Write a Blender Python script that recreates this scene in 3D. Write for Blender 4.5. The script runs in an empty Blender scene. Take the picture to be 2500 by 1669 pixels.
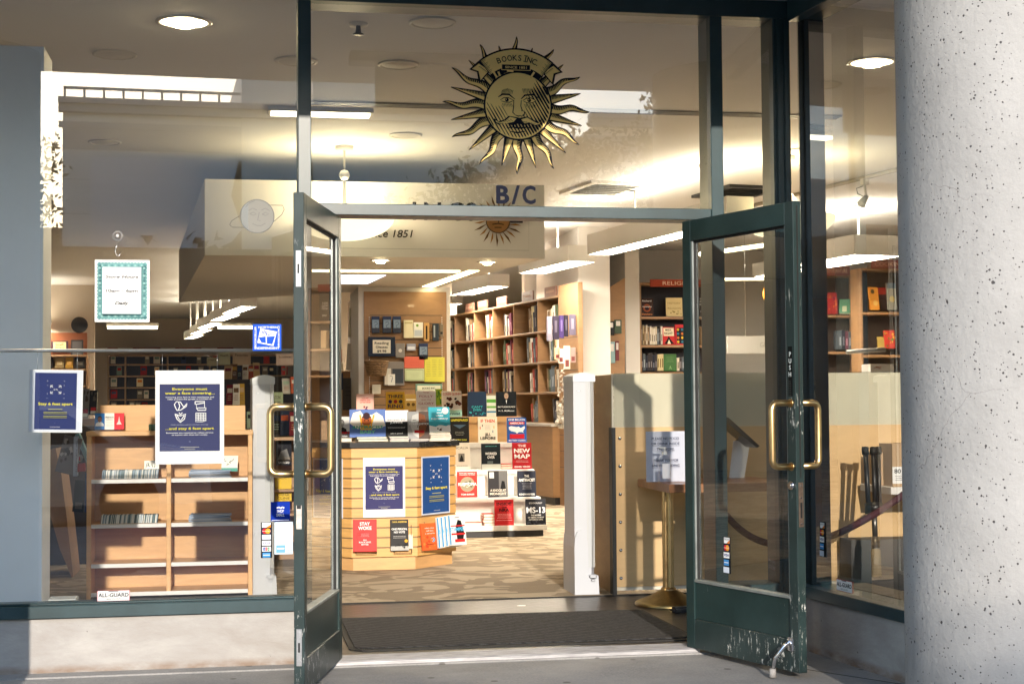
import bpy, bmesh, math, random
from mathutils import Vector, Matrix
R = math.radians
PI = math.pi
SC = bpy.context.scene
COL = SC.collection
rnd = random.Random(11)

# ------------------------------------------------------------------ camera
F = 3750.4                      # focal length in photograph pixels (2500 wide)
CAM = Vector((-0.4582, -7.4336, 1.2301)); YAW, PIT, ROL = .1782, .0388, .0072
fw = Vector((math.sin(YAW)*math.cos(PIT), math.cos(YAW)*math.cos(PIT), math.sin(PIT)))
r0 = Vector((math.cos(YAW), -math.sin(YAW), 0)); u0 = r0.cross(fw)
rt = r0*math.cos(ROL) - u0*math.sin(ROL); up = r0*math.sin(ROL) + u0*math.cos(ROL)
cd = bpy.data.cameras.new('camera'); cam = bpy.data.objects.new('camera', cd); COL.objects.link(cam)
cd.sensor_width = 36; cd.lens = F*36/2500; cd.clip_start = .1; cd.clip_end = 600
cam.matrix_world = Matrix(((rt.x, up.x, -fw.x, CAM.x), (rt.y, up.y, -fw.y, CAM.y), (rt.z, up.z, -fw.z, CAM.z), (0, 0, 0, 1)))
SC.camera = cam

# ------------------------------------------------------------------ sky, sun, exposure
SUN_EL, SUN_AZ = R(16.0), R(2.5)       # light travels towards +y, a touch to +x
w = bpy.data.worlds.new('World'); SC.world = w; w.use_nodes = True
nt = w.node_tree; bg = nt.nodes['Background']
sky = nt.nodes.new('ShaderNodeTexSky'); sky.sky_type = 'NISHITA'; sky.sun_disc = False
sky.sun_elevation = SUN_EL; sky.sun_rotation = PI + SUN_AZ
sky.air_density = 1.0; sky.dust_density = .6; sky.ozone_density = 1.5
nt.links.new(sky.outputs[0], bg.inputs[0]); bg.inputs[1].default_value = .15
sl = bpy.data.lights.new('sun', 'SUN'); so = bpy.data.objects.new('sun', sl); COL.objects.link(so)
sl.energy = 2.2; sl.angle = R(.55); sl.color = (1.0, .88, .74)
sd = Vector((math.sin(SUN_AZ)*math.cos(SUN_EL), math.cos(SUN_AZ)*math.cos(SUN_EL), -math.sin(SUN_EL)))
so.rotation_euler = sd.to_track_quat('-Z', 'Y').to_euler(); so.location = (0, -20, 12)
SC.view_settings.view_transform = 'Standard'; SC.view_settings.look = 'None'
SC.view_settings.exposure = 1.42; SC.view_settings.gamma = 1
SC.render.engine = 'CYCLES'
cy = SC.cycles; cy.max_bounces = 7; cy.diffuse_bounces = 4; cy.glossy_bounces = 4
cy.transparent_max_bounces = 24; cy.transmission_bounces = 4
cy.caustics_reflective = False; cy.caustics_refractive = False; cy.sample_clamp_indirect = 4
cy.use_denoising = True

# ------------------------------------------------------------------ pixel helpers (photograph pixels -> places on real planes)
def ray(px, py): return fw + rt*((px-1250)/F) - up*((py-834.5)/F)
def at(px, py, y): d = ray(px, py); return CAM + d*((y-CAM.y)/d.y)
def atz(px, py, z): d = ray(px, py); return CAM + d*((z-CAM.z)/d.z)
def hit(px, py, p, n): d = ray(px, py); return CAM + d*((Vector(p)-CAM).dot(n)/d.dot(n))

# ------------------------------------------------------------------ materials
MATS = {}
def rgb(c): return tuple((x/12.92 if x <= .04045 else ((x+.055)/1.055)**2.4) for x in [v/255 for v in c])
def mat(name, col, rough=.5, metal=0, emit=0, ecol=None, var=0, vs=8, bump=0, bs=60, coat=0, stretch=None, trans=0):
    if name in MATS: return MATS[name]
    m = bpy.data.materials.new(name); m.use_nodes = True; t = m.node_tree; b = t.nodes['Principled BSDF']
    b.inputs['Roughness'].default_value = rough; b.inputs['Metallic'].default_value = metal
    b.inputs['Coat Weight'].default_value = coat; c4 = (*col, 1); b.inputs['Base Color'].default_value = c4
    if trans: b.inputs['Transmission Weight'].default_value = trans
    if emit:
        b.inputs['Emission Color'].default_value = (*(ecol or col), 1); b.inputs['Emission Strength'].default_value = emit
    if var or bump:
        tc = t.nodes.new('ShaderNodeTexCoord'); mp = t.nodes.new('ShaderNodeMapping'); t.links.new(tc.outputs['Object'], mp.inputs[0])
        if stretch: mp.inputs['Scale'].default_value = stretch
    if var:
        n = t.nodes.new('ShaderNodeTexNoise'); n.inputs['Scale'].default_value = vs; n.inputs['Detail'].default_value = 6; n.inputs['Roughness'].default_value = .6
        t.links.new(mp.outputs[0], n.inputs[0]); cr = t.nodes.new('ShaderNodeValToRGB')
        cr.color_ramp.elements[0].position = .3; cr.color_ramp.elements[1].position = .7
        cr.color_ramp.elements[0].color = (*[x*(1-var) for x in col], 1); cr.color_ramp.elements[1].color = (*[min(1, x*(1+var*.7)) for x in col], 1)
        t.links.new(n.outputs[0], cr.inputs[0]); t.links.new(cr.outputs[0], b.inputs['Base Color'])
    if bump:
        n2 = t.nodes.new('ShaderNodeTexNoise'); n2.inputs['Scale'].default_value = bs; n2.inputs['Detail'].default_value = 4
        t.links.new(mp.outputs[0], n2.inputs[0]); bp = t.nodes.new('ShaderNodeBump'); bp.inputs['Strength'].default_value = bump; bp.inputs['Distance'].default_value = .01
        t.links.new(n2.outputs[0], bp.inputs['Height']); t.links.new(bp.outputs[0], b.inputs['Normal'])
    MATS[name] = m; return m
def nodes(m):
    t = m.node_tree; return t, t.nodes['Principled BSDF'], t.nodes.new, t.links.new
def ramp(t, src, stops, interp='LINEAR'):
    cr = t.nodes.new('ShaderNodeValToRGB'); e = cr.color_ramp.elements; cr.color_ramp.interpolation = interp
    while len(e) < len(stops): e.new(.5)
    for i, (p, c) in enumerate(stops): e[i].position = p; e[i].color = (*c, 1) if len(c) == 3 else c
    t.links.new(src, cr.inputs[0]); return cr.outputs[0]
def mixc(t, fac, a, b, mode='MIX'):
    n = t.nodes.new('ShaderNodeMix'); n.data_type = 'RGBA'; n.blend_type = mode
    def s(i, v):
        if isinstance(v, (tuple, list)): n.inputs[i].default_value = (*v, 1) if len(v) == 3 else v
        elif isinstance(v, float): n.inputs[i].default_value = v
        else: t.links.new(v, n.inputs[i])
    s(0, fac); s(6, a); s(7, b); return n.outputs[2]
def noise(t, vec, scale, detail=5, rough=.6, dist=0):
    n = t.nodes.new('ShaderNodeTexNoise'); n.inputs['Scale'].default_value = scale; n.inputs['Detail'].default_value = detail
    n.inputs['Roughness'].default_value = rough; n.inputs['Distortion'].default_value = dist; t.links.new(vec, n.inputs[0]); return n.outputs[0]
def coords(t, scale=(1, 1, 1), loc=(0, 0, 0), rot=(0, 0, 0)):
    tc = t.nodes.new('ShaderNodeTexCoord'); mp = t.nodes.new('ShaderNodeMapping'); t.links.new(tc.outputs['Object'], mp.inputs[0])
    mp.inputs['Scale'].default_value = scale; mp.inputs['Location'].default_value = loc; mp.inputs['Rotation'].default_value = rot; return mp.outputs[0]
def bumpn(t, b, h, strength=.3, dist=.01):
    bp = t.nodes.new('ShaderNodeBump'); bp.inputs['Strength'].default_value = strength; bp.inputs['Distance'].default_value = dist
    t.links.new(h, bp.inputs['Height']); t.links.new(bp.outputs[0], b.inputs['Normal'])

def glass_mat(name, tint=(.93, .96, .95), k=1.5, rough=0.0):
    m = bpy.data.materials.new(name); m.use_nodes = True; t = m.node_tree; t.nodes.remove(t.nodes['Principled BSDF'])
    out = t.nodes['Material Output']; tr = t.nodes.new('ShaderNodeBsdfTransparent'); tr.inputs[0].default_value = (*tint, 1)
    gl = t.nodes.new('ShaderNodeBsdfGlossy'); gl.inputs['Roughness'].default_value = rough; gl.inputs[0].default_value = (1, 1, 1, 1)
    fr = t.nodes.new('ShaderNodeFresnel'); fr.inputs[0].default_value = 1.5
    mu = t.nodes.new('ShaderNodeMath'); mu.operation = 'MULTIPLY'; mu.inputs[1].default_value = k; mu.use_clamp = True
    mx = t.nodes.new('ShaderNodeMixShader'); t.links.new(fr.outputs[0], mu.inputs[0]); ge = t.nodes.new('ShaderNodeNewGeometry'); iv = t.nodes.new('ShaderNodeMath'); iv.operation = 'SUBTRACT'; iv.inputs[0].default_value = 1; t.links.new(ge.outputs['Backfacing'], iv.inputs[1])
    m2 = t.nodes.new('ShaderNodeMath'); m2.operation = 'MULTIPLY'; t.links.new(mu.outputs[0], m2.inputs[0]); t.links.new(iv.outputs[0], m2.inputs[1]); m3 = t.nodes.new('ShaderNodeMath'); m3.operation = 'MINIMUM'; m3.inputs[1].default_value = .6; t.links.new(m2.outputs[0], m3.inputs[0]); t.links.new(m3.outputs[0], mx.inputs[0])
    t.links.new(tr.outputs[0], mx.inputs[1]); t.links.new(gl.outputs[0], mx.inputs[2]); t.links.new(mx.outputs[0], out.inputs[0])
    MATS[name] = m; return m
GLASS = glass_mat('window_glass', (.985, .99, .985), k=3.6)
ACRYL = glass_mat('acrylic', (.97, .97, .97), 1.2)
TINTG = glass_mat('green_tinted_glass', (.97, .975, .955), 2.5)

def scratched(name, col, amount=.62, scr=(.75, .76, .72), rough=.35):
    m = mat(name, col, rough); t, b, N, L = nodes(m)
    v = coords(t); c1 = mixc(t, ramp(t, noise(t, v, 3.5, 6), [(.35, (0, 0, 0)), (.7, (1, 1, 1))]), tuple(x*.8 for x in col), tuple(x*1.25+.004 for x in col))
    v2 = coords(t, (60, 60, 14)); n2 = noise(t, v2, 1.3, 6, .75)
    v3 = coords(t, (1, 1, 1)); n3 = noise(t, v3, 2.2, 3)
    mask = N('ShaderNodeMath'); mask.operation = 'MULTIPLY'; L(ramp(t, n2, [(amount, (0, 0, 0)), (amount+.02, (1, 1, 1))]), mask.inputs[0]); L(ramp(t, n3, [(.5, (0, 0, 0)), (.62, (1, 1, 1))]), mask.inputs[1])
    L(mixc(t, mask.outputs[0], c1, scr), b.inputs['Base Color'])
    bumpn(t, b, n2, .08, .002); return m
GREEN = scratched('green_enamel', (.014, .034, .034), .665)
GREENW = scratched('worn_green_enamel', (.017, .033, .033), .585)
FRAME = scratched('frame_enamel', (.016, .045, .055), .74)
DARKM = mat('dark_bronze_metal', (.022, .024, .027), .4, .3, var=.2)
GASK = mat('black_rubber', (.012, .012, .012), .7)
ALU = mat('brushed_aluminium', (.55, .56, .58), .35, .9, var=.12, vs=20, stretch=(.4, 8, 8))
CHROME = mat('chrome', (.8, .8, .82), .12, 1)
BRASS = mat('brass', (.66, .46, .22), .33, 1, var=.18, vs=14)
BRASSD = mat('aged_brass', (.36, .27, .12), .4, 1, var=.35, vs=9, bump=.08, bs=30)
WHITE = mat('white_paint', (.74, .72, .69), .6, var=.03, vs=2)
WALLW = mat('interior_wall_white', (.62, .60, .58), .75, var=.04, vs=1.5)
WALLB = mat('interior_wall_beige', (.52, .44, .35), .75, var=.05, vs=1.5)
CEIL = mat('ceiling_paint', (.74, .74, .75), .8, var=.03, vs=1.2)
PAPER = mat('white_paper', (.82, .82, .82), .6, var=.02, vs=4)
PAGES = mat('book_pages', (.70, .65, .54), .8, var=.15, vs=40, stretch=(1, 30, 1))
PLAST = mat('white_plastic', (.44, .465, .51), .35, var=.03, vs=3)
GREYP = mat('grey_plastic', (.42, .44, .44), .45)
BLACK = mat('black_plastic', (.014, .014, .016), .4)
BLAM = mat('black_laminate', (.02, .021, .023), .25, var=.3, vs=30)
CARD = mat('cardboard', (.42, .29, .17), .8, var=.06, vs=6)

def wood(name, col, stretch=(1, 1, 9), rough=.45, contrast=.16, coat=.1):
    m = mat(name, col, rough, coat=coat); t, b, N, L = nodes(m)
    v = coords(t, stretch); n = noise(t, v, 3.2, 7, .65, .8)
    L(ramp(t, n, [(.3, tuple(x*(1-contrast) for x in col)), (.55, col), (.75, tuple(min(1, x*(1+contrast*.7)) for x in col))]), b.inputs['Base Color'])
    bumpn(t, b, n, .05, .003); return m
MAPLE = wood('maple_veneer', (.58, .34, .145), (1, 1, 6))
MAPLEH = wood('maple_slats', (.60, .35, .12), (.7, .7, 9))
BIRCH = wood('birch_plywood', (.62, .42, .21), (.8, .8, 3), contrast=.1)
OAK = wood('oak_shelving', (.30, .17, .08), (1, 1, 5))
OAKD = wood('brown_board', (.30, .17, .085), (1, 1, 3), .6)
DKW = wood('dark_shelving', (.05, .035, .03), (1, 1, 4), .6)
BUTCH = wood('butcher_block', (.30, .13, .055), (1, 7, 3), .35, .35)

# ------------------------------------------------------------------ mesh building
class MB:
    def __init__(s): s.v = []; s.f = []; s.mi = []; s.mats = []; s.cur = 0; s.sm = []
    def use(s, m):
        if m not in s.mats: s.mats.append(m)
        s.cur = s.mats.index(m); return s
    def add(s, vs, fs, smooth=False, M=None):
        o = len(s.v); s.v += [tuple(M @ Vector(p)) if M else tuple(p) for p in vs]
        for f in fs: s.f.append(tuple(i+o for i in f)); s.mi.append(s.cur); s.sm.append(smooth)
        return s
    def box(s, x0, y0, z0, x1, y1, z1, M=None):
        v = [(x0, y0, z0), (x1, y0, z0), (x1, y1, z0), (x0, y1, z0), (x0, y0, z1), (x1, y0, z1), (x1, y1, z1), (x0, y1, z1)]
        return s.add(v, [(0, 3, 2, 1), (4, 5, 6, 7), (0, 1, 5, 4), (1, 2, 6, 5), (2, 3, 7, 6), (3, 0, 4, 7)], False, M)
    def bbox(s, x0, y0, z0, x1, y1, z1, b=.003, M=None):      # box with chamfered edges
        bm = bmesh.new(); bmesh.ops.create_cube(bm, size=1)
        for v in bm.verts: v.co = Vector(((x0+x1)/2+v.co.x*(x1-x0), (y0+y1)/2+v.co.y*(y1-y0), (z0+z1)/2+v.co.z*(z1-z0)))
        b = min(b, abs(x1-x0)*.45, abs(y1-y0)*.45, abs(z1-z0)*.45)
        bmesh.ops.bevel(bm, geom=bm.edges[:], offset=b, segments=1 if b < .004 else 2, affect='EDGES')
        bm.verts.index_update(); s.add([v.co[:] for v in bm.verts], [[v.index for v in f.verts] for f in bm.faces], False, M); bm.free(); return s
    def prism(s, pts, d, M=None):     # pts 3-D polygon, extruded by vector d
        n = len(pts); d = Vector(d); v = [Vector(p) for p in pts]; v += [p+d for p in v[:n]]
        return s.add(v, [tuple(range(n))[::-1], tuple(range(n, 2*n))]+[(i, (i+1) % n, (i+1) % n+n, i+n) for i in range(n)], False, M)
    def tube(s, pts, r, seg=10, caps=True, M=None):
        pts = [Vector(p) for p in pts]; rs = r if isinstance(r, (list, tuple)) else [r]*len(pts); V = []; a = None
        for i, p in enumerate(pts):
            d = (pts[min(i+1, len(pts)-1)]-pts[max(i-1, 0)]).normalized()
            if a is None: a = d.orthogonal().normalized()
            else: a = (a - d*a.dot(d)).normalized()
            b = d.cross(a)
            V += [p+(a*math.cos(2*PI*k/seg)+b*math.sin(2*PI*k/seg))*rs[i] for k in range(seg)]
        Fs = [(i*seg+k, i*seg+(k+1) % seg, (i+1)*seg+(k+1) % seg, (i+1)*seg+k) for i in range(len(pts)-1) for k in range(seg)]
        s.add(V, Fs, True, M)
        if caps:
            o = len(s.v)-len(V)
            for f in (tuple(range(seg))[::-1], tuple(range(len(V)-seg, len(V)))): s.f.append(tuple(i+o for i in f)); s.mi.append(s.cur); s.sm.append(False)
        return s
    def lathe(s, prof, seg=24, c=(0, 0, 0), M=None, smooth=True):     # prof [(r,z)]
        V = [(c[0]+r*math.cos(2*PI*k/seg), c[1]+r*math.sin(2*PI*k/seg), c[2]+z) for r, z in prof for k in range(seg)]
        return s.add(V, [(i*seg+k, i*seg+(k+1) % seg, (i+1)*seg+(k+1) % seg, (i+1)*seg+k) for i in range(len(prof)-1) for k in range(seg)], smooth, M)
    def build(s, name, m=None, parent=None):
        me = bpy.data.meshes.new(name); me.from_pydata(s.v, [], s.f)
        if m is not None and not s.mats: me.materials.append(m)
        for x in s.mats: me.materials.append(x)
        if s.mats: me.polygons.foreach_set('material_index', s.mi)
        me.polygons.foreach_set('use_smooth', s.sm); me.update()
        o = bpy.data.objects.new(name, me); COL.objects.link(o)
        if parent: o.parent = parent
        return o
def tag(o, label=None, cat=None, group=None, kind=None):
    if label: o['label'] = label
    if cat: o['category'] = cat
    if group: o['group'] = group
    if kind: o['kind'] = kind
    return o
def thing(name, label, cat, loc=(0, 0, 0), rz=0, group=None):
    o = bpy.data.objects.new(name, None); COL.objects.link(o); o.location = loc; o.rotation_euler = (0, 0, rz); o.empty_display_size = .05
    return tag(o, label, cat, group)
def copy_tree(o, parent=None):
    c = o.copy(); COL.objects.link(c); c.parent = parent
    for ch in list(o.children): copy_tree(ch, c)
    return c

# ------------------------------------------------------------------ flat print: text and shapes on a surface
TXT = {}
def glyphs(s, bold=0, shear=0, space=1.0, lh=1.0):
    bold = min(bold, .012); k = (s, bold, shear, space)
    if k not in TXT:
        c = bpy.data.curves.new('t', 'FONT'); c.body = s; c.size = 1; c.offset = bold; c.shear = shear; c.space_character = space
        c.resolution_u = 3; c.align_x = 'LEFT'; c.fill_mode = 'FRONT'
        o = bpy.data.objects.new('t', c); me = bpy.data.meshes.new_from_object(o)
        v = [(p.co.x, p.co.y) for p in me.vertices]; f = [tuple(p.vertices) for p in me.polygons]
        bpy.data.objects.remove(o); bpy.data.curves.remove(c); bpy.data.meshes.remove(me)
        if not v: v = [(0, 0)]
        x0 = min(p[0] for p in v); x1 = max(p[0] for p in v)
        TXT[k] = ([(a-x0, b) for a, b in v], f, x1-x0)
    return TXT[k]
def cm(c, rough=.8):
    c = tuple(c); n = 'print_%02x%02x%02x' % c; new = n not in MATS; m = mat(n, rgb(c), rough)
    if new: m.node_tree.nodes['Principled BSDF'].inputs['Specular IOR Level'].default_value = .12
    return m
class Pr:          # print layers in local (u,v) metres; u right, v up; every layer lifted a bit more
    def __init__(s, w=1, h=1, sx=1, lift=.0004): s.w = w; s.h = h; s.mb = MB(); s.n = 0; s.d = lift
    def _add(s, vs, fs, col):
        s.n += 1; s.mb.use(col if isinstance(col, bpy.types.Material) else cm(col)); s.mb.add([(a, -s.n*s.d, b) for a, b in vs], fs); return s
    def poly(s, pts, col): return s._add([(x*s.w, y*s.h) for x, y in pts], [tuple(range(len(pts)))], col)
    def rect(s, x0, y0, x1, y1, col): return s.poly([(x0, y0), (x1, y0), (x1, y1), (x0, y1)], col)
    def disc(s, x, y, r, col, ry=None, n=20):
        ry = ry or r*s.w/s.h; return s.poly([(x+r*math.cos(2*PI*k/n), y+ry*math.sin(2*PI*k/n)) for k in range(n)], col)
    def ring(s, x, y, r, t, col, a0=0, a1=360, n=20, ry=None):
        q = s.w/s.h; v = []
        for k in range(n+1):
            a = R(a0+(a1-a0)*k/n)
            for rr in (r, r-t): v.append(((x+rr*math.cos(a))*s.w, y*s.h+rr*s.w*math.sin(a)*(ry or 1)))
        return s._add(v, [(2*k, 2*k+2, 2*k+3, 2*k+1) for k in range(n)], col)
    def strokes(s, L, wd, col):      # L list of polylines in 0..1; wd in metres (or list tapered)
        V = []; Fs = []
        for pl in L:
            P = [Vector((x*s.w, y*s.h)) for x, y in pl]; o = len(V); n = len(P)
            for i, p in enumerate(P):
                d = P[min(i+1, n-1)]-P[max(i-1, 0)]; d = d.normalized() if d.length > 1e-9 else Vector((1, 0)); q = Vector((-d.y, d.x))
                t = i/(n-1); ww = wd if not isinstance(wd, tuple) else (wd[0]*(1-t)+wd[1]*t if len(wd) == 2 else (wd[0]*(1-2*t)+wd[1]*2*t if t < .5 else wd[1]*(2-2*t)+wd[2]*(2*t-1)))
                V += [tuple(p+q*ww/2), tuple(p-q*ww/2)]
            Fs += [(o+2*i, o+2*i+1, o+2*i+3, o+2*i+2) for i in range(n-1)]
        return s._add(V, Fs, col)
    def text(s, st, x, y, h, col, maxw=None, bold=0, shear=0, align='C', space=1.0, rot=0, fit=None):
        # h = cap height fraction of s.h ; y = baseline
        v, f, wd = glyphs(st, bold, shear, space); k = h*s.h/.73; kx = k
        if maxw and wd*k > maxw*s.w: kx = maxw*s.w/wd
        if fit: kx = fit*s.w/wd
        ox = x*s.w - (wd*kx/2 if align == 'C' else (wd*kx if align == 'R' else 0)); oy = y*s.h
        if rot:
            cx, cy_ = x*s.w, y*s.h; ca, sa = math.cos(rot), math.sin(rot); pts = []
            for a, b in v:
                X = ox+a*kx-cx; Y = b*k; pts.append((cx+X*ca-Y*sa, cy_+X*sa+Y*ca))
        else: pts = [(ox+a*kx, oy+b*k) for a, b in v]
        if bold >= .02:
            d_ = bold*.5*min(k, kx)
            for dx, dy in ((-d_, 0), (d_, 0), (0, d_*.7), (0, -d_*.7)): s.n -= .8; s._add([(a+dx, b+dy) for a, b in pts], f, col)
        return s._add(pts, f, col)
    def build(s, name, parent=None, M=None):
        o = s.mb.build(name, None, parent)
        if M is not None: o.matrix_local = M
        return o
def fake_lines(p, x0, x1, y, n, step, h, col, rg=rnd):     # blurred small print
    for k in range(n):
        a = rg.uniform(0, .12)*(x1-x0); x = x0+a
        L = []
        while x < x1-a:
            ww = rg.uniform(.02, .07); L.append([(x, y-k*step), (min(x+ww, x1-a), y-k*step)]); x += ww+.014
        p.strokes(L, h*p.h, col)
def sheetM(x, y, z): return Matrix.Translation((x, y, z))

# rectangle in the photo on plane y=Y -> left, bottom, width, height
def rectY(x0, y0, x1, y1, Y):
    a = at(x0, y1, Y); b = at(x1, y1, Y); c = at(x0, y0, Y); return a.x, (a.z+b.z)/2, b.x-a.x, c.z-a.z

# ================================================================== SETTING
H = 3.30          # shop ceiling
def struct(o): o['kind'] = 'structure'; return o
# pavement outside
m = mat('sidewalk_concrete', (.27, .275, .28), .85); t, b, N, L = nodes(m); v = coords(t)
c = ramp(t, noise(t, v, 2.5, 8, .65), [(.3, (.20, .205, .21)), (.7, (.33, .33, .33))])
c = mixc(t, ramp(t, noise(t, v, 90, 3), [(.35, (0, 0, 0)), (.75, (1, 1, 1))]), c, (.36, .35, .34)); c = mixc(t, ramp(t, noise(t, coords(t, (1, 1, 1), (3, 7, 0)), 1.1, 7, .7), [(.45, (0, 0, 0)), (.7, (.6, .6, .6))]), c, (.17, .165, .16))
vg = N('ShaderNodeTexVoronoi'); vg.inputs['Scale'].default_value = 4.5; L(v, vg.inputs[0]); c = mixc(t, ramp(t, vg.outputs[0], [(.07, (.8, .8, .8)), (.09, (0, 0, 0))]), c, (.10, .095, .09)); L(c, b.inputs['Base Color']); bumpn(t, b, noise(t, v, 70, 5), .25, .006)
g = MB(); g.box(-40, -9.0, -.25, 40, -.09, -.02); struct(g.build('pavement', m))
g = MB(); g.box(-40, -.09, -.25, 40, 0.02, -.012); struct(g.build('pavement_edge', m))
g = MB(); g.box(-70, -60, -.30, 70, -9.0, -.17); struct(g.build('road', mat('asphalt', (.05, .05, .052), .9, var=.25, vs=20, bump=.3, bs=90)))
g = MB(); g.use(mat('joint_dirt', (.05, .048, .045), .9))
g.prism([(2.14, -.60, -.0197), (2.6, -1.35, -.0197), (2.61, -1.345, -.0197), (2.15, -.595, -.0197)], (0, 0, .0004))
g.prism([(-.9, -1.10, -.0197), (2.45, -1.10, -.0197), (2.45, -1.105, -.0197), (-.9, -1.105, -.0197)], (0, 0, .0004))
struct(g.build('pavement_joint'))
# carpet
m = mat('patterned_carpet', (.3, .25, .2), .95); t, b, N, L = nodes(m); v = coords(t, (.8, 1.0, 1))
n = noise(t, v, 3.2, 1.6, .5, 1.3)
k = ramp(t, n, [(.455, (0, 0, 0)), (.475, (1, 1, 1))]); k2 = ramp(t, noise(t, coords(t, (.9, 1.1, 1), (5, 3, 0)), 2.8, 1.6, .5, 1.5), [(.56, (0, 0, 0)), (.575, (1, 1, 1))])
c = mixc(t, k, (.21, .16, .105), (.42, .34, .245)); c = mixc(t, k2, c, (.20, .15, .10))
fz = noise(t, v, 260, 2); c = mixc(t, .25, c, ramp(t, fz, [(.3, (.12, .09, .06)), (.7, (.5, .42, .3))])); L(c, b.inputs['Base Color']); bumpn(t, b, fz, .3, .004)
g = MB(); g.box(-14, 2.10, -.2, 14, 46, 0); struct(g.build('carpet_floor', m))
# dark woven entry floor
m = mat('entry_floor', (.08, .07, .06), .34); t, b, N, L = nodes(m)
wv = N('ShaderNodeTexWave'); wv.inputs['Scale'].default_value = 5; wv.inputs['Distortion'].default_value = 4; wv.inputs['Detail'].default_value = 3; wv.wave_type = 'BANDS'; wv.bands_direction = 'DIAGONAL'
L(coords(t, (1.5, 3, 1)), wv.inputs[0]); c = mixc(t, wv.outputs[1], (.012, .011, .011), (.075, .064, .055)); L(c, b.inputs['Base Color']); bumpn(t, b, wv.outputs[1], .35, .004)
g = MB(); g.box(-14, .12, -.2, 14, 2.10, -.004); struct(g.build('entry_floor', m))
g = MB(); g.use(GASK); g.box(-14, 2.085, -.003, 14, 2.1, .003); struct(g.build('carpet_edge_strip'))
# ceiling, shop side and back walls
g = MB(); g.box(-14, .03, H, 14, 46, H+.2); struct(g.build('ceiling', CEIL))
g = MB(); g.box(-14, 45.8, 0, 14, 46, H); struct(g.build('back_wall', WALLB))
g = MB(); g.box(-14.2, 0, 0, -14, 46, H+.2); struct(g.build('side_wall', WALLB))
g = MB(); g.box(14, 0, 0, 14.2, 46, H+.2); struct(g.build('side_wall', WALLB))

# arcade soffit over the pavement
SOF = 3.285
g = MB(); g.box(-14, -2.35, SOF, 14, .03, SOF+1.3); o = struct(g.build('arcade_soffit', mat('soffit_plaster', (.86, .86, .87), .8, var=.05, vs=1)))
g = MB(); g.box(-14, 0.03, H+.2, 14, 46, 9); struct(g.build('upper_building', WALLW))

# concrete column material
m = mat('pitted_concrete', (.5, .5, .5), .85); t, b, N, L = nodes(m); v = coords(t)
c = ramp(t, noise(t, v, 2.2, 8, .62), [(.25, (.29, .285, .275)), (.5, (.375, .368, .355)), (.75, (.435, .428, .415))])
c = mixc(t, ramp(t, noise(t, v, 120, 3), [(.4, (0, 0, 0)), (.8, (.5, .5, .5))]), c, (.34, .33, .33))
def pits(sc, th, jit):
    vo = N('ShaderNodeTexVoronoi'); vo.inputs['Scale'].default_value = sc; vo.inputs['Randomness'].default_value = 1
    mx = N('ShaderNodeVectorMath'); mx.operation = 'ADD'; L(v, mx.inputs[0]); nn = N('ShaderNodeTexNoise'); nn.inputs['Scale'].default_value = 45; L(v, nn.inputs[0])
    sc_ = N('ShaderNodeVectorMath'); sc_.operation = 'SCALE'; sc_.inputs[3].default_value = jit; L(nn.outputs[1], sc_.inputs[0]); L(sc_.outputs[0], mx.inputs[1]); L(mx.outputs[0], vo.inputs[0])
    dv = N('ShaderNodeMath'); dv.operation = 'DIVIDE'; L(vo.outputs[0], dv.inputs[0]); L(ramp(t, noise(t, v, sc*.4, 2), [(.3, (.25, .25, .25)), (.5, (.9, .9, .9)), (.72, (2.1, 2.1, 2.1))]), dv.inputs[1]); a = ramp(t, dv.outputs[0], [(th, (1, 1, 1)), (th*1.35, (0, 0, 0))]); r = ramp(t, vo.outputs[1], [(.5, (0, 0, 0)), (.55, (1, 1, 1))])
    q = N('ShaderNodeMath'); q.operation = 'MULTIPLY'; L(a, q.inputs[0]); L(r, q.inputs[1]); return q.outputs[0]
p1 = pits(12, .050, .02); p2 = pits(27, .070, .016); p3 = pits(70, .15, .008)
q = N('ShaderNodeMath'); q.operation = 'MAXIMUM'; L(p1, q.inputs[0]); L(p2, q.inputs[1]); q2 = N('ShaderNodeMath'); q2.operation = 'MAXIMUM'; L(q.outputs[0], q2.inputs[0]); L(p3, q2.inputs[1])
# hairline cracks
vc = N('ShaderNodeTexVoronoi'); vc.feature = 'DISTANCE_TO_EDGE'; vc.inputs['Scale'].default_value = 1.6; ad = N('ShaderNodeVectorMath'); ad.operation = 'ADD'; nn = N('ShaderNodeTexNoise'); nn.inputs['Scale'].default_value = 7; nn.inputs['Detail'].default_value = 5; L(v, nn.inputs[0])
s_ = N('ShaderNodeVectorMath'); s_.operation = 'SCALE'; s_.inputs[3].default_value = .13; L(nn.outputs[1], s_.inputs[0]); L(v, ad.inputs[0]); L(s_.outputs[0], ad.inputs[1]); L(ad.outputs[0], vc.inputs[0])
ck = N('ShaderNodeMath'); ck.operation = 'MULTIPLY'; L(ramp(t, vc.outputs[0], [(0, (1, 1, 1)), (.0035, (0, 0, 0))]), ck.inputs[0]); L(ramp(t, noise(t, v, 1.6, 3), [(.52, (0, 0, 0)), (.62, (.75, .75, .75))]), ck.inputs[1])
gz = N('ShaderNodeSeparateXYZ'); L(v, gz.inputs[0]); st_ = N('ShaderNodeMath'); st_.operation = 'MULTIPLY'; L(ramp(t, gz.outputs[2], [(0, (1, 1, 1)), (.35, (0, 0, 0))]), st_.inputs[0]); L(ramp(t, noise(t, coords(t, (3, 3, .7)), 2.6, 6), [(.4, (0, 0, 0)), (.7, (.7, .7, .7))]), st_.inputs[1])
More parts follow.
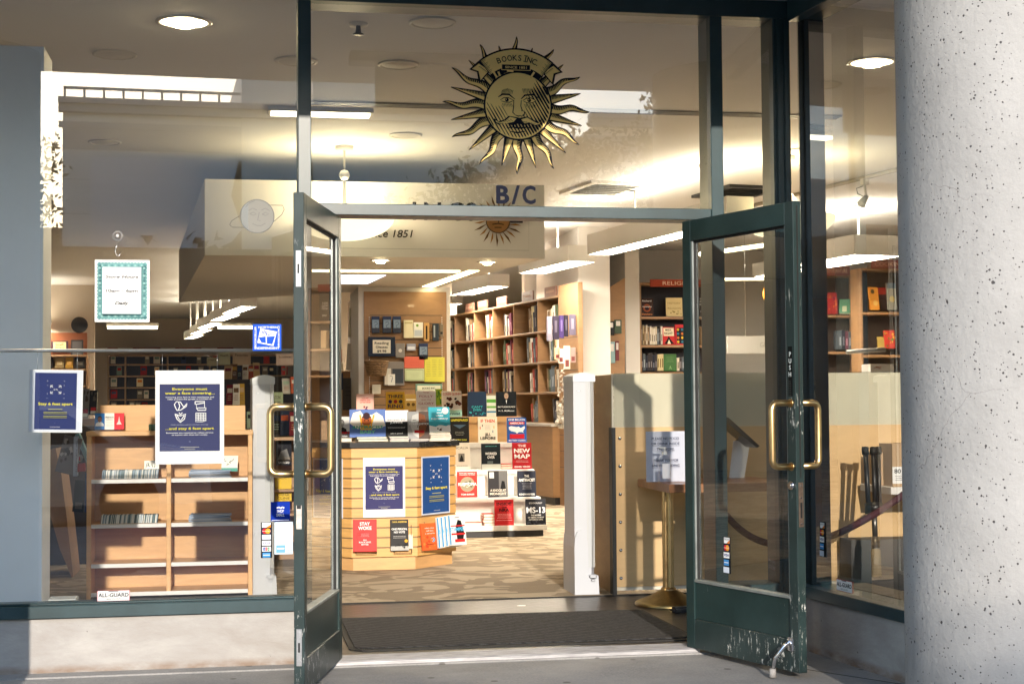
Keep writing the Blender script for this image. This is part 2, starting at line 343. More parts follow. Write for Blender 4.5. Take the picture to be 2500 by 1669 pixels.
c = mixc(t, st_.outputs[0], c, (.17, .16, .15)); c = mixc(t, ramp(t, noise(t, coords(t, (5, 5, .5)), 1.4, 5), [(.5, (0, 0, 0)), (.75, (.35, .35, .35))]), c, (.27, .26, .25)); c = mixc(t, q2.outputs[0], c, (.07, .065, .065)); c = mixc(t, ck.outputs[0], c, (.2, .19, .18)); L(c, b.inputs['Base Color'])
inv = N('ShaderNodeMath'); inv.operation = 'MULTIPLY_ADD'; inv.inputs[1].default_value = -1; L(q2.outputs[0], inv.inputs[0]); L(noise(t, v, 38, 6), inv.inputs[2]); bumpn(t, b, inv.outputs[0], .45, .008)
CONC = m
def column(x, y, r, label):
    g = MB(); g.lathe([(r, -.3), (r, SOF)], 96); o = g.build('concrete_column', CONC); o.location = (x, y, 0); tag(o, label, 'column')
column(2.633, -1.80, .49, 'round pitted concrete column at the right edge of the shopfront')
column(-1.90, -1.9, .42, 'round concrete column outside the left window, seen only by its shadow')
# cast concrete base walls under the windows
m = mat('cast_concrete_base', (.5, .46, .42), .85); t, b, N, L = nodes(m); v = coords(t, (1, 1, 2.2))
c = ramp(t, noise(t, v, 2.4, 9, .68, .4), [(.25, (.29, .265, .245)), (.5, (.35, .337, .325)), (.75, (.44, .43, .415))])
gz = N('ShaderNodeSeparateXYZ'); tc = N('ShaderNodeTexCoord'); L(tc.outputs['Object'], gz.inputs[0])
dz = ramp(t, gz.outputs[2], [(0, (1, 1, 1)), (.03, (0, 0, 0))]); dm = N('ShaderNodeMath'); dm.operation = 'MULTIPLY'; L(dz, dm.inputs[0]); L(ramp(t, noise(t, v, 6, 6), [(.35, (0, 0, 0)), (.6, (1, 1, 1))]), dm.inputs[1])
c = mixc(t, dm.outputs[0], c, (.24, .18, .14)); c = mixc(t, p1 if False else ramp(t, noise(t, coords(t, (1, 1, 1), (9, 1, 3)), 24, 2), [(.74, (0, 0, 0)), (.76, (1, 1, 1))]), c, (.13, .12, .11)); L(c, b.inputs['Base Color'])
bumpn(t, b, noise(t, v, 16, 8), .3, .01); BASE = m
g = MB(); g.box(-6, .02, -.04, -.165, .2, .242); tag(g.build('concrete_base_wall', BASE), 'low stained concrete wall below the left shop window', 'wall')
TH = R(6); WD = Vector((math.sin(TH), -math.cos(TH), 0)); WN = Vector((math.cos(TH), math.sin(TH), 0)); WC = Vector((2.32, 0, 0))
def wallM(): return Matrix(((WD.x, WN.x, 0, WC.x), (WD.y, WN.y, 0, WC.y), (0, 0, 1, 0), (0, 0, 0, 1)))   # local x along the wall to the street, y into the shop
WM = wallM()
g = MB(); g.box(-.02, .015, -.05, 1.75, .19, .245, WM); g.use(g.cur and None) if False else None
tag(g.build('concrete_base_wall', BASE), 'low grey concrete wall under the right window, running to the round column', 'wall')
g = MB(); g.box(1.977, .02, -.04, 2.25, .19, .245); tag(g.build('concrete_base_wall', BASE), 'short concrete footing behind the open right door', 'wall')

# ================================================================== STOREFRONT FRAME
sf = thing('storefront_frame', 'dark green metal shopfront frame with large window panes around the entrance', 'shopfront')
def fr(name, m, *bx, M=None, bev=.003):
    g = MB()
    for q in bx: g.bbox(*q, b=bev, M=M)
    return g.build(name, m, sf)
fr('mullion', FRAME, (-.161, 0, -.02, -.098, .20, 3.18))
fr('mullion', FRAME, (1.912, 0, -.02, 1.977, .20, 3.18))
fr('corner_post', FRAME, (2.246, 0, -.02, 2.338, .18, 3.18))
g = MB(); g.bbox(2.262, -.012, -.02, 2.285, -.0, 3.18, b=.004); g.bbox(2.302, -.012, -.02, 2.325, -.0, 3.18, b=.004); g.build('corner_post_trim', FRAME, sf)
fr('header', FRAME, (-.161, -.004, 3.18, 2.338, .20, SOF-.002))
fr('header', FRAME, (-6, -.004, 3.235, -.161, .20, SOF-.002))
fr('transom_bar', FRAME, (-.098, .006, 2.140, 1.912, .17, 2.196))
fr('sill', FRAME, (-6, -.006, .242, -.161, .20, .300), (-6, .02, .300, -.161, .06, .312))
fr('sill', FRAME, (1.977, -.004, .245, 2.246, .19, .303))
fr('sill', FRAME, (.02, -.004, .247, 1.75, .19, .303), M=WM)
fr('header', FRAME, (.02, -.004, 3.16, 1.75, .16, SOF-.003), M=WM)
fr('mullion', DARKM, (.03, .05, .303, .10, .16, 3.16), M=WM)
g = MB(); g.box(.115, .175, .303, 1.75, .34, .306, WM); g.build('window_ledge', wood('worn_ledge', (.22, .17, .12), (3, 3, 3), .6, .35), sf)
g = MB(); g.box(-.008, -.012, SOF-.016, 1.75, -.004, SOF-.0005, WM); g.box(-.1, -.014, SOF-.016, 2.33, -.0045, SOF-.0005); g.build('head_trim', ALU, sf)
g = MB(); g.box(-6, .21, .243, -.161, .40, .246); g.build('inner_ledge', mat('grey_ledge', (.2, .2, .2), .7, var=.15), sf)
# panes (the left one sits about a degree off the line of the frame)
g = MB(); g.box(-4.2, 0, .312, -.161, .008, 3.235); o = g.build('window_pane', GLASS, sf); 
TILT = R(1.6); o.matrix_local = Matrix.Translation((-.161, .03, 0)) @ Matrix.Rotation(TILT, 4, 'Z') @ Matrix.Translation((.161, 0, 0))
g = MB(); g.box(-.098, .03, 2.196, 1.912, .038, 3.18); g.build('window_pane', GLASS, sf)
g = MB(); g.box(1.977, .03, .303, 2.246, .038, 3.18); g.build('window_pane', GLASS, sf)
g = MB(); g.box(.06, .03, .303, 1.75, .038, 3.16, WM); g.build('window_pane', GLASS, sf)
# threshold
g = MB()
g.box(-.02, -.075, -.02, 1.80, .12, .004)
for k in range(7): g.bbox(-.02, -.07+k*.026, .004, 1.80, -.058+k*.026, .010, b=.002)
o = tag(g.build('door_threshold', mat('worn_aluminium', (.42, .42, .44), .45, .75, var=.35, vs=9, stretch=(1, 8, 8))), 'ribbed aluminium threshold across the open doorway', 'threshold')

# ================================================================== DOORS
def door(label, hx, hy, ox, oy, s, writing, cards, stop):
    """leaf along local +X; s=+1: interior face on local +Y, -1: on local -Y"""
    d = Vector((ox-hx, oy-hy, 0)); Lw = d.length; root = thing('glass_door', label, 'door', (hx, hy, 0), math.atan2(d.y, d.x), 'pair of entrance doors')
    T = .0225; Hh = 2.125; z0 = .012
    def bx(name, m, *q, bev=.002):
        g = MB()
        for a in q: g.bbox(*a, b=bev)
        return g.build(name, m, root)
    bx('hinge_stile', GREEN, (0, -T, z0, .07, T, Hh))
    bx('lock_stile', GREENW, (Lw-.062, -T, z0, Lw, T, Hh))
    bx('top_rail', GREEN, (.07, -T, Hh-.104, Lw-.062, T, Hh))
    bx('bottom_rail', GREENW, (.07, -T, z0, Lw-.062, T, .155))
    bx('kick_panel', GREEN, (.07, -T+.008, .155, Lw-.062, T-.008, .335))
    bx('glazing_bead', ALU if False else mat('faded_bead', (.33, .36, .35), .4, .5, var=.3, vs=9), (.07, -T+.001, .335, Lw-.062, T-.001, .35), (.07, -.018, .35, .082, .018, Hh-.104), (Lw-.072, -.018, .35, Lw-.062, .018, Hh-.104))
    bx('gasket', GASK, (.080, -.010, .35, .088, .010, Hh-.104), (.082, -.010, Hh-.114, Lw-.072, .010, Hh-.104), (Lw-.080, -.010, .35, Lw-.072, .010, Hh-.114))
    g = MB(); g.box(.082, -.003, .35, Lw-.072, .003, Hh-.104); g.build('pane', GLASS, root)
    for sd_, mm in ((1, BRASS), (-1, BRASS)):
        g = MB(); x = Lw-.032; Y = sd_*(T+.108); zt, zb = 1.215, .93; rr = .03; pts = [(x, sd_*T, zt)]
        for k in range(5): a = k/4*PI/2; pts.append((x-.0, Y-sd_*rr+sd_*rr*math.sin(a), zt-rr+rr*math.cos(a)))
        for k in range(5): a = k/4*PI/2; pts.append((x, Y-sd_*rr+sd_*rr*math.cos(a), zb+rr-rr*math.sin(a)))
        pts.append((x, sd_*T, zb)); g.tube(pts, .0152, 14)
        for z in (zt, zb): g.tube([(x, sd_*T, z), (x, sd_*(T+.006), z)], .019, 14)
        g.build('pull_handle', mm, root)
    e = Lw; 
    # edge hardware
    def plate(z, h, m):
        g = MB(); g.use(m); g.bbox(e, -.012, z-h/2, e+.003, .012, z+h/2, b=.004)
        g.use(DARKM); g.box(e+.003, -.004, z-.02, e+.0045, .004, z+.02)
        g.use(m)
        for dz in (-h/2+.02, h/2-.02): g.tube([(e+.002, 0, z+dz), (e+.0065, 0, z+dz)], .008, 12)
        return g
    if not writing:
        plate(1.80, .155, ALU).build('flush_bolt', None, root); plate(.205, .155, ALU).build('flush_bolt', None, root)
        g = MB(); g.use(mat('bare_metal_patch', (.55, .50, .45), .5, .4, var=.3, vs=40)); g.bbox(e, -.012, .70, e+.002, .012, .80, b=.001); g.use(BLACK); g.box(e+.002, -.009, .785, e+.003, .009, .80); g.build('strike_recess', None, root)
    else:
        g = MB(); g.use(mat('worn_bronze', (.25, .18, .14), .4, .8, var=.3, vs=40)); g.bbox(e, -.013, .66, e+.003, .013, .86, b=.001); g.use(BLACK); g.box(e+.003, -.005, .70, e+.004, .005, .77); g.use(CHROME)
        for z in (.675, .79, .845): g.tube([(e+.003, 0, z), (e+.0045, 0, z)], .004, 8)
        g.build('lock_faceplate', None, root)
        g = MB(); g.use(CHROME); g.tube([(Lw-.032, s*T, .845), (Lw-.032, s*(T+.010), .845)], .019, 20); g.tube([(Lw-.032, s*(T+.010), .845), (Lw-.032, s*(T+.018), .845)], .012, 16); g.build('lock_cylinder', None, root)
        g = MB(); g.use(GASK); g.box(e+.0005, -.004, .88, e+.002, .003, Hh-.02); g.build('weather_seal', None, root)
        q = Pr(.03, .225); q.rect(0, 0, 1, 1, (18, 20, 20))
        for i, ch in enumerate('PUSH'): q.text(ch, .5, .80-i*.135, .095, (196, 204, 204), bold=.03, maxw=.8)
        for i in range(7): q.rect(.18, .02+i*.045, .82, .035+i*.045, (60, 64, 62))
        q.build('push_plate', root, Matrix.Translation((Lw-.048, s*(T+.0005), 1.245)) @ Matrix.Rotation(0 if s < 0 else PI, 4, 'Z'))
    if stop:
        g = MB(); g.use(CHROME); x = Lw-.05
        g.bbox(x-.02, s*T if s > 0 else -T-.012, .105, x+.02, s*T+.012 if s > 0 else -T, .165, b=.004)
        g.tube([(x-.01, s*(T+.008), .15), (x-.012, s*(T+.03), .13), (x-.045, s*(T+.06), .07), (x-.055, s*(T+.065), .02)], [.009, .011, .009, .008], 10)
        g.use(mat('rubber_tip', (.4, .38, .36), .8)); g.tube([(x-.056, s*(T+.066), .024), (x-.057, s*(T+.067), -.014)], [.014, .016], 12)
        g.build('kick_down_stop', None, root)
    return root, Lw, T
dr, LR, T_ = door('open glass door on the right with PUSH plate and chrome kick stop', 1.768, -.02, 2.035, -.865, -1, True, True, True)
dl, LL, T_ = door('open glass door on the left seen edge-on with chipped green edge', .022, 0.0, -.195, -.875, 1, False, False, False)

# ================================================================== STICKERS AND SIGNS ON THE GLASS
def sticker(name, label, cat, x0, y0, x1, y1, Y=.024, group=None, thick=None):
    a = at(x0, y1, Y); x, z, w_, h_ = rectY(x0, y0, x1, y1, Y)
    r = thing(name, label, cat, (x, Y, z), 0, group); return r, Pr(w_, h_)
K = 1.0643
NAVY = (38, 45, 88); YEL = (222, 214, 70); WHT = (236, 238, 240)
def stay6(q, bg, x0=0, x1=1, y0=0, y1=1):
    W_ = x1-x0; Hh = y1-y0; X = lambda u: x0+u*W_; Y_ = lambda v: y0+v*Hh
    q.rect(x0, y0, x1, y1, bg)
    for (u, v) in ((.30, .80), (.70, .80), (.30, .575), (.70, .575)):
        q.ring(X(u), Y_(v+.055), .045*W_*q.w, .014*W_*q.w, WHT, n=16)
        q.ring(X(u), Y_(v-.03), .062*W_*q.w, .016*W_*q.w, WHT, 0, 180, 14)
    for sx in (-1, 1):
        for sy in (-1, 1):
            cx, cy_ = .5+sx*.07, .705+sy*.035; ex, ey = .5+sx*.125, .705+sy*.07
            q.strokes([[(X(cx), Y_(cy_)), (X(ex), Y_(ey))], [(X(ex-sx*.055), Y_(ey)), (X(ex), Y_(ey)), (X(ex), Y_(ey-sy*.04))]], .012*W_*q.w, WHT)
    q.text('6 Ft', X(.5), Y_(.690), .032*Hh, WHT)
    q.text('Stay 6 feet apart', X(.5), Y_(.43), .048*Hh, YEL, maxw=.84*W_, fit=.82*W_, bold=.02)
    for k, v in enumerate((.355, .305, .28, .235, .21)):
        q.strokes([[(X(.22 if k else .33), Y_(v)), (X(.78 if k else .67), Y_(v))]], .010*Hh*q.h, (160, 160, 92) if k else (190, 190, 110))
    q.ring(X(.5), Y_(.11), .03*W_*q.w, .008*q.w, (120, 125, 160)); q.strokes([[(X(.38), Y_(.045)), (X(.62), Y_(.045))]], .006*Hh*q.h, (200, 200, 210))
def everyone(q, bg):
    q.rect(0, 0, 1, 1, WHT); q.rect(.05, .13, .95, .86, bg)
    q.text('Everyone must', .5, .795, .027, YEL, fit=.52, bold=.025); q.text('wear a face covering...', .5, .75, .027, YEL, fit=.74, bold=.025)
    q.text('Covering your face is now mandatory and', .5, .712, .013, WHT, fit=.72, bold=.01); q.text('helps prevent the spread of COVID-19.', .5, .690, .013, WHT, fit=.66, bold=.01)
    wd = .007*q.w*2
    q.strokes([[(.29, .60), (.27, .64), (.30, .67), (.36, .665), (.41, .61), (.37, .58), (.31, .575), (.29, .60)], [(.33, .67), (.35, .62), (.33, .58)], [(.41, .61), (.46, .65), (.45, .62), (.38, .585)]], wd, WHT)
    q.strokes([[(.58, .67), (.72, .67), (.72, .60), (.60, .60), (.60, .64), (.72, .655)], [(.60, .60), (.62, .575), (.74, .575), (.74, .60), (.72, .60)], [(.58, .67), (.58, .64), (.60, .64)]], wd, WHT)
    q.strokes([[(.28, .535), (.36, .515), (.44, .535), (.42, .48), (.36, .445), (.31, .48), (.28, .535)], [(.31, .52), (.36, .46), (.42, .52)], [(.34, .55), (.36, .53), (.39, .55)]], wd, WHT)
    q.strokes([[(.59, .545), (.74, .545), (.74, .46), (.69, .45), (.59, .45), (.59, .545)]]+[[(.59, .545-.019*i), (.74, .545-.019*i)] for i in range(1, 5)]+[[(.59+.0375*i, .545), (.59+.0375*i, .46)] for i in range(1, 4)], wd*.8, WHT)
    q.text('Masks, bandanas, scarves, and cloth coverings.', .5, .415, .009, (200, 202, 215), fit=.56)
    q.text('...and stay 6 feet apart', .5, .365, .027, YEL, fit=.72, bold=.025)
    q.text('Businesses are required to refuse service', .5, .325, .013, WHT, fit=.70, bold=.01); q.text('to anyone who does not comply.', .5, .303, .013, WHT, fit=.54, bold=.01)
    q.ring(.5, .235, .035*q.w, .006*q.w, (170, 175, 200)); q.strokes([[(.36, .175), (.64, .175)], [(.42, .155), (.58, .155)]], .004*q.h, (200, 200, 190))
# hours sign
r, q = sticker('hours_sign', 'laminated store hours notice with teal lace border hanging on the left window', 'sign', 231, 634, 365, 786, .006)
q.rect(0, 0, 1, 1, (226, 228, 230)); 
zz = [(.05, .05)]
n_ = 34
def zig(x0, y0, x1, y1, n, a, nx, ny): return [(x0+(x1-x0)*k/n+(nx*a if k % 2 else 0), y0+(y1-y0)*k/n+(ny*a if k % 2 else 0)) for k in range(n)]
pts = zig(.055, .05, .945, .05, 30, .018, 0, -1)+zig(.945, .05, .945, .95, 34, .02, 1, 0)+zig(.945, .95, .055, .95, 30, .018, 0, 1)+zig(.055, .95, .055, .05, 34, .02, -1, 0)
q.poly(pts, (112, 158, 160))
for k in range(15):
    for a in (.095, .905):
        q.disc(.075+k*.0605, a, .02, (138, 182, 182) if k % 2 else (90, 138, 142), n=8); q.disc(a-.0, .07+k*.061, .022, (138, 182, 182) if k % 2 else (90, 138, 142), n=8)
q.rect(.138, .122, .862, .885, (96, 140, 150)); q.rect(.15, .13, .85, .876, (238, 241, 243))
q.text('Store Hours', .5, .70, .048, (40, 42, 46), fit=.60, shear=.25, bold=.06); q.strokes([[(.30, .648), (.70, .648)]], .0018, (90, 92, 96))
q.text('10am - 6pm', .5, .475, .05, (60, 62, 66), fit=.58, bold=.05); q.strokes([[(.2, .42), (.82, .42)]], .0012, (190, 195, 200))
q.text('Daily', .5, .275, .05, (50, 52, 56), fit=.25, shear=.25, bold=.06); q.build('sheet', r)
g = MB(); g.use(ACRYL); c0 = at(287, 576, .01)
r2 = thing('suction_hook', 'clear suction cup hook holding the store hours notice', 'hook', (c0.x, .012, c0.z))
g.lathe([(.0, .012), (.010, .012), (.012, .004), (.026, .002), (.028, 0), (0, 0)], 24, M=Matrix.Rotation(PI/2, 4, 'X')); g.use(mat('milky_plastic', (.6, .62, .64), .25)); g.lathe([(.021, .003), (.0215, .004), (.020, .004)], 24, M=Matrix.Rotation(PI/2, 4, 'X')); g.lathe([(.0, .016), (.007, .015), (.008, .011)], 16, M=Matrix.Rotation(PI/2, 4, 'X')); g.build('cup', None, r2)
g = MB(); g.tube([(.006, -.01, -.028), (-.006, -.01, -.055), (-.010, -.011, -.075), (-.004, -.012, -.090), (.006, -.012, -.098), (.011, -.011, -.09), (.016, -.011, -.075)], .0016, 6); g.build('wire_hook', CHROME, r2)
# rod behind the glass
g = MB(); a = at(0, 855, .10); b_ = at(716, 855, .10); g.tube([(-4.5, .10, a.z), (-.165, .10, b_.z)], .0085, 12)
tag(g.build('hanging_rod', ALU), 'thin aluminium rod spanning the left window behind the glass', 'rod')
RODZ = b_.z
def poster(label, x0, y0, x1, y1, Y, fn, bg, rot=0, hang=(), name='poster', cat='poster', group=None):
    x, z, w_, h_ = rectY(x0, y0, x1, y1, Y); r = thing(name, label, cat, (x, Y, z), 0, group); r.rotation_euler = (0, -rot, 0)
    q = Pr(w_, h_); fn(q, bg); q.build('sheet', r)
    g = MB(); g.box(-.004, .0005, -.004, w_+.004, .002, h_+.004); g.build('sleeve', mat('white_backing', (.7, .72, .75), .3), r)
    for hx in hang:
        g = MB(); xx = hx*w_; g.tube([(xx, .002, h_-.004), (xx, .0, RODZ-z-.004)], .0012, 5); g.build('hanging_wire', CHROME, r)
    return r
def f1(q, bg): q.rect(0, 0, 1, 1, (205, 212, 226)); stay6(q, bg, .10, .90, .035, .965)
poster('blue Stay 6 feet apart poster hanging at the left end of the window rod', 70, 903, 198, 1052, .085, f1, (44, 54, 104), rot=R(-1), hang=(.14, .90), group='safety posters')
poster('white bordered face covering poster hanging from the rod in the left window', 381, 905, 545, 1130, .085, everyone, (62, 66, 104), hang=(.09, .91), group='safety posters')
# blue bookseller badge
r, q = sticker('badge_sticker', 'square blue NORTHERN CALIFORNIA INDEPENDENT BOOKSELLER sticker by the left door', 'sticker', 617, 791, 687, 856)
BL = (38, 84, 196); q.rect(0, 0, 1, 1, BL); q.text('NORTHERN', .53, .85, .075, WHT, fit=.66, bold=.02); q.text('INDEPENDENT', .5, .06, .085, WHT, fit=.86, bold=.02)
q.text('BOOKSELLER', .125, .52, .07, WHT, fit=.74, bold=.02, rot=PI/2); q.text('CALIFORNIA', .875, .52, .07, WHT, fit=.78, bold=.02, rot=-PI/2)
q.poly([(.16, .30), (.72, .18), (.84, .72), (.27, .84)], WHT); q.poly([(.2, .50), (.45, .54), (.46, .28), (.30, .31)], BL); q.poly([(.49, .53), (.78, .55), (.68, .24), (.49, .27)], BL)
q.strokes([[(.30, .70), (.42, .74), (.50, .68), (.47, .58)], [(.33, .66), (.43, .69), (.47, .62)], [(.5, .57), (.62, .62), (.76, .60)]], .004, BL); q.build('print', r)
# shop small sticker, map card, payment strips, alarm stickers
r, q = sticker('round_logo_sticker', 'dark blue SHOP SMALL sticker above the map card beside the left door', 'sticker', 661, 1224, 708, 1271)
q.rect(0, 0, 1, 1, (16, 48, 150)); q.ring(.5, .52, .0345, .002, WHT, n=28); q.text('SHOP', .5, .44, .16, WHT, fit=.36, bold=.01); q.text('SMALL', .5, .24, .16, WHT, fit=.42, bold=.01); q.strokes([[(.3, .68), (.45, .72), (.5, .66), (.6, .72), (.7, .68)]], .006, WHT); q.strokes([[(.05, .05), (.95, .05)]], .002, WHT); q.build('print', r)
r, q = sticker('map_sticker', 'pale blue card welcome map sticker under the dark blue sticker', 'sticker', 670, 1273, 715, 1352)
q.rect(0, 0, 1, 1, (196, 214, 228)); q.strokes([[(.1, .45), (.4, .65), (.7, .95)], [(.2, .5), (.6, .5), (.9, .8)]], .0012, (150, 185, 215)); q.rect(.1, .05, .58, .28, (110, 165, 215)); q.rect(.15, .16, .53, .2, WHT); q.text('Cards', .80, .10, .05, (120, 150, 190), fit=.3); q.text('Welcome', .80, .03, .05, (120, 150, 190), fit=.33); q.build('print', r)
def cards(q, six=True):
    L = ['D', 'M', 'C', 'V', 'J', 'A'] if six else ['D', 'M', 'V', 'A', 'C']; n = len(L); q.rect(0, 0, 1, 1, (22, 24, 30)); h = 1/n
    for i, k_ in enumerate(L):
        y0 = 1-(i+1)*h+.12*h; y1 = 1-i*h-.08*h; x0, x1 = .1, .9
        if k_ == 'D': q.rect(x0, y0, x1, y1, WHT); q.poly([(.45, y0), (x1, y0), (x1, y0+.5*h)], (225, 130, 50)); q.text('DISCOVER', .5, y0+.45*h, .25*h, (70, 70, 75), fit=.7)
        elif k_ == 'M': q.rect(x0, y0, x1, y1, (40, 44, 90)); q.disc(.37, (y0+y1)/2, .24, (204, 40, 44)); q.disc(.63, (y0+y1)/2, .24, (232, 158, 50)); q.text('MasterCard', .5, (y0+y1)/2-.07*h, .16*h, WHT, fit=.72)
        elif k_ == 'C': q.rect(x0, y0, x1, y1, (205, 215, 230)); q.ring(.5, (y0+y1)/2, .0032, .001, (60, 80, 150)); q.ring(.62, (y0+y1)/2, .0032, .001, (60, 80, 150))
        elif k_ == 'V': q.rect(x0, y0, x1, y1, WHT); q.text('VISA', .5, y0+.25*h, .36*h, (30, 50, 130), fit=.66, shear=.2, bold=.02)
        elif k_ == 'J':
            q.rect(x0, y0, x1, y1, WHT)
            for j, (cc, ch) in enumerate((((40, 80, 160), 'J'), ((190, 40, 60), 'C'), ((40, 140, 90), 'B'))): q.rect(.2+j*.2, y0+.12*h, .38+j*.2, y1-.1*h, cc); q.text(ch, .29+j*.2, y0+.28*h, .25*h, WHT, maxw=.12)
        else: q.rect(x0+.05, y0, x1-.05, y1, (70, 140, 205)); q.rect(.2, y0+.35*h, .8, y0+.45*h, WHT)
r, q = sticker('payment_sticker', 'strip of six card payment logos on the left window', 'sticker', 637, 1274, 664, 1361, group='card payment strips'); cards(q); q.build('print', r)
q = Pr(.058, .175); cards(q, False); r = thing('payment_sticker', 'strip of five card payment logos low on the right door pane', 'sticker', (0, 0, 0), 0, 'card payment strips')
q.build('print', r); Mdoor = Matrix.Translation(dr.location) @ Matrix.Rotation(dr.rotation_euler[2], 4, 'Z'); r.matrix_world = Mdoor @ Matrix.Translation((.295, -.004, .40))
q = Pr(.055, .17); cards(q, False); r = thing('payment_sticker', 'card payment strip near the bottom of the right window', 'sticker', (0, 0, 0), 0, 'card payment strips'); q.build('print', r)
r.matrix_world = WM @ Matrix.Translation((.235, .027, .46))
def alarm(q):
    q.rect(0, 0, 1, 1, (190, 60, 80)); q.rect(.015, .03, .985, .97, (238, 238, 240)); q.text('ALL-GUARD', .5, .40, .36, (24, 24, 30), fit=.92, bold=.03); q.text('(800) 255-4273', .5, .14, .13, (90, 90, 98), fit=.44); q.rect(.35, .9, .65, .96, (40, 40, 40))
r, q = sticker('alarm_sticker', 'ALL-GUARD alarm sticker at the foot of the left window', 'sticker', 237, 1440, 317, 1466, group='alarm stickers'); alarm(q); q.build('print', r)
q = Pr(.155, .055); alarm(q); r = thing('alarm_sticker', 'ALL-GUARD alarm sticker at the foot of the right window', 'sticker', (0, 0, 0), 0, 'alarm stickers'); q.build('print', r); r.matrix_world = WM @ Matrix.Translation((.40, .026, .315))
# pale planet-face transfer on the left glass
c0 = at(628, 528, .024); r = thing('planet_transfer', 'faint grey planet with a face and ring on the left window', 'window transfer', (c0.x, .024, c0.z)); q = Pr(1, 1, lift=.0003)
PG = cm((134, 134, 130)); PL = cm((84, 88, 92)); s = .00195
def sp(px, py): return ((px-628)*s, (528-py)*s)
q.disc(0, 0, 42*s, PL, 42*s, 40); q.disc(0, 0, 40.5*s, PG, 40.5*s, 40)
q.strokes([[sp(655, 500), sp(690, 500), sp(694, 510), sp(688, 523), sp(668, 541)], [sp(585, 528), sp(566, 540), sp(561, 550), sp(568, 556), sp(600, 556)]], .0028, PL)
q.strokes([[sp(608, 514), sp(617, 508), sp(627, 513)], [sp(638, 513), sp(648, 508), sp(658, 514)], [sp(610, 522), sp(618, 518), sp(626, 523), sp(618, 526), sp(610, 522)], [sp(640, 523), sp(648, 518), sp(656, 522), sp(648, 526), sp(640, 523)], [sp(633, 518), sp(629, 538), sp(636, 539)], [sp(616, 546), sp(627, 551), sp(638, 551), sp(648, 545)], [sp(600, 505), sp(608, 496), sp(622, 490)]], .0022, cm((108, 110, 110)))
q.build('print', r)

# ---- the golden sun emblem on the transom pane (outline traced in photo pixels, laid out in metres)
c0 = at(1263.6, 260, .022); SS = 1/2.8/ (F/(at(1263.6, 260, .022)-CAM).dot(fw))
r = thing('sun_emblem', 'golden sun with a moustached face and BOOKS INC. banner on the glass above the doors', 'emblem', (c0.x, .022, c0.z))
GOLD = mat('gold_leaf', (.62, .44, .17), .4, .25, var=.08, vs=6); INK = cm((27, 29, 40)); GOLD = cm((250, 218, 140))
q = Pr(1, 1, lift=.0002); CX, CY_ = 1578., 728.
def e(x, y): return ((x-CX)*SS, (CY_-y)*SS)
rays = [(1565, 248, 'w'), (1312, 315, 'w'), (1450, 315, 's'), (1685, 322, 's'), (1826, 322, 'w'), (1900, 430, 's'), (2012, 505, 'w'), (2020, 628, 's'), (2083, 745, 'w'), (2025, 850, 's'), (2012, 975, 'w'), (1912, 1042, 's'), (1835, 1147, 'w'), (1703, 1152, 's'), (1580, 1195, 'w'), (1465, 1138, 's'), (1318, 1138, 'w'), (1240, 1036, 's'), (1128, 958, 'w'), (1118, 832, 's'), (1060, 720, 'w'), (1118, 610, 's'), (1120, 485, 'w'), (1240, 422, 's')]
def rayshape(tx, ty, kind, wb, off=0., side=None, r0=215, tipk=1.0, ph=0):
    dx, dy = tx-CX, ty-CY_; D_ = math.hypot(dx, dy); dx /= D_; dy /= D_; nx, ny = -dy, dx; n = 22; A = []; B = []
    for i in range(n+1):
        tt = i/n; rr = r0+(D_*tipk-r0)*tt; wv = (math.sin(tt*PI*2.6+ph)*15*(.35+.65*min(1, tt*2))*(1-tt*.35) if kind == 'w' else 0)
        hw = wb*(1-tt)**(.9 if kind == 's' else .75)+off*(1-tt*.6)
        lo, hi = -hw, hw
        if side == 'gold': lo, hi = -hw*.15, hw
        if side == 'shade': lo, hi = -hw, -hw*.1
        x = CX+dx*rr+nx*wv; y = CY_+dy*rr+ny*wv
        A.append((x+nx*hi, y+ny*hi)); B.append((x+nx*lo, y+ny*lo))
    return A, B
def addstrip(A, B, col):
    V = [p for ab in zip(A, B) for p in ab]; V = [e(*p) for p in V]; q._add(V, [(2*i, 2*i+1, 2*i+3, 2*i+2) for i in range(len(A)-1)], col)
for i, (x, y, k_) in enumerate(rays):
    A, B = rayshape(x, y, k_, 34 if k_ == 'w' else 31, 6); addstrip(A, B, INK)
for i, (x, y, k_) in enumerate(rays):
    fl = 1 if x < CX else -1
    A, B = rayshape(x, y, k_, 33 if k_ == 'w' else 29, -1, None, 222, .97)
    if fl > 0: A, B = B, A
    G = [((a[0]*.56+b[0]*.44), (a[1]*.56+b[1]*.44)) for a, b in zip(A, B)]; addstrip(A, G, GOLD)
    hs = []
    for j in range(1, 16):
        a, b = B[j], G[j]; hs.append([e(b[0]*.95+a[0]*.05, b[1]*.95+a[1]*.05), e(a[0]*.72+b[0]*.28+(A[j+1][0]-A[j][0])*.5, a[1]*.72+b[1]*.28+(A[j+1][1]-A[j][1])*.5)])
    q.strokes(hs, (4.2*SS, 1.2*SS), GOLD)
q.disc(0, 0, 238*SS, INK, 238*SS, 56); q.disc(0, 0, 226*SS, GOLD, 226*SS, 56)
q.n += 2
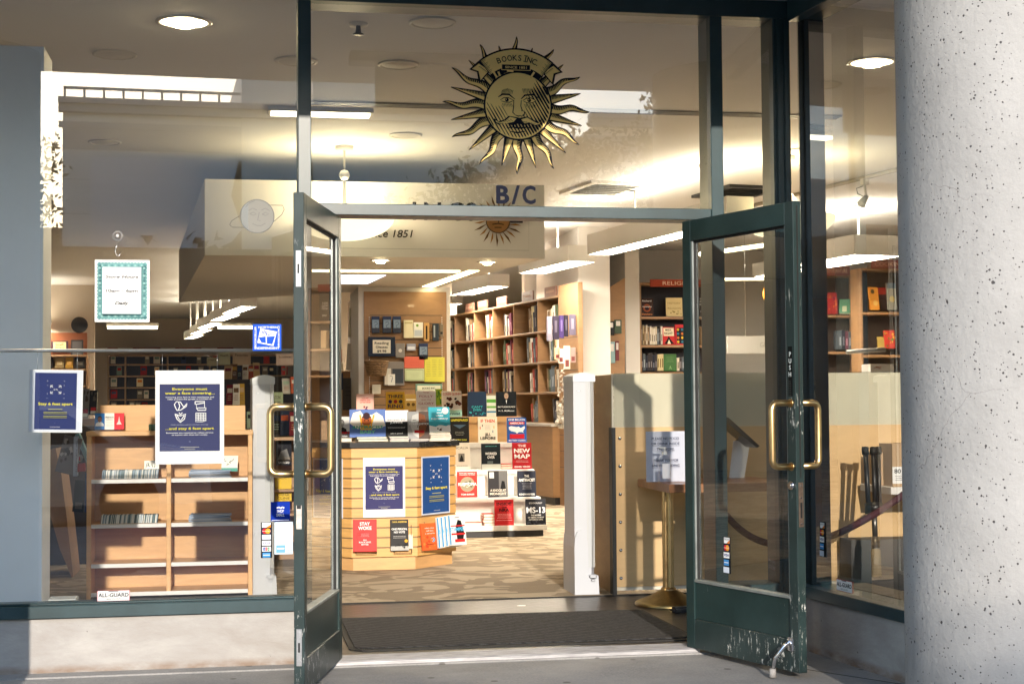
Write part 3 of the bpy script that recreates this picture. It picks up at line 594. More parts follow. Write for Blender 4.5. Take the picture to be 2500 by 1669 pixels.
# engraved shading: diagonal hatch following dark areas
def dark(x, y):
    dx, dy = (x-CX)/226, (y-CY_)/226; d = math.hypot(dx, dy)
    v = .14+.55*max(0, dx*.75+dy*.45)+.35*max(0, d-.7)*2
    v += .55*math.exp(-(((x-1725)/60)**2+((y-650)/55)**2)) + .6*math.exp(-(((x-1560)/95)**2+((y-868)/22)**2)) + .45*math.exp(-(((x-1720)/70)**2+((y-860)/40)**2))+.35*math.exp(-(((x-1430)/50)**2+((y-800)/60)**2))
    v -= .5*math.exp(-(((x-1575)/34)**2+((y-680)/95)**2))+.35*math.exp(-(((x-1570)/130)**2+((y-560)/45)**2))+.3*math.exp(-(((x-1400)/50)**2+((y-640)/70)**2))
    return v
hs = []
for k in range(-34, 35):
    off_ = k*21; seg = []
    for j in range(-40, 41):
        u = j*6.5; x = CX+u*.5+off_*.83; y = CY_+u*.86-off_*.45
        if math.hypot(x-CX, y-CY_) < 222 and dark(x, y) > .17: seg.append((x, y))
        else:
            if len(seg) > 2: hs.append(seg)
            seg = []
    if len(seg) > 2: hs.append(seg)
V = []; Fs = []
for sg in hs:
    o_ = len(V)
    for i, (x, y) in enumerate(sg):
        wv = min(17, 2+18*max(0, dark(x, y)-.12)); wv *= min(1, (min(i, len(sg)-1-i)+.4)/2.5); V += [e(x+.86*wv/2, y-.5*wv/2), e(x-.86*wv/2, y+.5*wv/2)]
    Fs += [(o_+2*i, o_+2*i+1, o_+2*i+3, o_+2*i+2) for i in range(len(sg)-1)]
q._add(V, Fs, INK)
def E_(L): return [[e(*p) for p in pl] for pl in L]
# light planes of the features, then ink lines
q.poly([e(*p) for p in [(1562, 650), (1590, 648), (1592, 720), (1588, 770), (1560, 772), (1548, 760)]], GOLD)
for cx in (1502, 1655): q.poly([e(*p) for p in [(cx-46, 690), (cx-22, 674), (cx+14, 672), (cx+42, 690), (cx+18, 706), (cx-20, 706)]], GOLD)
q.strokes(E_([[(1455, 692), (1478, 676), (1510, 674), (1548, 692)], [(1462, 698), (1490, 706), (1520, 706), (1546, 694)], [(1610, 692), (1635, 676), (1668, 672), (1702, 690)], [(1616, 696), (1645, 708), (1675, 706), (1700, 694)]]), (3*SS, 7*SS, 3*SS), INK)
q.strokes(E_([[(1440, 672), (1470, 652), (1515, 652), (1556, 684)], [(1598, 682), (1625, 655), (1680, 648), (1722, 672)]]), (5*SS, 15*SS, 4*SS), INK)
for cx in (1500, 1655): q.disc(*e(cx, 689), 13*SS, INK, 13*SS, 14)
for cx in (1496, 1651): q.disc(*e(cx, 686), 4*SS, GOLD, 4*SS, 8)
q.strokes(E_([[(1548, 690), (1546, 740), (1540, 775), (1556, 790)], [(1600, 690), (1596, 730), (1606, 760), (1622, 775), (1618, 795), (1596, 800)], [(1556, 792), (1578, 800), (1596, 796)]]), (4*SS, 8*SS, 5*SS), INK)
q.disc(*e(1606, 776), 15*SS, GOLD, 14*SS, 14); q.ring(*e(1606, 776), 16*SS, 3.5*SS, INK, -90, 120, ry=1)
# moustache and mouth
q.poly([e(*p) for p in [(1410, 818), (1440, 838), (1480, 826), (1510, 800), (1560, 806), (1590, 812), (1640, 800), (1690, 826), (1722, 838), (1738, 815), (1735, 848), (1700, 866), (1660, 852), (1610, 862), (1580, 850), (1540, 866), (1490, 850), (1440, 862), (1412, 845)]], INK)
q.poly([e(*p) for p in [(1420, 832), (1450, 845), (1490, 832), (1520, 806), (1566, 816), (1545, 840), (1500, 850), (1450, 854), (1425, 845)]], GOLD)
q.poly([e(*p) for p in [(1598, 822), (1640, 808), (1680, 832), (1715, 848), (1730, 834), (1726, 850), (1696, 858), (1655, 844), (1620, 848)]], GOLD)
q.strokes(E_([[(1430+i*18, 842-i*4), (1456+i*17, 850-i*3)] for i in range(6)]+[[(1612+i*18, 836+i*2), (1634+i*17, 842+i*3)] for i in range(5)]), (3*SS, 2*SS), INK)
q.strokes(E_([[(1498, 884), (1540, 876), (1580, 882), (1640, 874), (1672, 884)], [(1520, 905), (1570, 914), (1630, 902)]]), (4*SS, 12*SS, 4*SS), INK)
q.strokes(E_([[(1470+i*9, 612+abs(i-4)*3), (1462+i*9, 644+abs(i-4)*2)] for i in range(9)]+[[(1610+i*10, 610), (1616+i*10, 642)] for i in range(9)]+[[(1470+i*10, 716), (1476+i*11, 738)] for i in range(7)]+[[(1622+i*10, 718), (1630+i*10, 742)] for i in range(8)]), (4*SS, 1.5*SS), INK)
# inner ring crown, banner
def arc(cx, cy_, rad, a0, a1, n=24): return [(cx+rad*math.sin(R(a0+(a1-a0)*i/n)), cy_-rad*math.cos(R(a0+(a1-a0)*i/n))) for i in range(n+1)]
for sx in (-1, 1):
    P0 = [(CX-12+sx*v[0], v[1]) for v in [(190, 478), (300, 475), (322, 500), (268, 512), (252, 578), (205, 530), (175, 490)]]
    P0 = [(CX-12+sx*a, y_) for a, y_ in [(150, 470), (262, 430), (325, 490), (272, 508), (258, 585), (190, 510)]]
    q.poly([e(*p) for p in P0], INK); P1 = [(CX-12+sx*a, y_) for a, y_ in [(196, 490), (258, 448), (305, 486), (260, 500), (247, 562), (200, 506)]]; q.poly([e(*p) for p in P1], GOLD)
    q.strokes(E_([[(CX-12+sx*(200+i*9), 500-i*7), (CX-12+sx*(216+i*9), 506-i*7)] for i in range(6)]), (5*SS, 1*SS), INK)
BX, BY = 1566., 742.
o1 = arc(BX, BY, 408, -39.5, 39.5); o2 = arc(BX, BY, 248, -39, 39); addstrip(o1, o2, INK)
o1 = arc(BX, BY, 396, -38.3, 38.3); o2 = arc(BX, BY, 285, -38.5, 38.5); addstrip(o1, o2, GOLD)
for sx in (-1, 1): q.strokes([[e(*arc(BX, BY, 292+i*9, sx*38.5, sx*38.5, 1)[0]), e(*arc(BX, BY, 292+i*9, sx*(38.5-3.5-(i % 3)*1.2), sx*34, 1)[0])] for i in range(12)], (5*SS, 1*SS), INK)
for i in range(15):
    a = -33+i*4.7
    if abs(a) > 30: continue
TXTB = 'BOOKS INC.'; adv = [6.1, 6.6, 6.6, 6.0, 5.2, 2.6, 3.2, 6.3, 5.6, 2.6]; a = -sum(adv)/2+1.6
for ch, w_ in zip(TXTB, adv):
    am = a+w_/2; a += w_
    if ch == ' ': continue
    x, y = arc(BX, BY, 322, am, am, 1)[0]; vv, ff, ww = glyphs(ch, .012); k_ = 40*SS/.73; kx = min(k_, 33*SS/ww) if ch not in 'I.' else k_
    ca, sa = math.cos(-R(am)), math.sin(-R(am)); ex, ey = e(x, y)
    q._add([(ex+((px_-ww/2)*kx*ca-py_*k_*sa), ey+((px_-ww/2)*kx*sa+py_*k_*ca)) for px_, py_ in vv], ff, INK)
    if ch in 'BKINS':      # serifs
        for bb in (0, 1):
            yy = 0 if bb == 0 else 40*SS
            q._add([(ex+((u)*ca-(yy+v)*sa), ey+((u)*sa+(yy+v)*ca)) for u, v in ((-13*SS, -2*SS), (13*SS, -2*SS), (13*SS, 3*SS), (-13*SS, 3*SS))], [(0, 1, 2, 3)], INK) if ch in 'I' else None
q.poly([e(*p) for p in [(1462, 446), (1664, 446), (1664, 488), (1462, 488)]], GOLD); q.poly([e(*p) for p in [(1466, 450), (1660, 450), (1660, 484), (1466, 484)]], INK)
q.text('SINCE 1851', (1563-CX)*SS, (CY_-475)*SS, 16*SS, GOLD, fit=150*SS, bold=.02)
q.strokes(E_([[(1440, 500), (1452, 530)], [(1405, 500), (1430, 540)], [(1690, 496), (1668, 528)], [(1500, 492), (1545, 494)]]), 14*SS, GOLD)
q.build('print', r)
# B/C suite letters
x, z, w_, h_ = rectY(1211, 452, 1307, 496, .022); r = thing('suite_letters', 'large dark blue B/C letters on the glass under the golden sun', 'lettering', (x, .022, z)); q = Pr(w_, h_)
IB = (24, 28, 44); q.text('B', .17, .0, 1.0, IB, fit=.30, bold=.06); q.text('/', .50, -.03, 1.05, IB, fit=.20, bold=.02); q.text('C', .84, .0, 1.0, IB, fit=.31, bold=.06); q.build('print', r)

# ================================================================== ACROSS THE STREET (seen in the window reflections)
def leafcloud(g, cx, cy_, cz, rx, ry, rz, n, size, seed, gap=.25):
    rg = random.Random(seed); cl = [(rg.gauss(0, .45), rg.gauss(0, .45), rg.gauss(0, .45)) for _ in range(26)]
    for k in range(n):
        c = rg.choice(cl); x = cx+(c[0]+rg.gauss(0, gap*.6))*rx; y = cy_+(c[1]+rg.gauss(0, gap*.6))*ry; z = cz+(c[2]+rg.gauss(0, gap*.6))*rz
        a = Vector((rg.gauss(0, 1), rg.gauss(0, 1), rg.gauss(0, 1))).normalized(); b_ = a.orthogonal().normalized(); s_ = size*rg.uniform(.6, 1.3); p = Vector((x, y, z))
        g.add([p-a*s_, p+b_*s_*.45, p+a*s_, p-b_*s_*.45], [(0, 1, 2, 3)])
def tree(x, y, h, cr, seed, label, n=2600, size=.13):
    r = thing('street_tree', label, 'tree', (x, y, 0), 0, 'street trees across the road'); g = MB(); rg = random.Random(seed)
    g.tube([(0, 0, -.3), (.05, 0, h*.3), (-.03, .05, h*.6), (0, 0, h*.85)], [.16, .13, .09, .03], 8)
    for k in range(9):
        a = rg.uniform(0, 6.28); z0 = h*rg.uniform(.35, .6); L_ = cr*rg.uniform(.6, .95); g.tube([(0, 0, z0), (L_*.5*math.cos(a), L_*.5*math.sin(a), z0+h*.14), (L_*math.cos(a), L_*math.sin(a), z0+h*rg.uniform(.2, .36))], [.06, .035, .012], 6)
    g.build('trunk', mat('bark', (.09, .07, .055), .9, var=.3, bump=.4, bs=20), r)
    g = MB(); leafcloud(g, 0, 0, h*.78, cr, cr, h*.26, n, size, seed); g.build('crown', mat('foliage', (.055, .085, .03), .7, var=.5, vs=3), r)
opp = thing('opposite_building', 'long pale building across the street reflected in the shop windows', 'building', (0, -34, 0))
OW = mat('opposite_stucco', (.86, .86, .85), .8, var=.06, vs=.4); OT = mat('opposite_cornice', (.36, .41, .48), .7)
g = MB(); g.box(-3.0, -8, -.3, 1.6, 0, 8.85); g.box(1.6, -8, -.3, 7.2, .1, 10.4); g.box(9.3, -8, -.3, 40, 0, 8.85); g.box(-40, -10, -.3, -5.2, -1, 8.3); g.build('wall', OW, opp)
g = MB()
for z0, z1, d in ((8.45, 8.62, .06), (8.85, 9.05, .25), (9.05, 9.2, .4)): g.box(-3.1, -.0, z0, 7.3, d, z1); g.box(9.2, 0, z0, 40, d, z1)
g.box(-3.0, .0, 7.9, 7.2, .03, 8.55); g.box(9.3, 0, 7.9, 40, .03, 8.55); g.build('cornice', OT, opp)
g = MB(); g.box(-3.1, .0, -.3, 7.25, .5, 5.3); g.box(9.2, 0, -.3, 40, .5, 4.2); g.box(-40, -1.0, -.3, -2.9, -.6, 5.9); g.build('dark_ground_floor', mat('dark_shopfronts', (.045, .04, .036), .6, var=.5, vs=.7), opp)
g = MB()
for k in range(9): g.box(-3+k*.5, -.4, 9.2, -2.94+k*.5, -.34, 9.6)
g.box(-3, -.4, 9.55, 1.6, -.34, 9.62); g.build('railing', mat('rail_grey', (.4, .42, .44), .6), opp)
g = MB()
for k in range(6): g.box(9.3, .001, 1.2+k*1.0, 22, .012, 1.23+k*1.0)
for k in range(8): g.box(-3, .001, .8+k*.9, 7.2, .01, .82+k*.9)
g.build('siding_joint', mat('joint_grey', (.3, .3, .3), .8), opp)
def pane_(x0, z0, x1, z1):
    g = MB(); g.box(x0, .02, z0, x1, .05, z1); f_ = g.build('window', mat('opp_frame', (.1, .1, .1), .5), opp); g = MB(); g.box(x0+.08, .051, z0+.08, x1-.08, .06, z1-.08); g.build('pane', mat('opp_glass', (.05, .06, .07), .1), f_)
for k in range(5): pane_(11+k*3.6, 5.0, 13.4+k*3.6, 7.1)

q = Pr(4.9, 3.3, lift=.01); q.rect(0, 0, 1, 1, (244, 244, 250)); q.poly([(0, 0), (1, 0), (1, .16), (0, .16)], (120, 96, 80)); q.poly([(.0, .16), (.0, 1), (.22, 1), (.26, .72), (.2, .45), (.28, .3), (.2, .16)], (150, 124, 100))
q.text('San', .11, .52, .085, WHT, bold=.02); q.text('w.sfusd', .80, .06, .05, WHT, space=1.4); rg = random.Random(4)
for k in range(26): q.poly([(x_+rg.uniform(-.05, .05), y_+rg.uniform(-.05, .05)) for x_, y_ in [(rg.uniform(.25, .75), rg.uniform(.18, .42))]*4], (112, 104, 98))
o = thing('banner', 'large printed banner lettered San on the wall of the opposite building', 'banner', (2.6, -33.95, 4.4), PI); q.build('sheet', o)
g = MB(); g.box(-.02, .0, -.02, 4.92, .004, 3.32); g.build('backing', PAPER, o)
tree(-3.9, -27, 7.0, 1.1, 3, 'slim sunlit tree at the gap left of the opposite building', 3000, .08)
tree(6.3, -27, 7.3, 2.6, 5, 'large rounded tree in front of the opposite building', 9000, .10)
tree(9.6, -29, 7.6, 2.0, 8, 'open crowned tree against the sky to the right of the large tree', 3500, .085)
tree(17, -26, 6.6, 2.4, 9, 'spreading tree furthest right across the street', 2600, .14)
def car(x, y, col, label):
    r = thing('parked_car', label, 'car', (x, y, -.17), 0, 'cars parked along the kerb'); g = MB(); m_ = mat('paint_%d' % int(col[2]*99), col, .25, .3, coat=.6)
    P0 = [(-2.2, .28), (-2.25, .75), (-1.5, .9), (-.8, 1.38), (.7, 1.42), (1.4, .98), (2.2, .86), (2.25, .3)]
    g.prism([(a, -.85, b_) for a, b_ in P0], (0, 1.7, 0)); g.build('body', m_, r)
    g = MB(); G0 = [(-1.3, .93), (-.72, 1.32), (.62, 1.35), (1.15, .98)]; g.prism([(a, -.86, b_) for a, b_ in G0], (0, 1.72, 0)); g.build('window', mat('car_glass', (.02, .025, .03), .08), r)
    for sx in (-1.35, 1.35):
        for sy in (-.8, .8):
            g = MB(); g.lathe([(0, -.1), (.2, -.1), (.32, -.09), (.33, 0), (.32, .09), (.2, .1), (0, .1)], 20, M=Matrix.Translation((sx, sy, .33)) @ Matrix.Rotation(PI/2, 4, 'X')); g.build('wheel', GASK, r)
car(-2.4, -10.9, (.55, .56, .58), 'silver car parked at the kerb in front of the left window'); car(4.2, -10.9, (.10, .16, .30), 'dark blue car parked at the kerb in front of the entrance')
# blade sign under the soffit
g = MB(); g.bbox(.35, -1.5, 2.93, .98, -1.46, 3.22, b=.004); g.bbox(.2, -1.56, 3.22, 1.1, -1.40, 3.28, b=.004)
tag(g.build('hanging_sign', mat('blue_grey_sign', (.17, .20, .24), .5)), 'blank blue grey sign hanging under the arcade soffit', 'sign')

# ================================================================== LAMPS
def emis(n, c, s_): return mat(n, (.8, .8, .8), .5, 0, s_, c)
LENS = emis('fluorescent_lens', (1, .88, .70), 29.0); LENSW = emis('ceiling_lens', (1, .82, .5), 9.0)
UPL = emis('uplight_glow', (1, .88, .68), 8.0)
CANE = emis('downlight_bulb', (1, .78, .42), 45.0)
FIX = mat('fixture_white', (.66, .64, .60), .5)
def pendant(px0, px1, pyt, pyb, length, label, zb=2.73, stems=(.25, .75), group='white box pendant lights', strength=None):
    """end face seen at px0..px1, bottom edge py; runs away from the camera"""
    a = atz(px0, pyb, zb); b_ = at(px1, pyb, a.y); wd = b_.x-a.x; hh = at(px0, pyt, a.y).z-zb
    dirv = Vector((-.158, .987, 0)); rz = math.atan2(-dirv.x, dirv.y)
    r = thing('box_pendant_light', label, 'light', (a.x, a.y, zb), rz, group)
    g = MB(); t_ = .012; g.box(0, 0, 0, t_, length, hh); g.box(wd-t_, 0, 0, wd, length, hh); g.box(t_, 0, 0, wd-t_, t_, hh); g.box(t_, length-t_, 0, wd-t_, length, hh); g.build('housing', FIX, r)
    g = MB(); g.box(t_, t_, hh*.6, wd-t_, length-t_, hh*.6+.004); g.build('uplight', UPL, r)
    g = MB(); g.box(t_, t_, .018, wd-t_, length-t_, .022); g.build('lens', LENS, r)
    for f_ in stems:
        g = MB(); y = length*f_; g.tube([(wd/2, y, hh), (wd/2, y, H-zb-.02)], .012, 8); g.lathe([(0, 0), (.075, 0), (.075, .025), (0, .025)], 20, (wd/2, y, H-zb-.03)); g.build('stem', FIX, r)
    return r
pendant(1387, 1458, 597, 638, 1.6, 'short white box light hanging right of the sign bulkhead', stems=(.45,))
pendant(1191, 1246, 668, 699, 1.6, 'white box light hanging above the oak bookcases')
pendant(1103, 1132, 722, 741, 1.6, 'farthest white box light beside the product panel')
pendant(1775, 1845, 478, 538, 3.1, 'long white box light crossing behind the right door top', stems=(.2, .7))
pendant(2085, 2215, 572, 622, 1.5, 'large white box light close behind the right window')
pendant(1981, 2028, 618, 652, 1.4, 'small white box light deep behind the right window')
for i, (x, y, w_, h_) in enumerate([(610, 741, 48, 15), (573, 762, 42, 13), (532, 783, 36, 13), (510, 800, 32, 10), (490, 814, 28, 9)]):
    pendant(x-w_/2, x+w_/2-6, y-h_/2-10, y+h_/2, 1.7, ['nearest', 'second nearest', 'middle', 'second farthest', 'farthest'][i]+' of the five box lights receding behind the left window', zb=2.55, group='receding row of box lights')
for i, (x, y) in enumerate([(113, 787), (117, 803), (124, 816)]):
    pendant(x-12, x+14, y-12, y+2, 2.2, ['upper', 'middle', 'lower'][i]+' box light at the far left edge of the left window', zb=2.55, group='left row of box lights')
def downlight(x, y, z, on, r_, label, light=0):
    t = thing('downlight' if on else 'ceiling_speaker', label, 'light' if on else 'ceiling speaker', (x, y, z), 0, 'lit downlights' if on else 'round ceiling discs')
    g = MB(); g.lathe([(r_*1.18, -.0), (r_*1.18, -.006), (r_*1.0, -.010), (r_*.97, -.002)], 28); g.build('trim_ring', FIX if not on else ALU, t)
    g = MB()
    if on: g.lathe([(r_*.97, -.003), (r_*.97, .0), (0, .0)], 28, c=(0, 0, -.002)); g.build('reflector', emis('reflector_glow', (1, .86, .6), 3.0), t); g = MB(); g.lathe([(0, -.028), (r_*.45, -.026), (r_*.55, -.006), (0, -.006)], 18); g.build('bulb', CANE, t)
    else: g.lathe([(r_, -.004), (r_*.6, -.014), (0, -.016)], 28); g.build('grille', FIX, t)
    if light:
        l = bpy.data.lights.new('downlight', 'SPOT'); l.energy = light; l.color = (1, .8, .52); l.spot_size = R(120); l.spot_blend = .6; l.shadow_soft_size = .08
        o = bpy.data.objects.new('downlight_lamp', l); COL.objects.link(o); o.parent = t; o.location = (0, 0, -.05)
def zat(px, py, z): return atz(px*K, py*K, z)
for (px, py, lb) in [(422, 50, 'bright downlight in the ceiling behind the left window'), (2000, 142, 'bright downlight in the ceiling behind the right window')]:
    p = zat(px, py, H-.002); downlight(p.x, p.y, H-.002, True, .13, lb, 25)
for (px, py, lb) in [(263, 125, 'pale ceiling disc at the left of the left window'), (680, 140, 'pale ceiling disc beside the left mullion'), (992, 52, 'pale ceiling disc highest in the transom pane'), (915, 148, 'pale ceiling disc below the sprinkler head'), (1885, 195, 'faint ceiling disc behind the right window'), (240, 326, 'small ceiling disc in front of the dark pipe'), (1840, 345, 'small ceiling disc by the track light'), (930, 310, 'large flush ceiling disc right of the bowl light')]:
    p = zat(px, py, H-.002); downlight(p.x, p.y, H-.002, False, .11, lb)
SZ = 2.44
for (px, py, lb) in [(873, 596, 'small downlight under the bulkhead, left one'), (1118, 600, 'small downlight under the bulkhead, right one')]:
    p = zat(px, py, SZ-.002); downlight(p.x, p.y, SZ-.002, True, .075, lb, 25)
for (px, py, lb) in [(621, 593, 'small downlight above the blue badge'), (530, 676, 'small downlight left of the yellow ceiling slot')]:
    p = zat(px, py, H-.002); downlight(p.x, p.y, H-.002, True, .12, lb, 40)
p = zat(822, 55, H); r = thing('sprinkler_head', 'ceiling sprinkler head seen in the transom pane', 'sprinkler', (p.x, p.y, H))
g = MB(); g.lathe([(.055, 0), (.05, -.012), (.02, -.014)], 20); g.build('escutcheon', FIX, r); g = MB(); g.lathe([(.012, -.01), (.016, -.05), (.03, -.056), (.03, -.06), (0, -.06)], 10); g.build('nozzle', DARKM, r)
# bowl pendants
BOWL = mat('frosted_bowl', (.6, .56, .38), .4, 0, .62, (1, .88, .55))
def bowl(px, label, y=4.95):
    p = at(px, 530, y); R_ = .405; r = thing('bowl_pendant', label, 'light', (p.x, y, p.z), 0, 'glass bowl pendants')
    prof = [(R_*math.sin(a), -.19*math.cos(a)) for a in [i/14*PI/2 for i in range(15)]]; g = MB(); g.lathe(prof+[(R_-.008, .0)]+[(max(0, x-.008), z+.006) for x, z in prof[::-1]], 48); g.build('bowl', BOWL, r)
    zc = H-p.z; g = MB(); g.lathe([(0, zc), (.075, zc), (.075, zc-.035), (0, zc-.035)], 24); g.tube([(0, 0, zc-.03), (0, 0, zc-.20)], .008, 8); g.build('canopy', FIX, r)
    g = MB(); g.lathe([(.0, zc-.19), (.03, zc-.2), (.045, zc-.235), (.03, zc-.27), (0, zc-.28)], 20); g.build('ball_joint', ALU, r)
    g = MB(); g.tube([(0, 0, zc-.27), (0, 0, .02)], [.012, .02], 10)
    for k in range(3): a = k*2.094+.5; g.tube([(0, 0, zc-.27), (R_*.9*math.cos(a), R_*.9*math.sin(a), -.02)], .0022, 5)
    g.build('suspension', ALU, r)
    for k in range(3): a = k*2.094+.5; g = MB(); g.lathe([(0, -.012), (.014, -.008), (.014, .006), (0, .01)], 10, (R_*.93*math.cos(a), R_*.93*math.sin(a)-.0, -.035)); g.build('rim_bolt', DARKM, r)
    l = bpy.data.lights.new('bowl', 'POINT'); l.energy = 15; l.color = (1, .82, .5); l.shadow_soft_size = .12; o = bpy.data.objects.new('bowl_lamp', l); COL.objects.link(o); o.parent = r; o.location = (0, 0, .12)
bowl(841, 'frosted glass bowl light hanging in front of the sign bulkhead'); bowl(1922, 'frosted glass bowl light hanging behind the right door')
# amber pendant
p = at(1878, 716, 7.0); r = thing('amber_pendant', 'small glowing amber glass pendant behind the right door', 'light', p); k_ = .068
g = MB(); g.lathe([(k_*.62, -k_*1.25), (k_*.9, -k_*.5), (k_*.98, 0), (k_*.8, k_*.75), (k_*.45, k_*1.2), (.01, k_*1.35)], 20); g.build('shade', mat('amber_glass', (.8, .35, .05), .3, 0, 1.8, (1, .38, .03)), r)
g = MB(); g.tube([(0, 0, k_*1.3), (0, 0, H-p.z)], .004, 6); g.build('cord', FIX, r)
# long slim suspended tubes behind the right door
for (a, b_, lb) in [((1709, 621), (1914, 592), 'long thin bright lamp tube behind the upper pane of the right door'), ((1722, 682), (1916, 681), 'lower thin bright lamp tube behind the right door')]:
    pa = at(a[0], a[1], 6.2); pb = at(b_[0], b_[1], 5.2 if a[1] < 650 else 6.2); r = thing('tube_light', lb, 'light', pa); v_ = pb-pa
    g = MB(); g.tube([(0, 0, 0), v_], .012 if a[1] > 650 else .020, 8); g.build('tube', emis('tube_glow', (1, .84, .45), 2.2), r)
    for f_ in (.2, .8): g = MB(); g.tube([v_*f_, (v_.x*f_, v_.y*f_, H-pa.z)], .003, 5); g.build('hanger', FIX, r)
# vents
def vent(px, py, wx, wy, label, m_, slots=6):
    p = atz(px, py, H); r = thing('ceiling_vent', label, 'air vent', (p.x, p.y, H), R(9), 'ceiling air vents'); g = MB(); t_ = .06
    for q_ in ((-wx, -wy, wx, -wy+t_), (-wx, wy-t_, wx, wy), (-wx, -wy+t_, -wx+t_, wy-t_), (wx-t_, -wy+t_, wx, wy-t_)): g.box(q_[0], q_[1], -.03, q_[2], q_[3], -.001)
    g.build('frame', m_, r); g = MB()
    for k in range(slots): y = -wy+t_+(k+.5)*(2*wy-2*t_)/slots; g.prism([(-wx+t_, y-.03, -.035), (-wx+t_, y+.03, -.008), (-wx+t_, y+.034, -.010), (-wx+t_, y-.026, -.037)], (2*wx-2*t_, 0, 0))
    g.build('louvre', m_, r); g = MB(); g.box(-wx+t_, -wy+t_, -.004, wx-t_, wy-t_, -.0015); g.build('duct', BLACK, r)
vent(1474, 457, .30, .42, 'pale louvred ceiling vent right of the golden sun', FIX); vent(1800, 466, .30, .42, 'dark ceiling vent behind the right mullion', DARKM)
# track lights
pa, pb = atz(1830, 500, H), atz(2205, 405, H)
r = thing('light_track', 'ceiling track running behind the right window', 'track', (0, 0, 0)); g = MB(); pa = pa+Vector((0, 0, -.02)); pb = pb+Vector((0, 0, -.02)); g.tube([pa, pb], .022, 4); g.build('rail', mat('track_beige', (.4, .36, .28), .5), r)
for f_, lb in ((.28, 'small track spotlight nearer the corner post'), (.78, 'larger track spotlight nearer the round column')):
    p = pa.lerp(pb, f_); r = thing('track_spotlight', lb, 'spotlight', p, 0, 'track spotlights'); g = MB(); g.box(-.03, -.03, -.07, .03, .03, -.01); g.tube([(0, 0, -.07), (.01, 0, -.16), (-.03, 0, -.2)], .012, 8); g.build('bracket', FIX, r)
    g = MB(); g.tube([(.02, 0, -.17), (-.05, -.03, -.25)], [.02, .045], 14); g.build('head', GREYP, r); g = MB(); g.tube([(-.02, 0, -.08), (-.08, 0, -.10), (-.07, 0, -.15), (-.02, 0, -.17)], .004, 6); g.build('cable', BLACK, r)
for (px, py, lb) in [(1771, 282, 'tiny ceiling spotlight seen beside the right mullion'), (2192, 298, 'tiny ceiling spotlight at the edge of the round column')]:
    p = at(px, py, 3.5); r = thing('ceiling_spotlight', lb, 'spotlight', p, 0, 'track spotlights'); g = MB(); g.lathe([(.035, 0), (.03, .04), (.012, .06), (.012, .1)], 14); g.tube([(0, 0, .1), (0, 0, H-p.z)], .006, 6); g.build('head', FIX, r); g = MB(); g.lathe([(.031, .002), (0, .002)], 14); g.build('bulb', CANE, r)
# ceiling grille lines
g = MB(); p = at(759, 217, 3.1); 
for k, z in enumerate((0, .05, .1)): g.box(p.x-.1, 3.1+z, H-.012, 3.9, 3.12+z, H-.001)
tag(g.build('slot_diffuser', mat('slot_grey', (.28, .27, .26), .5)), 'long thin slot diffuser crossing the ceiling above the bowl light', 'air vent')
r = thing('troffer_light', 'shallow ceiling light fitting by the left mullion in the transom', 'light', (0, 0, 0)); a = atz(759, 268, H); b_ = atz(905, 281, H)
g = MB(); g.box(a.x-.3, a.y-.1, H-.03, b_.x, a.y+.12, H-.001); g.build('housing', FIX, r); g = MB(); g.box(a.x-.28, a.y-.08, H-.034, b_.x-.02, a.y+.1, H-.0305); g.build('lens', emis('weak_lens', (1, .9, .65), 2.5), r)

# ================================================================== BULKHEAD WITH SIGN
a = at(500, 630, 5.3); b_ = at(1330, 630, 5.3); bt = at(1330, 452, 5.3); x0b, x1b = a.x, b_.x
r = thing('sign_bulkhead', 'white dropped bulkhead with shop lettering and a small sun above the sales table', 'bulkhead', (x0b, 5.3, SZ)); W_ = x1b-x0b; hb = bt.z-SZ
g = MB(); BK = mat('bulkhead_white', (.64, .63, .61), .7, var=.02); 
g.add([(0, 0, 0), (W_, 0, 0), (W_-.5, 3.24, 0), (-.42, 6, 0), (0, 0, hb), (W_, 0, hb), (W_-.5, 3.24, hb), (-.42, 6, hb)], [(0, 3, 2, 1), (4, 5, 6, 7), (0, 1, 5, 4), (1, 2, 6, 5), (2, 3, 7, 6), (3, 0, 4, 7)]); g.build('box', BK, r)
q = Pr(1, 1, lift=.0006)
def bp(px, py): v = at(px, py, 5.3); return (v.x-x0b, v.z-SZ)
DK = (42, 38, 38); u, v = bp(1085, 537); v1 = bp(1085, 498)[1]
for ch, px in (('I', 1012), ('N', 1056), ('G', 1113), ('S', 1150)): 
    uu = bp(px, 537)[0]; q.text(ch, uu, v, v1-v+.02, DK, bold=.02)
for px in (1000, 1012, 1024, 1044, 1068): pass
u, v = bp(940, 579); q.text('since 1851', bp(1008, 579)[0], v, .065, DK, align='R', shear=.2, fit=.40, bold=.008)
uu, vv = bp(1215, 540); rr = .105
for k in range(22):
    a_ = k/22*2*PI+.1; L1 = rr*(1.95 if k % 2 else 2.1); wv = .018
    q.poly([(uu+rr*.9*math.cos(a_-.13), vv+rr*.9*math.sin(a_-.13)), (uu+L1*.75*math.cos(a_+.05), vv+L1*.75*math.sin(a_+.05)), (uu+L1*math.cos(a_), vv+L1*math.sin(a_)), (uu+L1*.7*math.cos(a_-.07), vv+L1*.7*math.sin(a_-.07))][::1], (150, 108, 56) if k % 2 else (96, 70, 42))
q.disc(uu, vv, rr, (70, 52, 34), rr, 28); q.disc(uu, vv, rr*.92, (140, 104, 66), rr*.92, 28)
q.strokes([[(uu-.055, vv+.02), (uu-.02, vv+.025)], [(uu+.02, vv+.025), (uu+.055, vv+.02)], [(uu, vv+.02), (uu+.006, vv-.015)], [(uu-.05, vv-.03), (uu, vv-.022), (uu+.05, vv-.03)], [(uu-.03, vv-.055), (uu+.03, vv-.055)]], .009, (52, 38, 28))
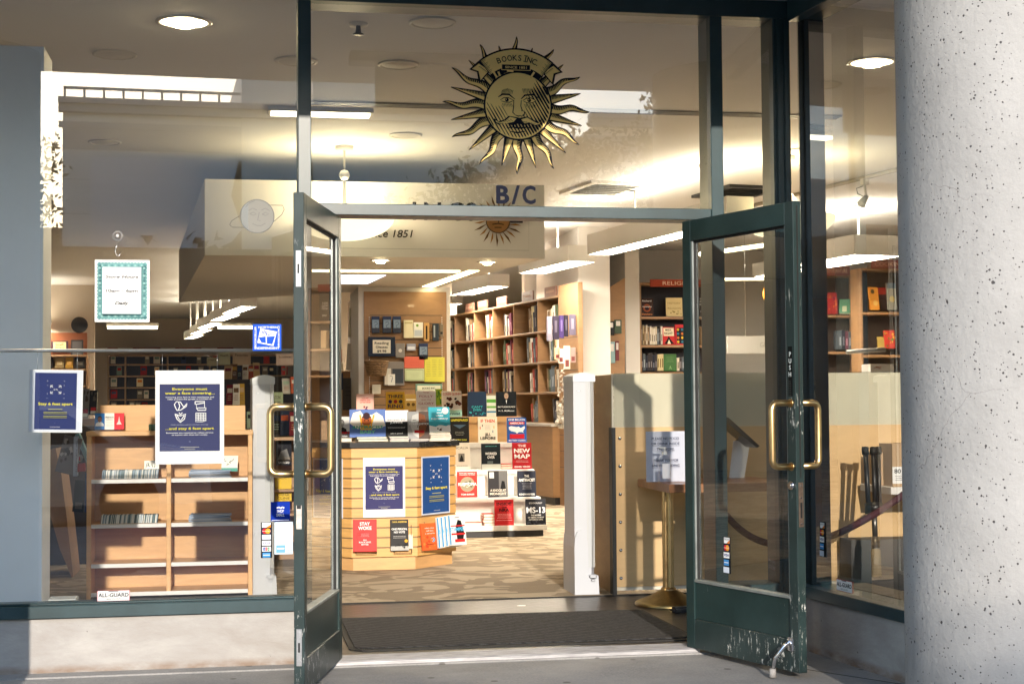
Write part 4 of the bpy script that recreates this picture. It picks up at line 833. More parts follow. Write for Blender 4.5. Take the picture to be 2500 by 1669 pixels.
u0_, v0_ = bp(1155, 497); u1_, v1_ = bp(1281, 545); q.rect(u1_-.13, v1_-.0, u1_-.02, v1_+.06, (40, 40, 52))
q.strokes([[bp(800, 606), bp(1290, 612), bp(1290, 470)]], .003, (150, 150, 152)); q.build('lettering', r)
# lights and panels under the soffit
def undr(name, label, cat, quad, m_, dz=.004, z=SZ, kind=None):
    P_ = [atz(px, py, z) for px, py in quad]; g = MB(); c_ = P_[0]; g.prism([(p.x-c_.x, p.y-c_.y, -dz) for p in P_], (0, 0, dz-.0012)); o = g.build(name, m_); o.location = (c_.x, c_.y, z); tag(o, label, cat); return o
SLOT = emis('cove_glow', (1, .83, .42), 4.0)
undr('cove_light', 'yellow glowing cove strip across the soffit behind the sign', 'light', [(762, 658), (1124, 660), (1118, 664), (762, 663)], SLOT)
undr('cove_light', 'slanted glowing cove strip running to the product panel', 'light', [(1143, 660), (1170, 660), (1058, 700), (1031, 699)], SLOT)
undr('ceiling_panel_light', 'dim white prismatic panel light under the soffit', 'light', [(815, 671), (943, 671), (898, 692), (812, 692)], emis('prismatic_panel', (.8, .85, 1), .9))
undr('ceiling_slot_light', 'slanted yellow ceiling slot above the row of box lights', 'light', [(625, 655), (658, 655), (613, 702), (581, 702)], emis('yellow_slot', (1, .8, .2), 1.3), z=H)
for (x0, x1, y, lb) in [(262, 383, 795, 'thin bright wall lamp strip left above the mystery shelves'), (532, 616, 795, 'thin bright wall lamp strip right above the mystery shelves')]:
    a = at(x0, y, 24); b_ = at(x1, y, 24); r = thing('strip_light', lb, 'light', a, 0, 'wall strip lights'); g = MB(); g.box(0, 0, -.05, b_.x-a.x, .3, .0); g.build('lens', emis('strip_glow', (1, .9, .6), 4), r); g = MB(); g.box(-.02, .0, .001, b_.x-a.x+.02, .32, .06); g.build('housing', FIX, r)

# ================================================================== FURNITURE AND GOODS
def book(label, x0, y0, x1, y1, Y, col, fn=None, t=.022, lean=8, yaw=0, group=None, name='book', cat='book', spine=None):
    """a book standing face out: photo rectangle on the plane y=Y"""
    x, z, w_, h_ = rectY(x0, y0, x1, y1, Y); r = thing(name, label, cat, (x+w_/2, Y, z), 0, group)
    r.rotation_euler = (R(-lean), 0, R(yaw)); h_ /= math.cos(R(lean))
    g = MB(); g.bbox(-w_/2, 0, 0, w_/2, .0025, h_, b=.001); g.bbox(-w_/2, t-.0025, 0, w_/2, t, h_, b=.001); g.bbox(-w_/2, .0025, 0, -w_/2+.003, t-.0025, h_, b=.001); g.build('cover', cm(col, .45), r)
    g = MB(); g.box(-w_/2+.003, .0026, .003, w_/2-.003, t-.0026, h_-.003); g.build('pages', PAGES, r)
    if fn: q = Pr(w_, h_); fn(q); q.build('cover_print', r, Matrix.Translation((-w_/2, 0, 0)))
    return r
def T(*lines):       # (text, y, h, colour, fit[, opts])
    def f(q):
        for l in lines:
            if callable(l): l(q)
            else: q.text(l[0], .5, l[1], l[2], l[3], fit=l[4], bold=.03 if len(l) < 6 else l[5])
    return f
def rc(*a): return lambda q: q.rect(*a)
def dk(*a): return lambda q: q.disc(*a)
def pl(pts, c): return lambda q: q.poly(pts, c)
def smudge(n, cs, x0, y0, x1, y1, s_, seed):
    def f(q):
        rg = random.Random(seed)
        for _ in range(n):
            x = rg.uniform(x0, x1); y = rg.uniform(y0, y1); a = rg.uniform(.4, 1)*s_; q.poly([(x+a*math.cos(k*1.256+rg.uniform(-.3, .3)), y+.7*a*math.sin(k*1.256+rg.uniform(-.3, .3))) for k in range(5)], rg.choice(cs))
    return f
def lines(y, n, st, c, w_=.7, h=.012): return lambda q: fake_lines(q, .5-w_/2, .5+w_/2, y, n, st, h, c, random.Random(int(y*100)+n))
def portrait(cx, cy_, s_, skin, hair, coat, seed=0, eyes=True):
    def f(q):
        asp = q.w/q.h
        q.poly([(cx-s_*1.7, cy_-s_*2.6*asp-.02), (cx-s_*1.5, cy_-s_*1.6*asp), (cx-s_*.5, cy_-s_*1.0*asp), (cx+s_*.5, cy_-s_*1.0*asp), (cx+s_*1.5, cy_-s_*1.6*asp), (cx+s_*1.7, cy_-s_*2.6*asp-.02)], coat)
        q.disc(cx, cy_+s_*.25*asp, s_*.92, hair, s_*1.15*asp, 18); q.disc(cx, cy_-.1*s_*asp, s_*.78, skin, s_*1.12*asp, 18)
        if eyes:
            q.strokes([[(cx-s_*.45, cy_+s_*.15*asp), (cx-s_*.15, cy_+s_*.15*asp)], [(cx+s_*.15, cy_+s_*.15*asp), (cx+s_*.45, cy_+s_*.15*asp)], [(cx-s_*.2, cy_-s_*.65*asp), (cx+s_*.2, cy_-s_*.65*asp)], [(cx, cy_), (cx+.05*s_, cy_-.3*s_*asp)]], s_*q.w*.13, tuple(int(v*.45) for v in skin))
    return f
A1 = lambda x, y: (680+x/2.6138, 450+y/2.6138)          # centre crops
A2 = lambda x, y: (680+x/2.6138, 900+y/2.6138)
def B2(label, x0, y0, x1, y1, *a, **k): p0 = A2(x0, y0); p1 = A2(x1, y1); return book(label, *p0, *p1, *a, **k)

# ---- octagonal sales table
tx0, tx1, ty0 = .379, .863, 3.9; dg = .335; zt = .90; zb_ = .098
def octo(o=0.):  # counter-clockwise, outset o
    c = Vector((.621, ty0+.574)); P_ = [(tx0, ty0), (tx1, ty0), (tx1+dg, ty0+dg), (tx1+dg, ty0+dg+.484), (tx1, ty0+1.148), (tx0, ty0+1.148), (tx0-dg, ty0+dg+.484), (tx0-dg, ty0+dg)]
    return [tuple(c+(Vector(p)-c)*(1+o)) for p in P_]
tb = thing('display_table', 'octagonal maple slatwall display table with black top in the entrance', 'display table', (.621, ty0+.574, 0)); oc = Vector((-.621, -ty0-.574, 0))
def octprism(g, o, z0, z1): g.prism([(x, y, z0) for x, y in octo(o)], (0, 0, z1-z0), Matrix.Translation(oc))
g = MB(); octprism(g, -.05, 0, zb_); g.build('plinth', MAPLE, tb)
g = MB(); octprism(g, -.012, zb_, zt-.001); g.build('core', mat('groove_liner', (.20, .13, .07), .6), tb)
g = MB(); n = 10; hh = (zt-.075-zb_)/n
for k in range(n): octprism(g, 0, zb_+k*hh+.0001, zb_+(k+1)*hh-.010)
octprism(g, .006, zt-.075, zt-.0015); g.build('slats', MAPLEH, tb)
g = MB(); P_ = octo(.05); g.prism([(x, y, zt) for x, y in P_], (0, 0, .038), Matrix.Translation(oc)); g.build('top', BLAM, tb)
# posters on its faces
FD = Vector((math.sqrt(.5), math.sqrt(.5), 0)); FN = Vector((math.sqrt(.5), -math.sqrt(.5), 0))
def on_plane(label, px0, py0, px1, py1, p, n_, fn, bg, grp='safety posters', name='poster'):
    a = hit(px0, py1, p, n_); b_ = hit(px1, py1, p, n_); c_ = hit(px0, py0, p, n_); w_ = Vector((b_.x-a.x, b_.y-a.y, 0)).length; h_ = c_.z-a.z; d_ = (b_-a); r = thing(name, label, 'poster', a, math.atan2(d_.y, d_.x), grp)
    q = Pr(w_, h_); fn(q, bg); q.build('sheet', r); g = MB(); g.box(0, .0003, 0, w_, .002, h_); g.build('backing', PAPER, r); return r
def f2(q, bg): q.rect(0, 0, 1, 1, (190, 200, 218)); stay6(q, bg, .035, .965, .025, .975)
on_plane('face covering poster on the front face of the display table', *A2(541, 568), *A2(808, 948), Vector((0, ty0-.008, 0)), Vector((0, -1, 0)), everyone, (62, 62, 104))
on_plane('blue distancing poster on the right angled face of the display table', *A2(914, 560), *A2(1094, 935), Vector((tx1, ty0, 0))+FN*.009, FN, f2, (32, 70, 130))
FN2 = Vector((-FN.x, FN.y, 0)); on_plane('blue poster on the left angled face of the display table, half behind the door', 765, 1118, 837, 1262, Vector((tx0, ty0, 0))+FN2*.009, FN2, f2, (32, 62, 122))
TB = 'books in wire racks on the display table'
def rack(px0, px1, py, p_, n_, label):
    a = hit(px0, py, p_, n_); b_ = hit(px1, py, p_, n_); d_ = (b_-a).normalized(); r = thing('wire_rack', label, 'rack', a, math.atan2(d_.y, d_.x), 'wire racks on the table'); L_ = (b_-a).length; g = MB()
    g.tube([(0, 0, .17), (0, 0, -.02), (0, -.05, -.03), (L_, -.05, -.03), (L_, 0, -.02), (L_, 0, .17)], .0025, 6); g.tube([(0, -.05, -.03), (0, -.05, 0), (L_, -.05, 0), (L_, -.05, -.03)], .002, 6); g.build('wire', BLACK, r)
PF = Vector((0, ty0, 0)); NF = Vector((0, -1, 0))
rack(868, 918, 1340, PF, NF, 'black wire rack holding the red fist book'); rack(961, 1004, 1338, PF, NF, 'black wire rack holding the black ballot book'); rack(1036, 1082, 1330, Vector((tx1, ty0, 0)), FN, 'black wire rack holding the orange book'); 
REDB = (178, 40, 42)
B2('bright red paperback with outlined fist in the left rack of the table', 476, 962, 628, 1165, 3.835, (196, 44, 44), T(('STAY', .82, .10, WHT, .42), ('WOKE', .68, .11, WHT, .55), (' ALL', .34, .045, WHT, .16), ('BLACK LIVES', .27, .045, WHT, .5), ('MATTER', .20, .045, WHT, .3), lambda q: q.strokes([[(.2, .1), (.22, .35), (.15, .45), (.2, .58), (.5, .6), (.55, .45), (.45, .35), (.45, .12)], [(.2, .5), (.5, .52)], [(.3, .6), (.3, .5)], [(.4, .6), (.4, .5)]], .0016, (150, 26, 30)), lines(.55, 3, .04, (230, 150, 150), .4)), lean=9, yaw=-3, group=TB)
B2('black paperback with white title in the middle rack of the table', 716, 962, 832, 1158, 3.845, (30, 31, 32), T(('CAROL ANDERSON', .90, .05, (220, 190, 90), .8), ('ONE PERSON,', .66, .065, WHT, .86), ('NO VOTE', .56, .065, WHT, .6), lines(.46, 2, .05, (200, 200, 200), .8), rc(.0, .0, 1, .14, (170, 172, 170)), smudge(16, [(30, 30, 30)], .05, .08, .95, .2, .05, 3), dk(.85, .30, .09, (205, 160, 60))), t=.03, lean=9, group=TB)
B2('cream edged spare copy tucked behind the black paperback', 770, 970, 858, 1150, 3.885, (222, 212, 190), None, lean=8, group=TB)
B2('orange paperback with handwritten title in the right rack of the table', 915, 985, 1040, 1155, 3.90, (214, 96, 50), T(('when they', .80, .05, WHT, .6, 0), ('call you', .70, .05, WHT, .45, 0), ('a terrorist', .60, .05, WHT, .6, 0), dk(.66, .38, .12, (90, 150, 190)), smudge(14, [(230, 120, 60), (196, 70, 40)], .05, .05, .95, .5, .1, 5), ('A BLACK LIVES', .2, .035, (60, 30, 30), .6)), lean=10, yaw=30, group=TB)
for i in range(4):
    o_ = i*22; B2(['backmost', 'third', 'second', 'front'][i]+' copy of the white paperback with blue letters fanned at the right of the table', 1015+o_*1.1, 945-o_*.2, 1145+o_, 1140-o_*.25, 3.90-.012*i, (226, 226, 224), T(rc(0, .02, .09, .98, (70, 140, 190)), pl([(.45, .12), (.8, .12), (.9, .4), (.75, .8), (.55, .84), (.4, .6)], (28, 28, 32)), rc(.12, .34, .95, .40, (190, 40, 44)), rc(.12, .62, .95, .66, (190, 40, 44)), ('STAMPED', .47, .12, (90, 175, 215), .86, .05), ('JASON', .90, .035, (40, 40, 40), .25), rc(.3, .1, .9, .2, (190, 48, 48))), lean=8, yaw=24, group=TB)
B2('yellow paperback at the left end of the table half behind the door', 330, 965, 400, 1160, 4.05, (224, 152, 40), T(lines(.9, 8, .1, (190, 120, 30), .3)), t=.03, lean=6, yaw=-40, group=TB)
# front row on the black top
FR_ = 'front row of books on the black table top'
B2('black and white portrait paperback at the left end of the front row', 352, 305, 462, 440, 4.02, (66, 66, 68), T(rc(.0, .3, 1, 1, (205, 205, 205)), portrait(.45, .66, .19, (150, 148, 146), (60, 60, 60), (40, 40, 42)), ('MALCOLM X', .19, .10, (200, 34, 40), .9, .05), ('ALEX HALEY', .05, .05, WHT, .6)), lean=6, group=FR_)
def baby(q):
    q.rect(0, 0, 1, 1, (88, 118, 186)); q.poly([(.0, .5), (.1, .88), (.3, .95), (.38, .8), (.62, .8), (.75, .9), (.92, .75), (1, .4), (.8, .3), (.2, .3)], (232, 228, 222)); q.disc(.47, .60, .15, (176, 96, 58), n=18); q.disc(.47, .76, .10, (66, 46, 52)); q.rect(.34, .70, .60, .74, (66, 46, 52))
    q.rect(.30, .26, .62, .44, (230, 170, 60)); q.strokes([[(.33, .44), (.29, .80)], [(.6, .44), (.68, .8)]], .011, (230, 170, 60)); q.disc(.42, .60, .02, (40, 26, 20)); q.disc(.52, .60, .02, (40, 26, 20))
    q.text('ANTIRACIST', .5, .30, .115, (70, 170, 140), fit=.86, bold=.05); q.text('BABY', .5, .13, .12, (120, 200, 160), fit=.42, bold=.05)
B2('large blue board book with a cartoon child in yellow straps', 455, 258, 684, 435, 4.0, (88, 118, 186), baby, t=.018, lean=7, group=FR_)
B2('white over black hardback in the front row', 676, 264, 832, 428, 4.02, (34, 36, 38), T(rc(0, .56, 1, 1, (232, 233, 234)), ('RACING TO', .60, .055, (90, 94, 98), .72, .01), ('JUSTICE', .49, .06, WHT, .52), lines(.34, 2, .035, (190, 190, 190), .8), ('john a. powell', .08, .05, WHT, .5)), t=.02, lean=8, yaw=3, group=FR_)
B2('hardback with a face split grey and brown in the front row', 826, 272, 966, 447, 3.98, (70, 54, 46), T(rc(0, 0, .5, 1, (150, 152, 154)), pl([(.5, .95), (.78, .86), (.88, .5), (.74, .16), (.5, .04)], (120, 76, 54)), pl([(.5, .95), (.22, .86), (.12, .5), (.26, .16), (.5, .04)], (186, 188, 188)), lambda q: q.strokes([[(.22, .68), (.4, .70)], [(.6, .70), (.78, .68)], [(.5, .62), (.44, .42), (.56, .42)]], .004, (40, 34, 32)), ('STOLEN JUSTICE', .52, .07, WHT, .9, .03), rc(.3, .22, .74, .32, (150, 30, 34))), t=.02, lean=9, yaw=-3, group=FR_)
B2('turquoise and white hardback standing on a stack at the table end', 962, 243, 1100, 400, 3.99, (64, 166, 186), T(rc(0, .0, 1, .26, WHT), pl([(0, .26), (.3, .2), (.5, .28), (.8, .22), (1, .3), (1, .4), (0, .4)], (64, 166, 186)), ('me', .86, .07, WHT, .16), ('and', .74, .07, WHT, .24), ('white', .62, .07, WHT, .36), ('supremacy', .50, .07, WHT, .8), dk(.78, .84, .16, (220, 224, 224)), smudge(6, [(130, 40, 40), (40, 40, 50)], .3, .03, .6, .12, .05, 2)), lean=10, yaw=8, group=FR_)
def stack(label, x0, y0, x1, y1, Y, n, cols, depth=.16, group='stacks of books lying on the displays', f=A2):
    p0, p1 = f(x0, y0), f(x1, y1); x, z, w_, h_ = rectY(*p0, *p1, Y); rg = random.Random(int(x0)); t = h_/n
    for i in range(n):
        r = thing('flat_book', (label if n == 1 else ['lowest', 'second', 'third', 'fourth', 'fifth'][i]+' book of the '+label), 'book', (x+w_/2+rg.uniform(-.004, .004), Y+depth/2, z+i*t), R(rg.uniform(-4, 4)), group)
        c_ = cols[i % len(cols)]; g = MB(); g.bbox(-w_/2, -depth/2, 0, w_/2, depth/2, .002, b=.0008); g.bbox(-w_/2, -depth/2, t-.003, w_/2, depth/2, t-.001, b=.0008); g.build('cover', cm(c_), r); g = MB(); g.box(-w_/2+.004, -depth/2+.003, .0021, w_/2-.004, depth/2-.003, t-.0031); g.build('pages', PAGES, r)
stack('pale stack under the large board book', 500, 432, 695, 463, 3.96, 2, [(200, 204, 190), (92, 120, 110)]); stack('stack under the white and black hardback', 708, 430, 834, 463, 3.96, 3, [(220, 218, 212), (120, 110, 160), (190, 190, 190)]); stack('thin stack under the split face hardback', 838, 447, 958, 463, 3.95, 2, [(70, 70, 120), (220, 220, 220)])
stack('tall stack under the turquoise hardback', 965, 405, 1102, 460, 3.97, 4, [(226, 222, 212), (214, 205, 190), (90, 40, 40), (222, 220, 214)]); stack('flat book at the left end of the table top', 352, 441, 470, 466, 3.98, 1, [(206, 200, 186)])
# riser and the second row behind
p = at(745, 1026, 4.72); g = MB(); g.bbox(.20, 4.66, .9395, 1.12, 4.86, 1.09, b=.004); tag(g.build('display_riser', MAPLE), 'maple riser carrying the back row of books on the table', 'riser')
BR = 'back row of books on the table riser'
def B1(label, x0, y0, x1, y1, *a, **k): p0 = A2(x0, y0); p1 = A2(x1, y1); return book(label, *p0, *p1, *a, **k)
zb1 = 1026
B1('pink paperback with small red writing in the back row', 498, 160, 610, 330, 4.70, (226, 180, 166), T(('OUR LAST', .82, .05, (200, 60, 60), .4), ('CHEERFUL SONG', .74, .05, (200, 60, 60), .6), ('LETTERS FROM', .66, .05, (200, 60, 60), .6), smudge(10, [(70, 50, 90), (120, 50, 60)], .35, .36, .65, .52, .07, 2)), lean=5, group=BR)
B1('yellow circus hardback in the back row', 688, 146, 808, 330, 4.70, (228, 172, 50), T(('THREE', .79, .11, (40, 30, 60), .8), dk(.22, .66, .10, (70, 50, 90)), dk(.5, .66, .1, (180, 60, 50)), dk(.78, .66, .1, (60, 60, 60)), ('RING', .44, .13, (52, 36, 76), .8), ('CIRCUS', .24, .12, (52, 36, 76), .86)), lean=5, yaw=2, group=BR)
B1('pale pink hardback with red capitals in the back row', 882, 140, 1006, 330, 4.70, (238, 224, 216), T(('THE', .93, .03, (190, 90, 90), .3), ('FOLLY', .78, .08, (180, 70, 74), .7, 0), ('AND THE', .68, .04, (180, 70, 74), .5, 0), ('GLORY', .54, .08, (180, 70, 74), .8, 0), lines(.44, 2, .04, (200, 150, 150), .7)), lean=5, group=BR)
B1('white hardback with black horses at the right of the back row', 1045, 142, 1170, 306, 4.9, (222, 212, 200), T(('COLIN QUINN', .85, .09, (186, 60, 44), .9), smudge(16, [(50, 36, 32), (90, 50, 40), (140, 100, 80)], .1, .35, .9, .75, .13, 8), rc(0, 0, 1, .26, (150, 190, 170)), ('Overstated', .08, .10, (30, 60, 60), .8)), lean=5, group=BR)
B1('small green jar of sweets beside the pale pink hardback', 1004, 128, 1046, 230, 5.1, (120, 150, 40), T(smudge(12, [(200, 200, 60), (60, 110, 40)], .1, .1, .9, .9, .2, 3)), t=.05, lean=0, group=None, name='sweet_jar', cat='jar')
B1('grey patterned paperback behind the back row at left', 604, 255, 660, 320, 5.3, (150, 130, 95), None, lean=5, group='cards and books behind the back row'); B1('framed tan card behind the yellow circus book', 806, 162, 884, 262, 5.6, (176, 148, 84), T(rc(.1, .6, .9, .7, (230, 225, 200)), dk(.3, .35, .14, (90, 70, 40)), dk(.7, .35, .14, (90, 70, 40))), lean=5, group='cards and books behind the back row')
# ---- tiered display
steps = [(1282, 6.38, .12), (1213, 6.67), (1145, 6.96), (1080, 7.25), (1016, 7.54)]
tr_ = thing('tiered_stand', 'white stepped book stand with a wooden top shelf behind the table', 'display stand', (1.2, 6.4, 0)); Ot = Matrix.Translation((-1.2, -6.4, 0)); XR = at(1336, 1283, 6.38).x
SW = mat('stand_white', (.66, .64, .62), .6, var=.08, vs=7); zs_ = []
for i, s_ in enumerate(steps):
    z = at(1250, s_[0], s_[1]+.03).z; zs_.append(z); zl = zs_[i-1] if i else 0
    if i < 4: g = MB(); g.bbox(1.0, s_[1], z-.045, XR, s_[1]+.29, z, b=.004, M=Ot); g.box(1.02, s_[1]+.02, max(.14 if i == 0 else 0, zl), XR-.01, s_[1]+.03, z-.046, Ot) if i else None; g.build('shelf', SW, tr_)
    else: g = MB(); g.bbox(1.0, s_[1]-.02, z-.06, XR-.02, s_[1]+.25, z, b=.004, M=Ot); g.box(1.02, s_[1], zl, XR-.04, s_[1]+.02, z-.061, Ot); g.build('top_shelf', MAPLE, tr_)
g = MB(); g.box(1.0, 6.42, .0, XR-.03, 7.8, .075, Ot); g.build('base', BLACK, tr_)
TR = 'books on the stepped stand'
def tb_(label, i, x0, y0, x1, *a, **k): p0 = A2(x0, y0); p1 = A2(x1, 0); return book(label, p0[0], p0[1], p1[0], steps[i][0], steps[i][1]+.05, *a, lean=5, group=TR, **k)
tb_('navy book with scattered turquoise title on the top shelf', 4, 1210, 145, 1328, (40, 56, 82), T(('CAN\'T', .34, .09, (60, 180, 190), .6), ('EVEN', .22, .09, (60, 180, 190), .42), smudge(14, [(60, 180, 190), (40, 120, 150)], .05, .02, .95, .18, .06, 4)))
tb_('small green striped book between the two dark books on the top shelf', 4, 1330, 170, 1388, (210, 216, 210), T(rc(0, .66, 1, .82, (90, 160, 70)), rc(0, .40, 1, .5, (110, 170, 90)), rc(0, .18, 1, .26, (60, 120, 160))))
tb_('dark hardback with a uniformed man on the top shelf', 4, 1392, 145, 1520, (26, 30, 36), T(portrait(.5, .83, .13, (180, 150, 130), (90, 80, 70), (24, 28, 36)), pl([(.47, .66), (.53, .66), (.5, .5)], WHT), ('BATTLEGROUNDS', .36, .055, WHT, .86), ('H. R. McMaster', .2, .06, WHT, .8, .01)))
tb_('black paperback with yellow title low at the left of the stand', 3, 1096, 308, 1218, (34, 34, 36), T(('UNPREPARED', .84, .09, (214, 204, 60), .88), pl([(.15, .7), (.85, .7), (.5, .55)], (70, 90, 110)), lines(.42, 3, .06, (170, 170, 160), .5), ('TIMOTHY EGAN', .08, .06, (200, 190, 60), .7)))
tb_('cream book with scattered small bars and red capitals', 3, 1276, 306, 1398, (232, 224, 212), T(('IF THEN', .79, .12, (206, 66, 48), .72), lines(.66, 4, .05, (150, 150, 150), .3), rc(.2, .62, .24, .7, (60, 60, 60)), rc(.8, .55, .84, .65, (200, 170, 60)), rc(.74, .38, .78, .48, (70, 130, 150)), rc(.08, .52, .12, .62, (206, 66, 48)), ('JILL', .27, .11, (40, 40, 40), .3), ('LEPORE', .12, .11, (40, 40, 40), .8)))
tb_('bright blue book with a white map of the country', 3, 1461, 310, 1584, (44, 92, 172), T(('ONE BILLION', .88, .07, WHT, .86), ('AMERICANS', .76, .07, WHT, .8), rc(.1, .72, .9, .83, (190, 40, 50)), ('AMERICANS', .74, .07, WHT, .7), pl([(.08, .62), (.2, .66), (.5, .62), (.6, .64), (.7, .58), (.9, .66), (.92, .58), (.82, .46), (.84, .38), (.78, .42), (.6, .42), (.5, .36), (.42, .42), (.2, .46), (.1, .52)], (222, 230, 240)), rc(.12, .16, .88, .34, (180, 36, 50)), ('MATTHEW YGLESIAS', .06, .06, WHT, .86)))
tb_('off white book with a small dark portrait at the left of the second shelf up', 2, 1120, 478, 1224, (214, 208, 200), T(('SCALIA', .80, .09, (90, 86, 84), .8, 0), rc(.28, .3, .66, .62, (120, 116, 112)), pl([(.34, .3), (.6, .3), (.56, .46), (.47, .58), (.4, .46)], (30, 30, 32)), ('ANTONIN SCALIA', .12, .04, (120, 116, 112), .7)))
tb_('black book with snowy foot and white title, middle of the stand', 2, 1297, 476, 1418, (32, 38, 44), T(('WORKED', .56, .10, WHT, .6), ('OVER', .42, .10, WHT, .38), ('JAMIE MCCALLUM', .88, .03, (90, 170, 170), .6), rc(0, 0, 1, .2, (180, 184, 180)), rc(.3, .22, .6, .32, (90, 100, 104))))
tb_('dark red book with big white capitals at the right of the stand', 2, 1495, 470, 1617, (168, 34, 42), T(('THE', .84, .09, WHT, .42), ('NEW', .62, .16, WHT, .82, .05), ('MAP', .41, .16, WHT, .8, .05), lines(.32, 2, .05, (230, 190, 190), .7), ('DANIEL YERGIN', .07, .06, WHT, .8)))
tb_('red book with a globe at the left of the lower shelf', 1, 1143, 655, 1270, (202, 50, 44), T(('HOW DIRTY MONEY IS', .92, .035, WHT, .8), ('CONQUERING THE WORLD', .86, .035, WHT, .8), dk(.5, .5, .37, (150, 140, 120)), smudge(14, [(200, 196, 180), (96, 100, 80)], .3, .38, .7, .64, .1, 6), ('KLEPTOPIA', .45, .12, WHT, .92, .03), ('TOM BURGIS', .08, .06, WHT, .66)))
tb_('grey photographic book with a figure at a window', 1, 1340, 650, 1464, (96, 96, 98), T(rc(.0, .0, .55, 1, (52, 52, 56)), rc(.06, .72, .3, .95, (190, 196, 200)), pl([(.62, .3), (.9, .3), (.84, .6), (.7, .62)], (30, 30, 32)), ('A KNOCK AT', .22, .09, (210, 204, 190), .8), ('MIDNIGHT', .09, .09, (210, 204, 190), .84)))
tb_('navy book with hand lettered white title on the lower shelf', 1, 1528, 650, 1645, (34, 38, 54), T(('THE', .76, .09, WHT, .25), ('ANTIRACIST', .60, .11, WHT, .88, .04), lines(.52, 5, .05, (170, 170, 180), .55), ('KONDWANI FIDEL', .08, .07, WHT, .86)))
tb_('crimson book with black capitals on the lowest shelf', 0, 1381, 834, 1503, (168, 32, 36), T(('INSIDE', .78, .12, (30, 20, 22), .78, .05), ('THE', .68, .06, (30, 20, 22), .3), ('NRA', .54, .12, (30, 20, 22), .5, .05), lines(.44, 4, .05, (230, 170, 170), .8), rc(.08, .2, .92, .205, WHT)))
tb_('black and grey book with large white number on the lowest shelf', 0, 1580, 830, 1708, (40, 42, 50), T(('STEVEN DUDLEY', .82, .06, (200, 200, 205), .66), ('MS-13', .48, .22, (214, 218, 226), .92, .05), ('THE MAKING', .36, .06, WHT, .5), ('OF AMERICA\'S MOST', .28, .05, WHT, .8), ('NOTORIOUS GANG', .2, .05, WHT, .7), smudge(16, [(70, 74, 86), (22, 24, 30)], .05, .02, .95, .16, .08, 9)))
stack('red stack left of the crimson book', 1310, 925, 1380, 1000, 6.45, 4, [(176, 36, 40), (190, 50, 48)]); stack('low stack at the left of the lowest shelf', 1180, 980, 1300, 1001, 6.5, 1, [(220, 120, 110)]); stack('small red stack beside the dark red book', 1422, 606, 1494, 637, 7.02, 2, [(186, 44, 44)])

# ---- anti-theft gates
def gate(x, y, rz, label, front=True):
    r = thing('security_gate', label, 'security gate', (x, y, 0), rz, 'white security gates'); g = MB(); ht = 1.43
    def slab(g, z0, z1, hw, d, seg=6): 
        P_ = [(-hw, -d*.5), (hw*.55, -d*.5), (hw, -d*.3), (hw, d*.3), (hw*.55, d*.5), (-hw, d*.5)]; g.prism([(a, b_, z0) for a, b_ in P_], (0, 0, z1-z0))
    slab(g, .10, ht-.06, .070, .30); g.build('panel', PLAST, r)
    g = MB()
    for k in range(6): g.box(.012+k*.009, -.1525, .17, .016+k*.009, -.149, ht-.075)
    g.build('ribbed_strip', GREYP, r)
    g = MB(); n = 12; pr_ = [(-.073+.146*i/n, ht-.06+.045*math.sin(PI*(.16+.62*i/n))) for i in range(n+1)]; g.prism([(-.073, -.155, ht-.075)]+[(a, -.155, b_) for a, b_ in pr_]+[(.073, -.155, ht-.075)], (0, .31, 0)); g.build('cap', mat('gate_cap', (.52, .55, .58), .4), r)
    g = MB(); prof = [(-.076, 0), (-.076, .30), (-.071, .36), (-.056, .40), (-.033, .41), (-.006, .39), (.010, .34), (.014, .12), (.078, .12), (.084, .0)]
    g.prism([(a, -.172, b_) for a, b_ in prof], (0, .34, 0)); g.build('foot', PLAST, r)
    g = MB(); g.bbox(.018, -.178, .10, .068, -.12, .125, b=.006); g.bbox(.030, -.176, .08, .056, -.13, .10, b=.004); g.build('cable_clip', PLAST, r)
    q = Pr(.03, .012); q.disc(.5, .5, .5, (150, 160, 170), .5, 16); q.disc(.5, .5, .36, (200, 205, 210), .36, 16); q.build('badge', r, Matrix.Translation((-.05, -.151, ht-.14)))
    return r
gate(1.742, 2.34, 0, 'tall white security gate standing right of the doorway'); gate(-.285, 2.80, R(2), 'tall grey and white security gate behind the left window')

# ---- checkout partition with bolted plywood and tinted glass
r = thing('counter_screen', 'plywood and tinted glass screen fixed with bolts right of the doorway', 'partition', (1.915, 2.15, 0)); O_ = Matrix.Translation((-1.915, -2.15, 0))
g = MB(); g.box(1.935, 2.15, .045, 3.12, 2.165, 1.061, O_); g.build('plywood_panel', BIRCH, r); g = MB(); g.box(3.30, 2.15, .045, 5.2, 2.165, 1.061, O_); g.build('plywood_panel', BIRCH, r)
g = MB(); g.box(1.92, 2.167, .02, 5.2, 2.185, 1.405, O_); g.build('rear_board', mat('cream_board', (.68, .64, .54), .6, var=.06, vs=3), r)
g = MB(); g.box(1.925, 2.135, 1.064, 5.2, 2.145, 1.412, O_); g.build('glass_screen', TINTG, r)
for x in (1.965, 3.345):
    for k in range(6): g = MB(); g.lathe([(0, .008), (.009, .006), (.012, .0)], 14, M=O_ @ Matrix.Translation((x, 2.1495, .10+k*.178)) @ Matrix.Rotation(PI/2, 4, 'X')); g.build('bolt', CHROME, r)
g = MB(); g.box(1.905, 2.12, .0, 1.93, 2.2, 1.06, O_); g.build('edge_post', DARKM, r)
g = MB(); g.box(1.92, 2.19, .0, 1.94, 3.6, 1.40, O_); g.build('side_panel', wood('tan_end_panel', (.44, .29, .15), (1, 1, 3), .5), r)
g = MB(); g.box(3.13, 2.19, 0, 3.29, 2.2, 1.05, O_); g.build('gap_board', DARKM, r)
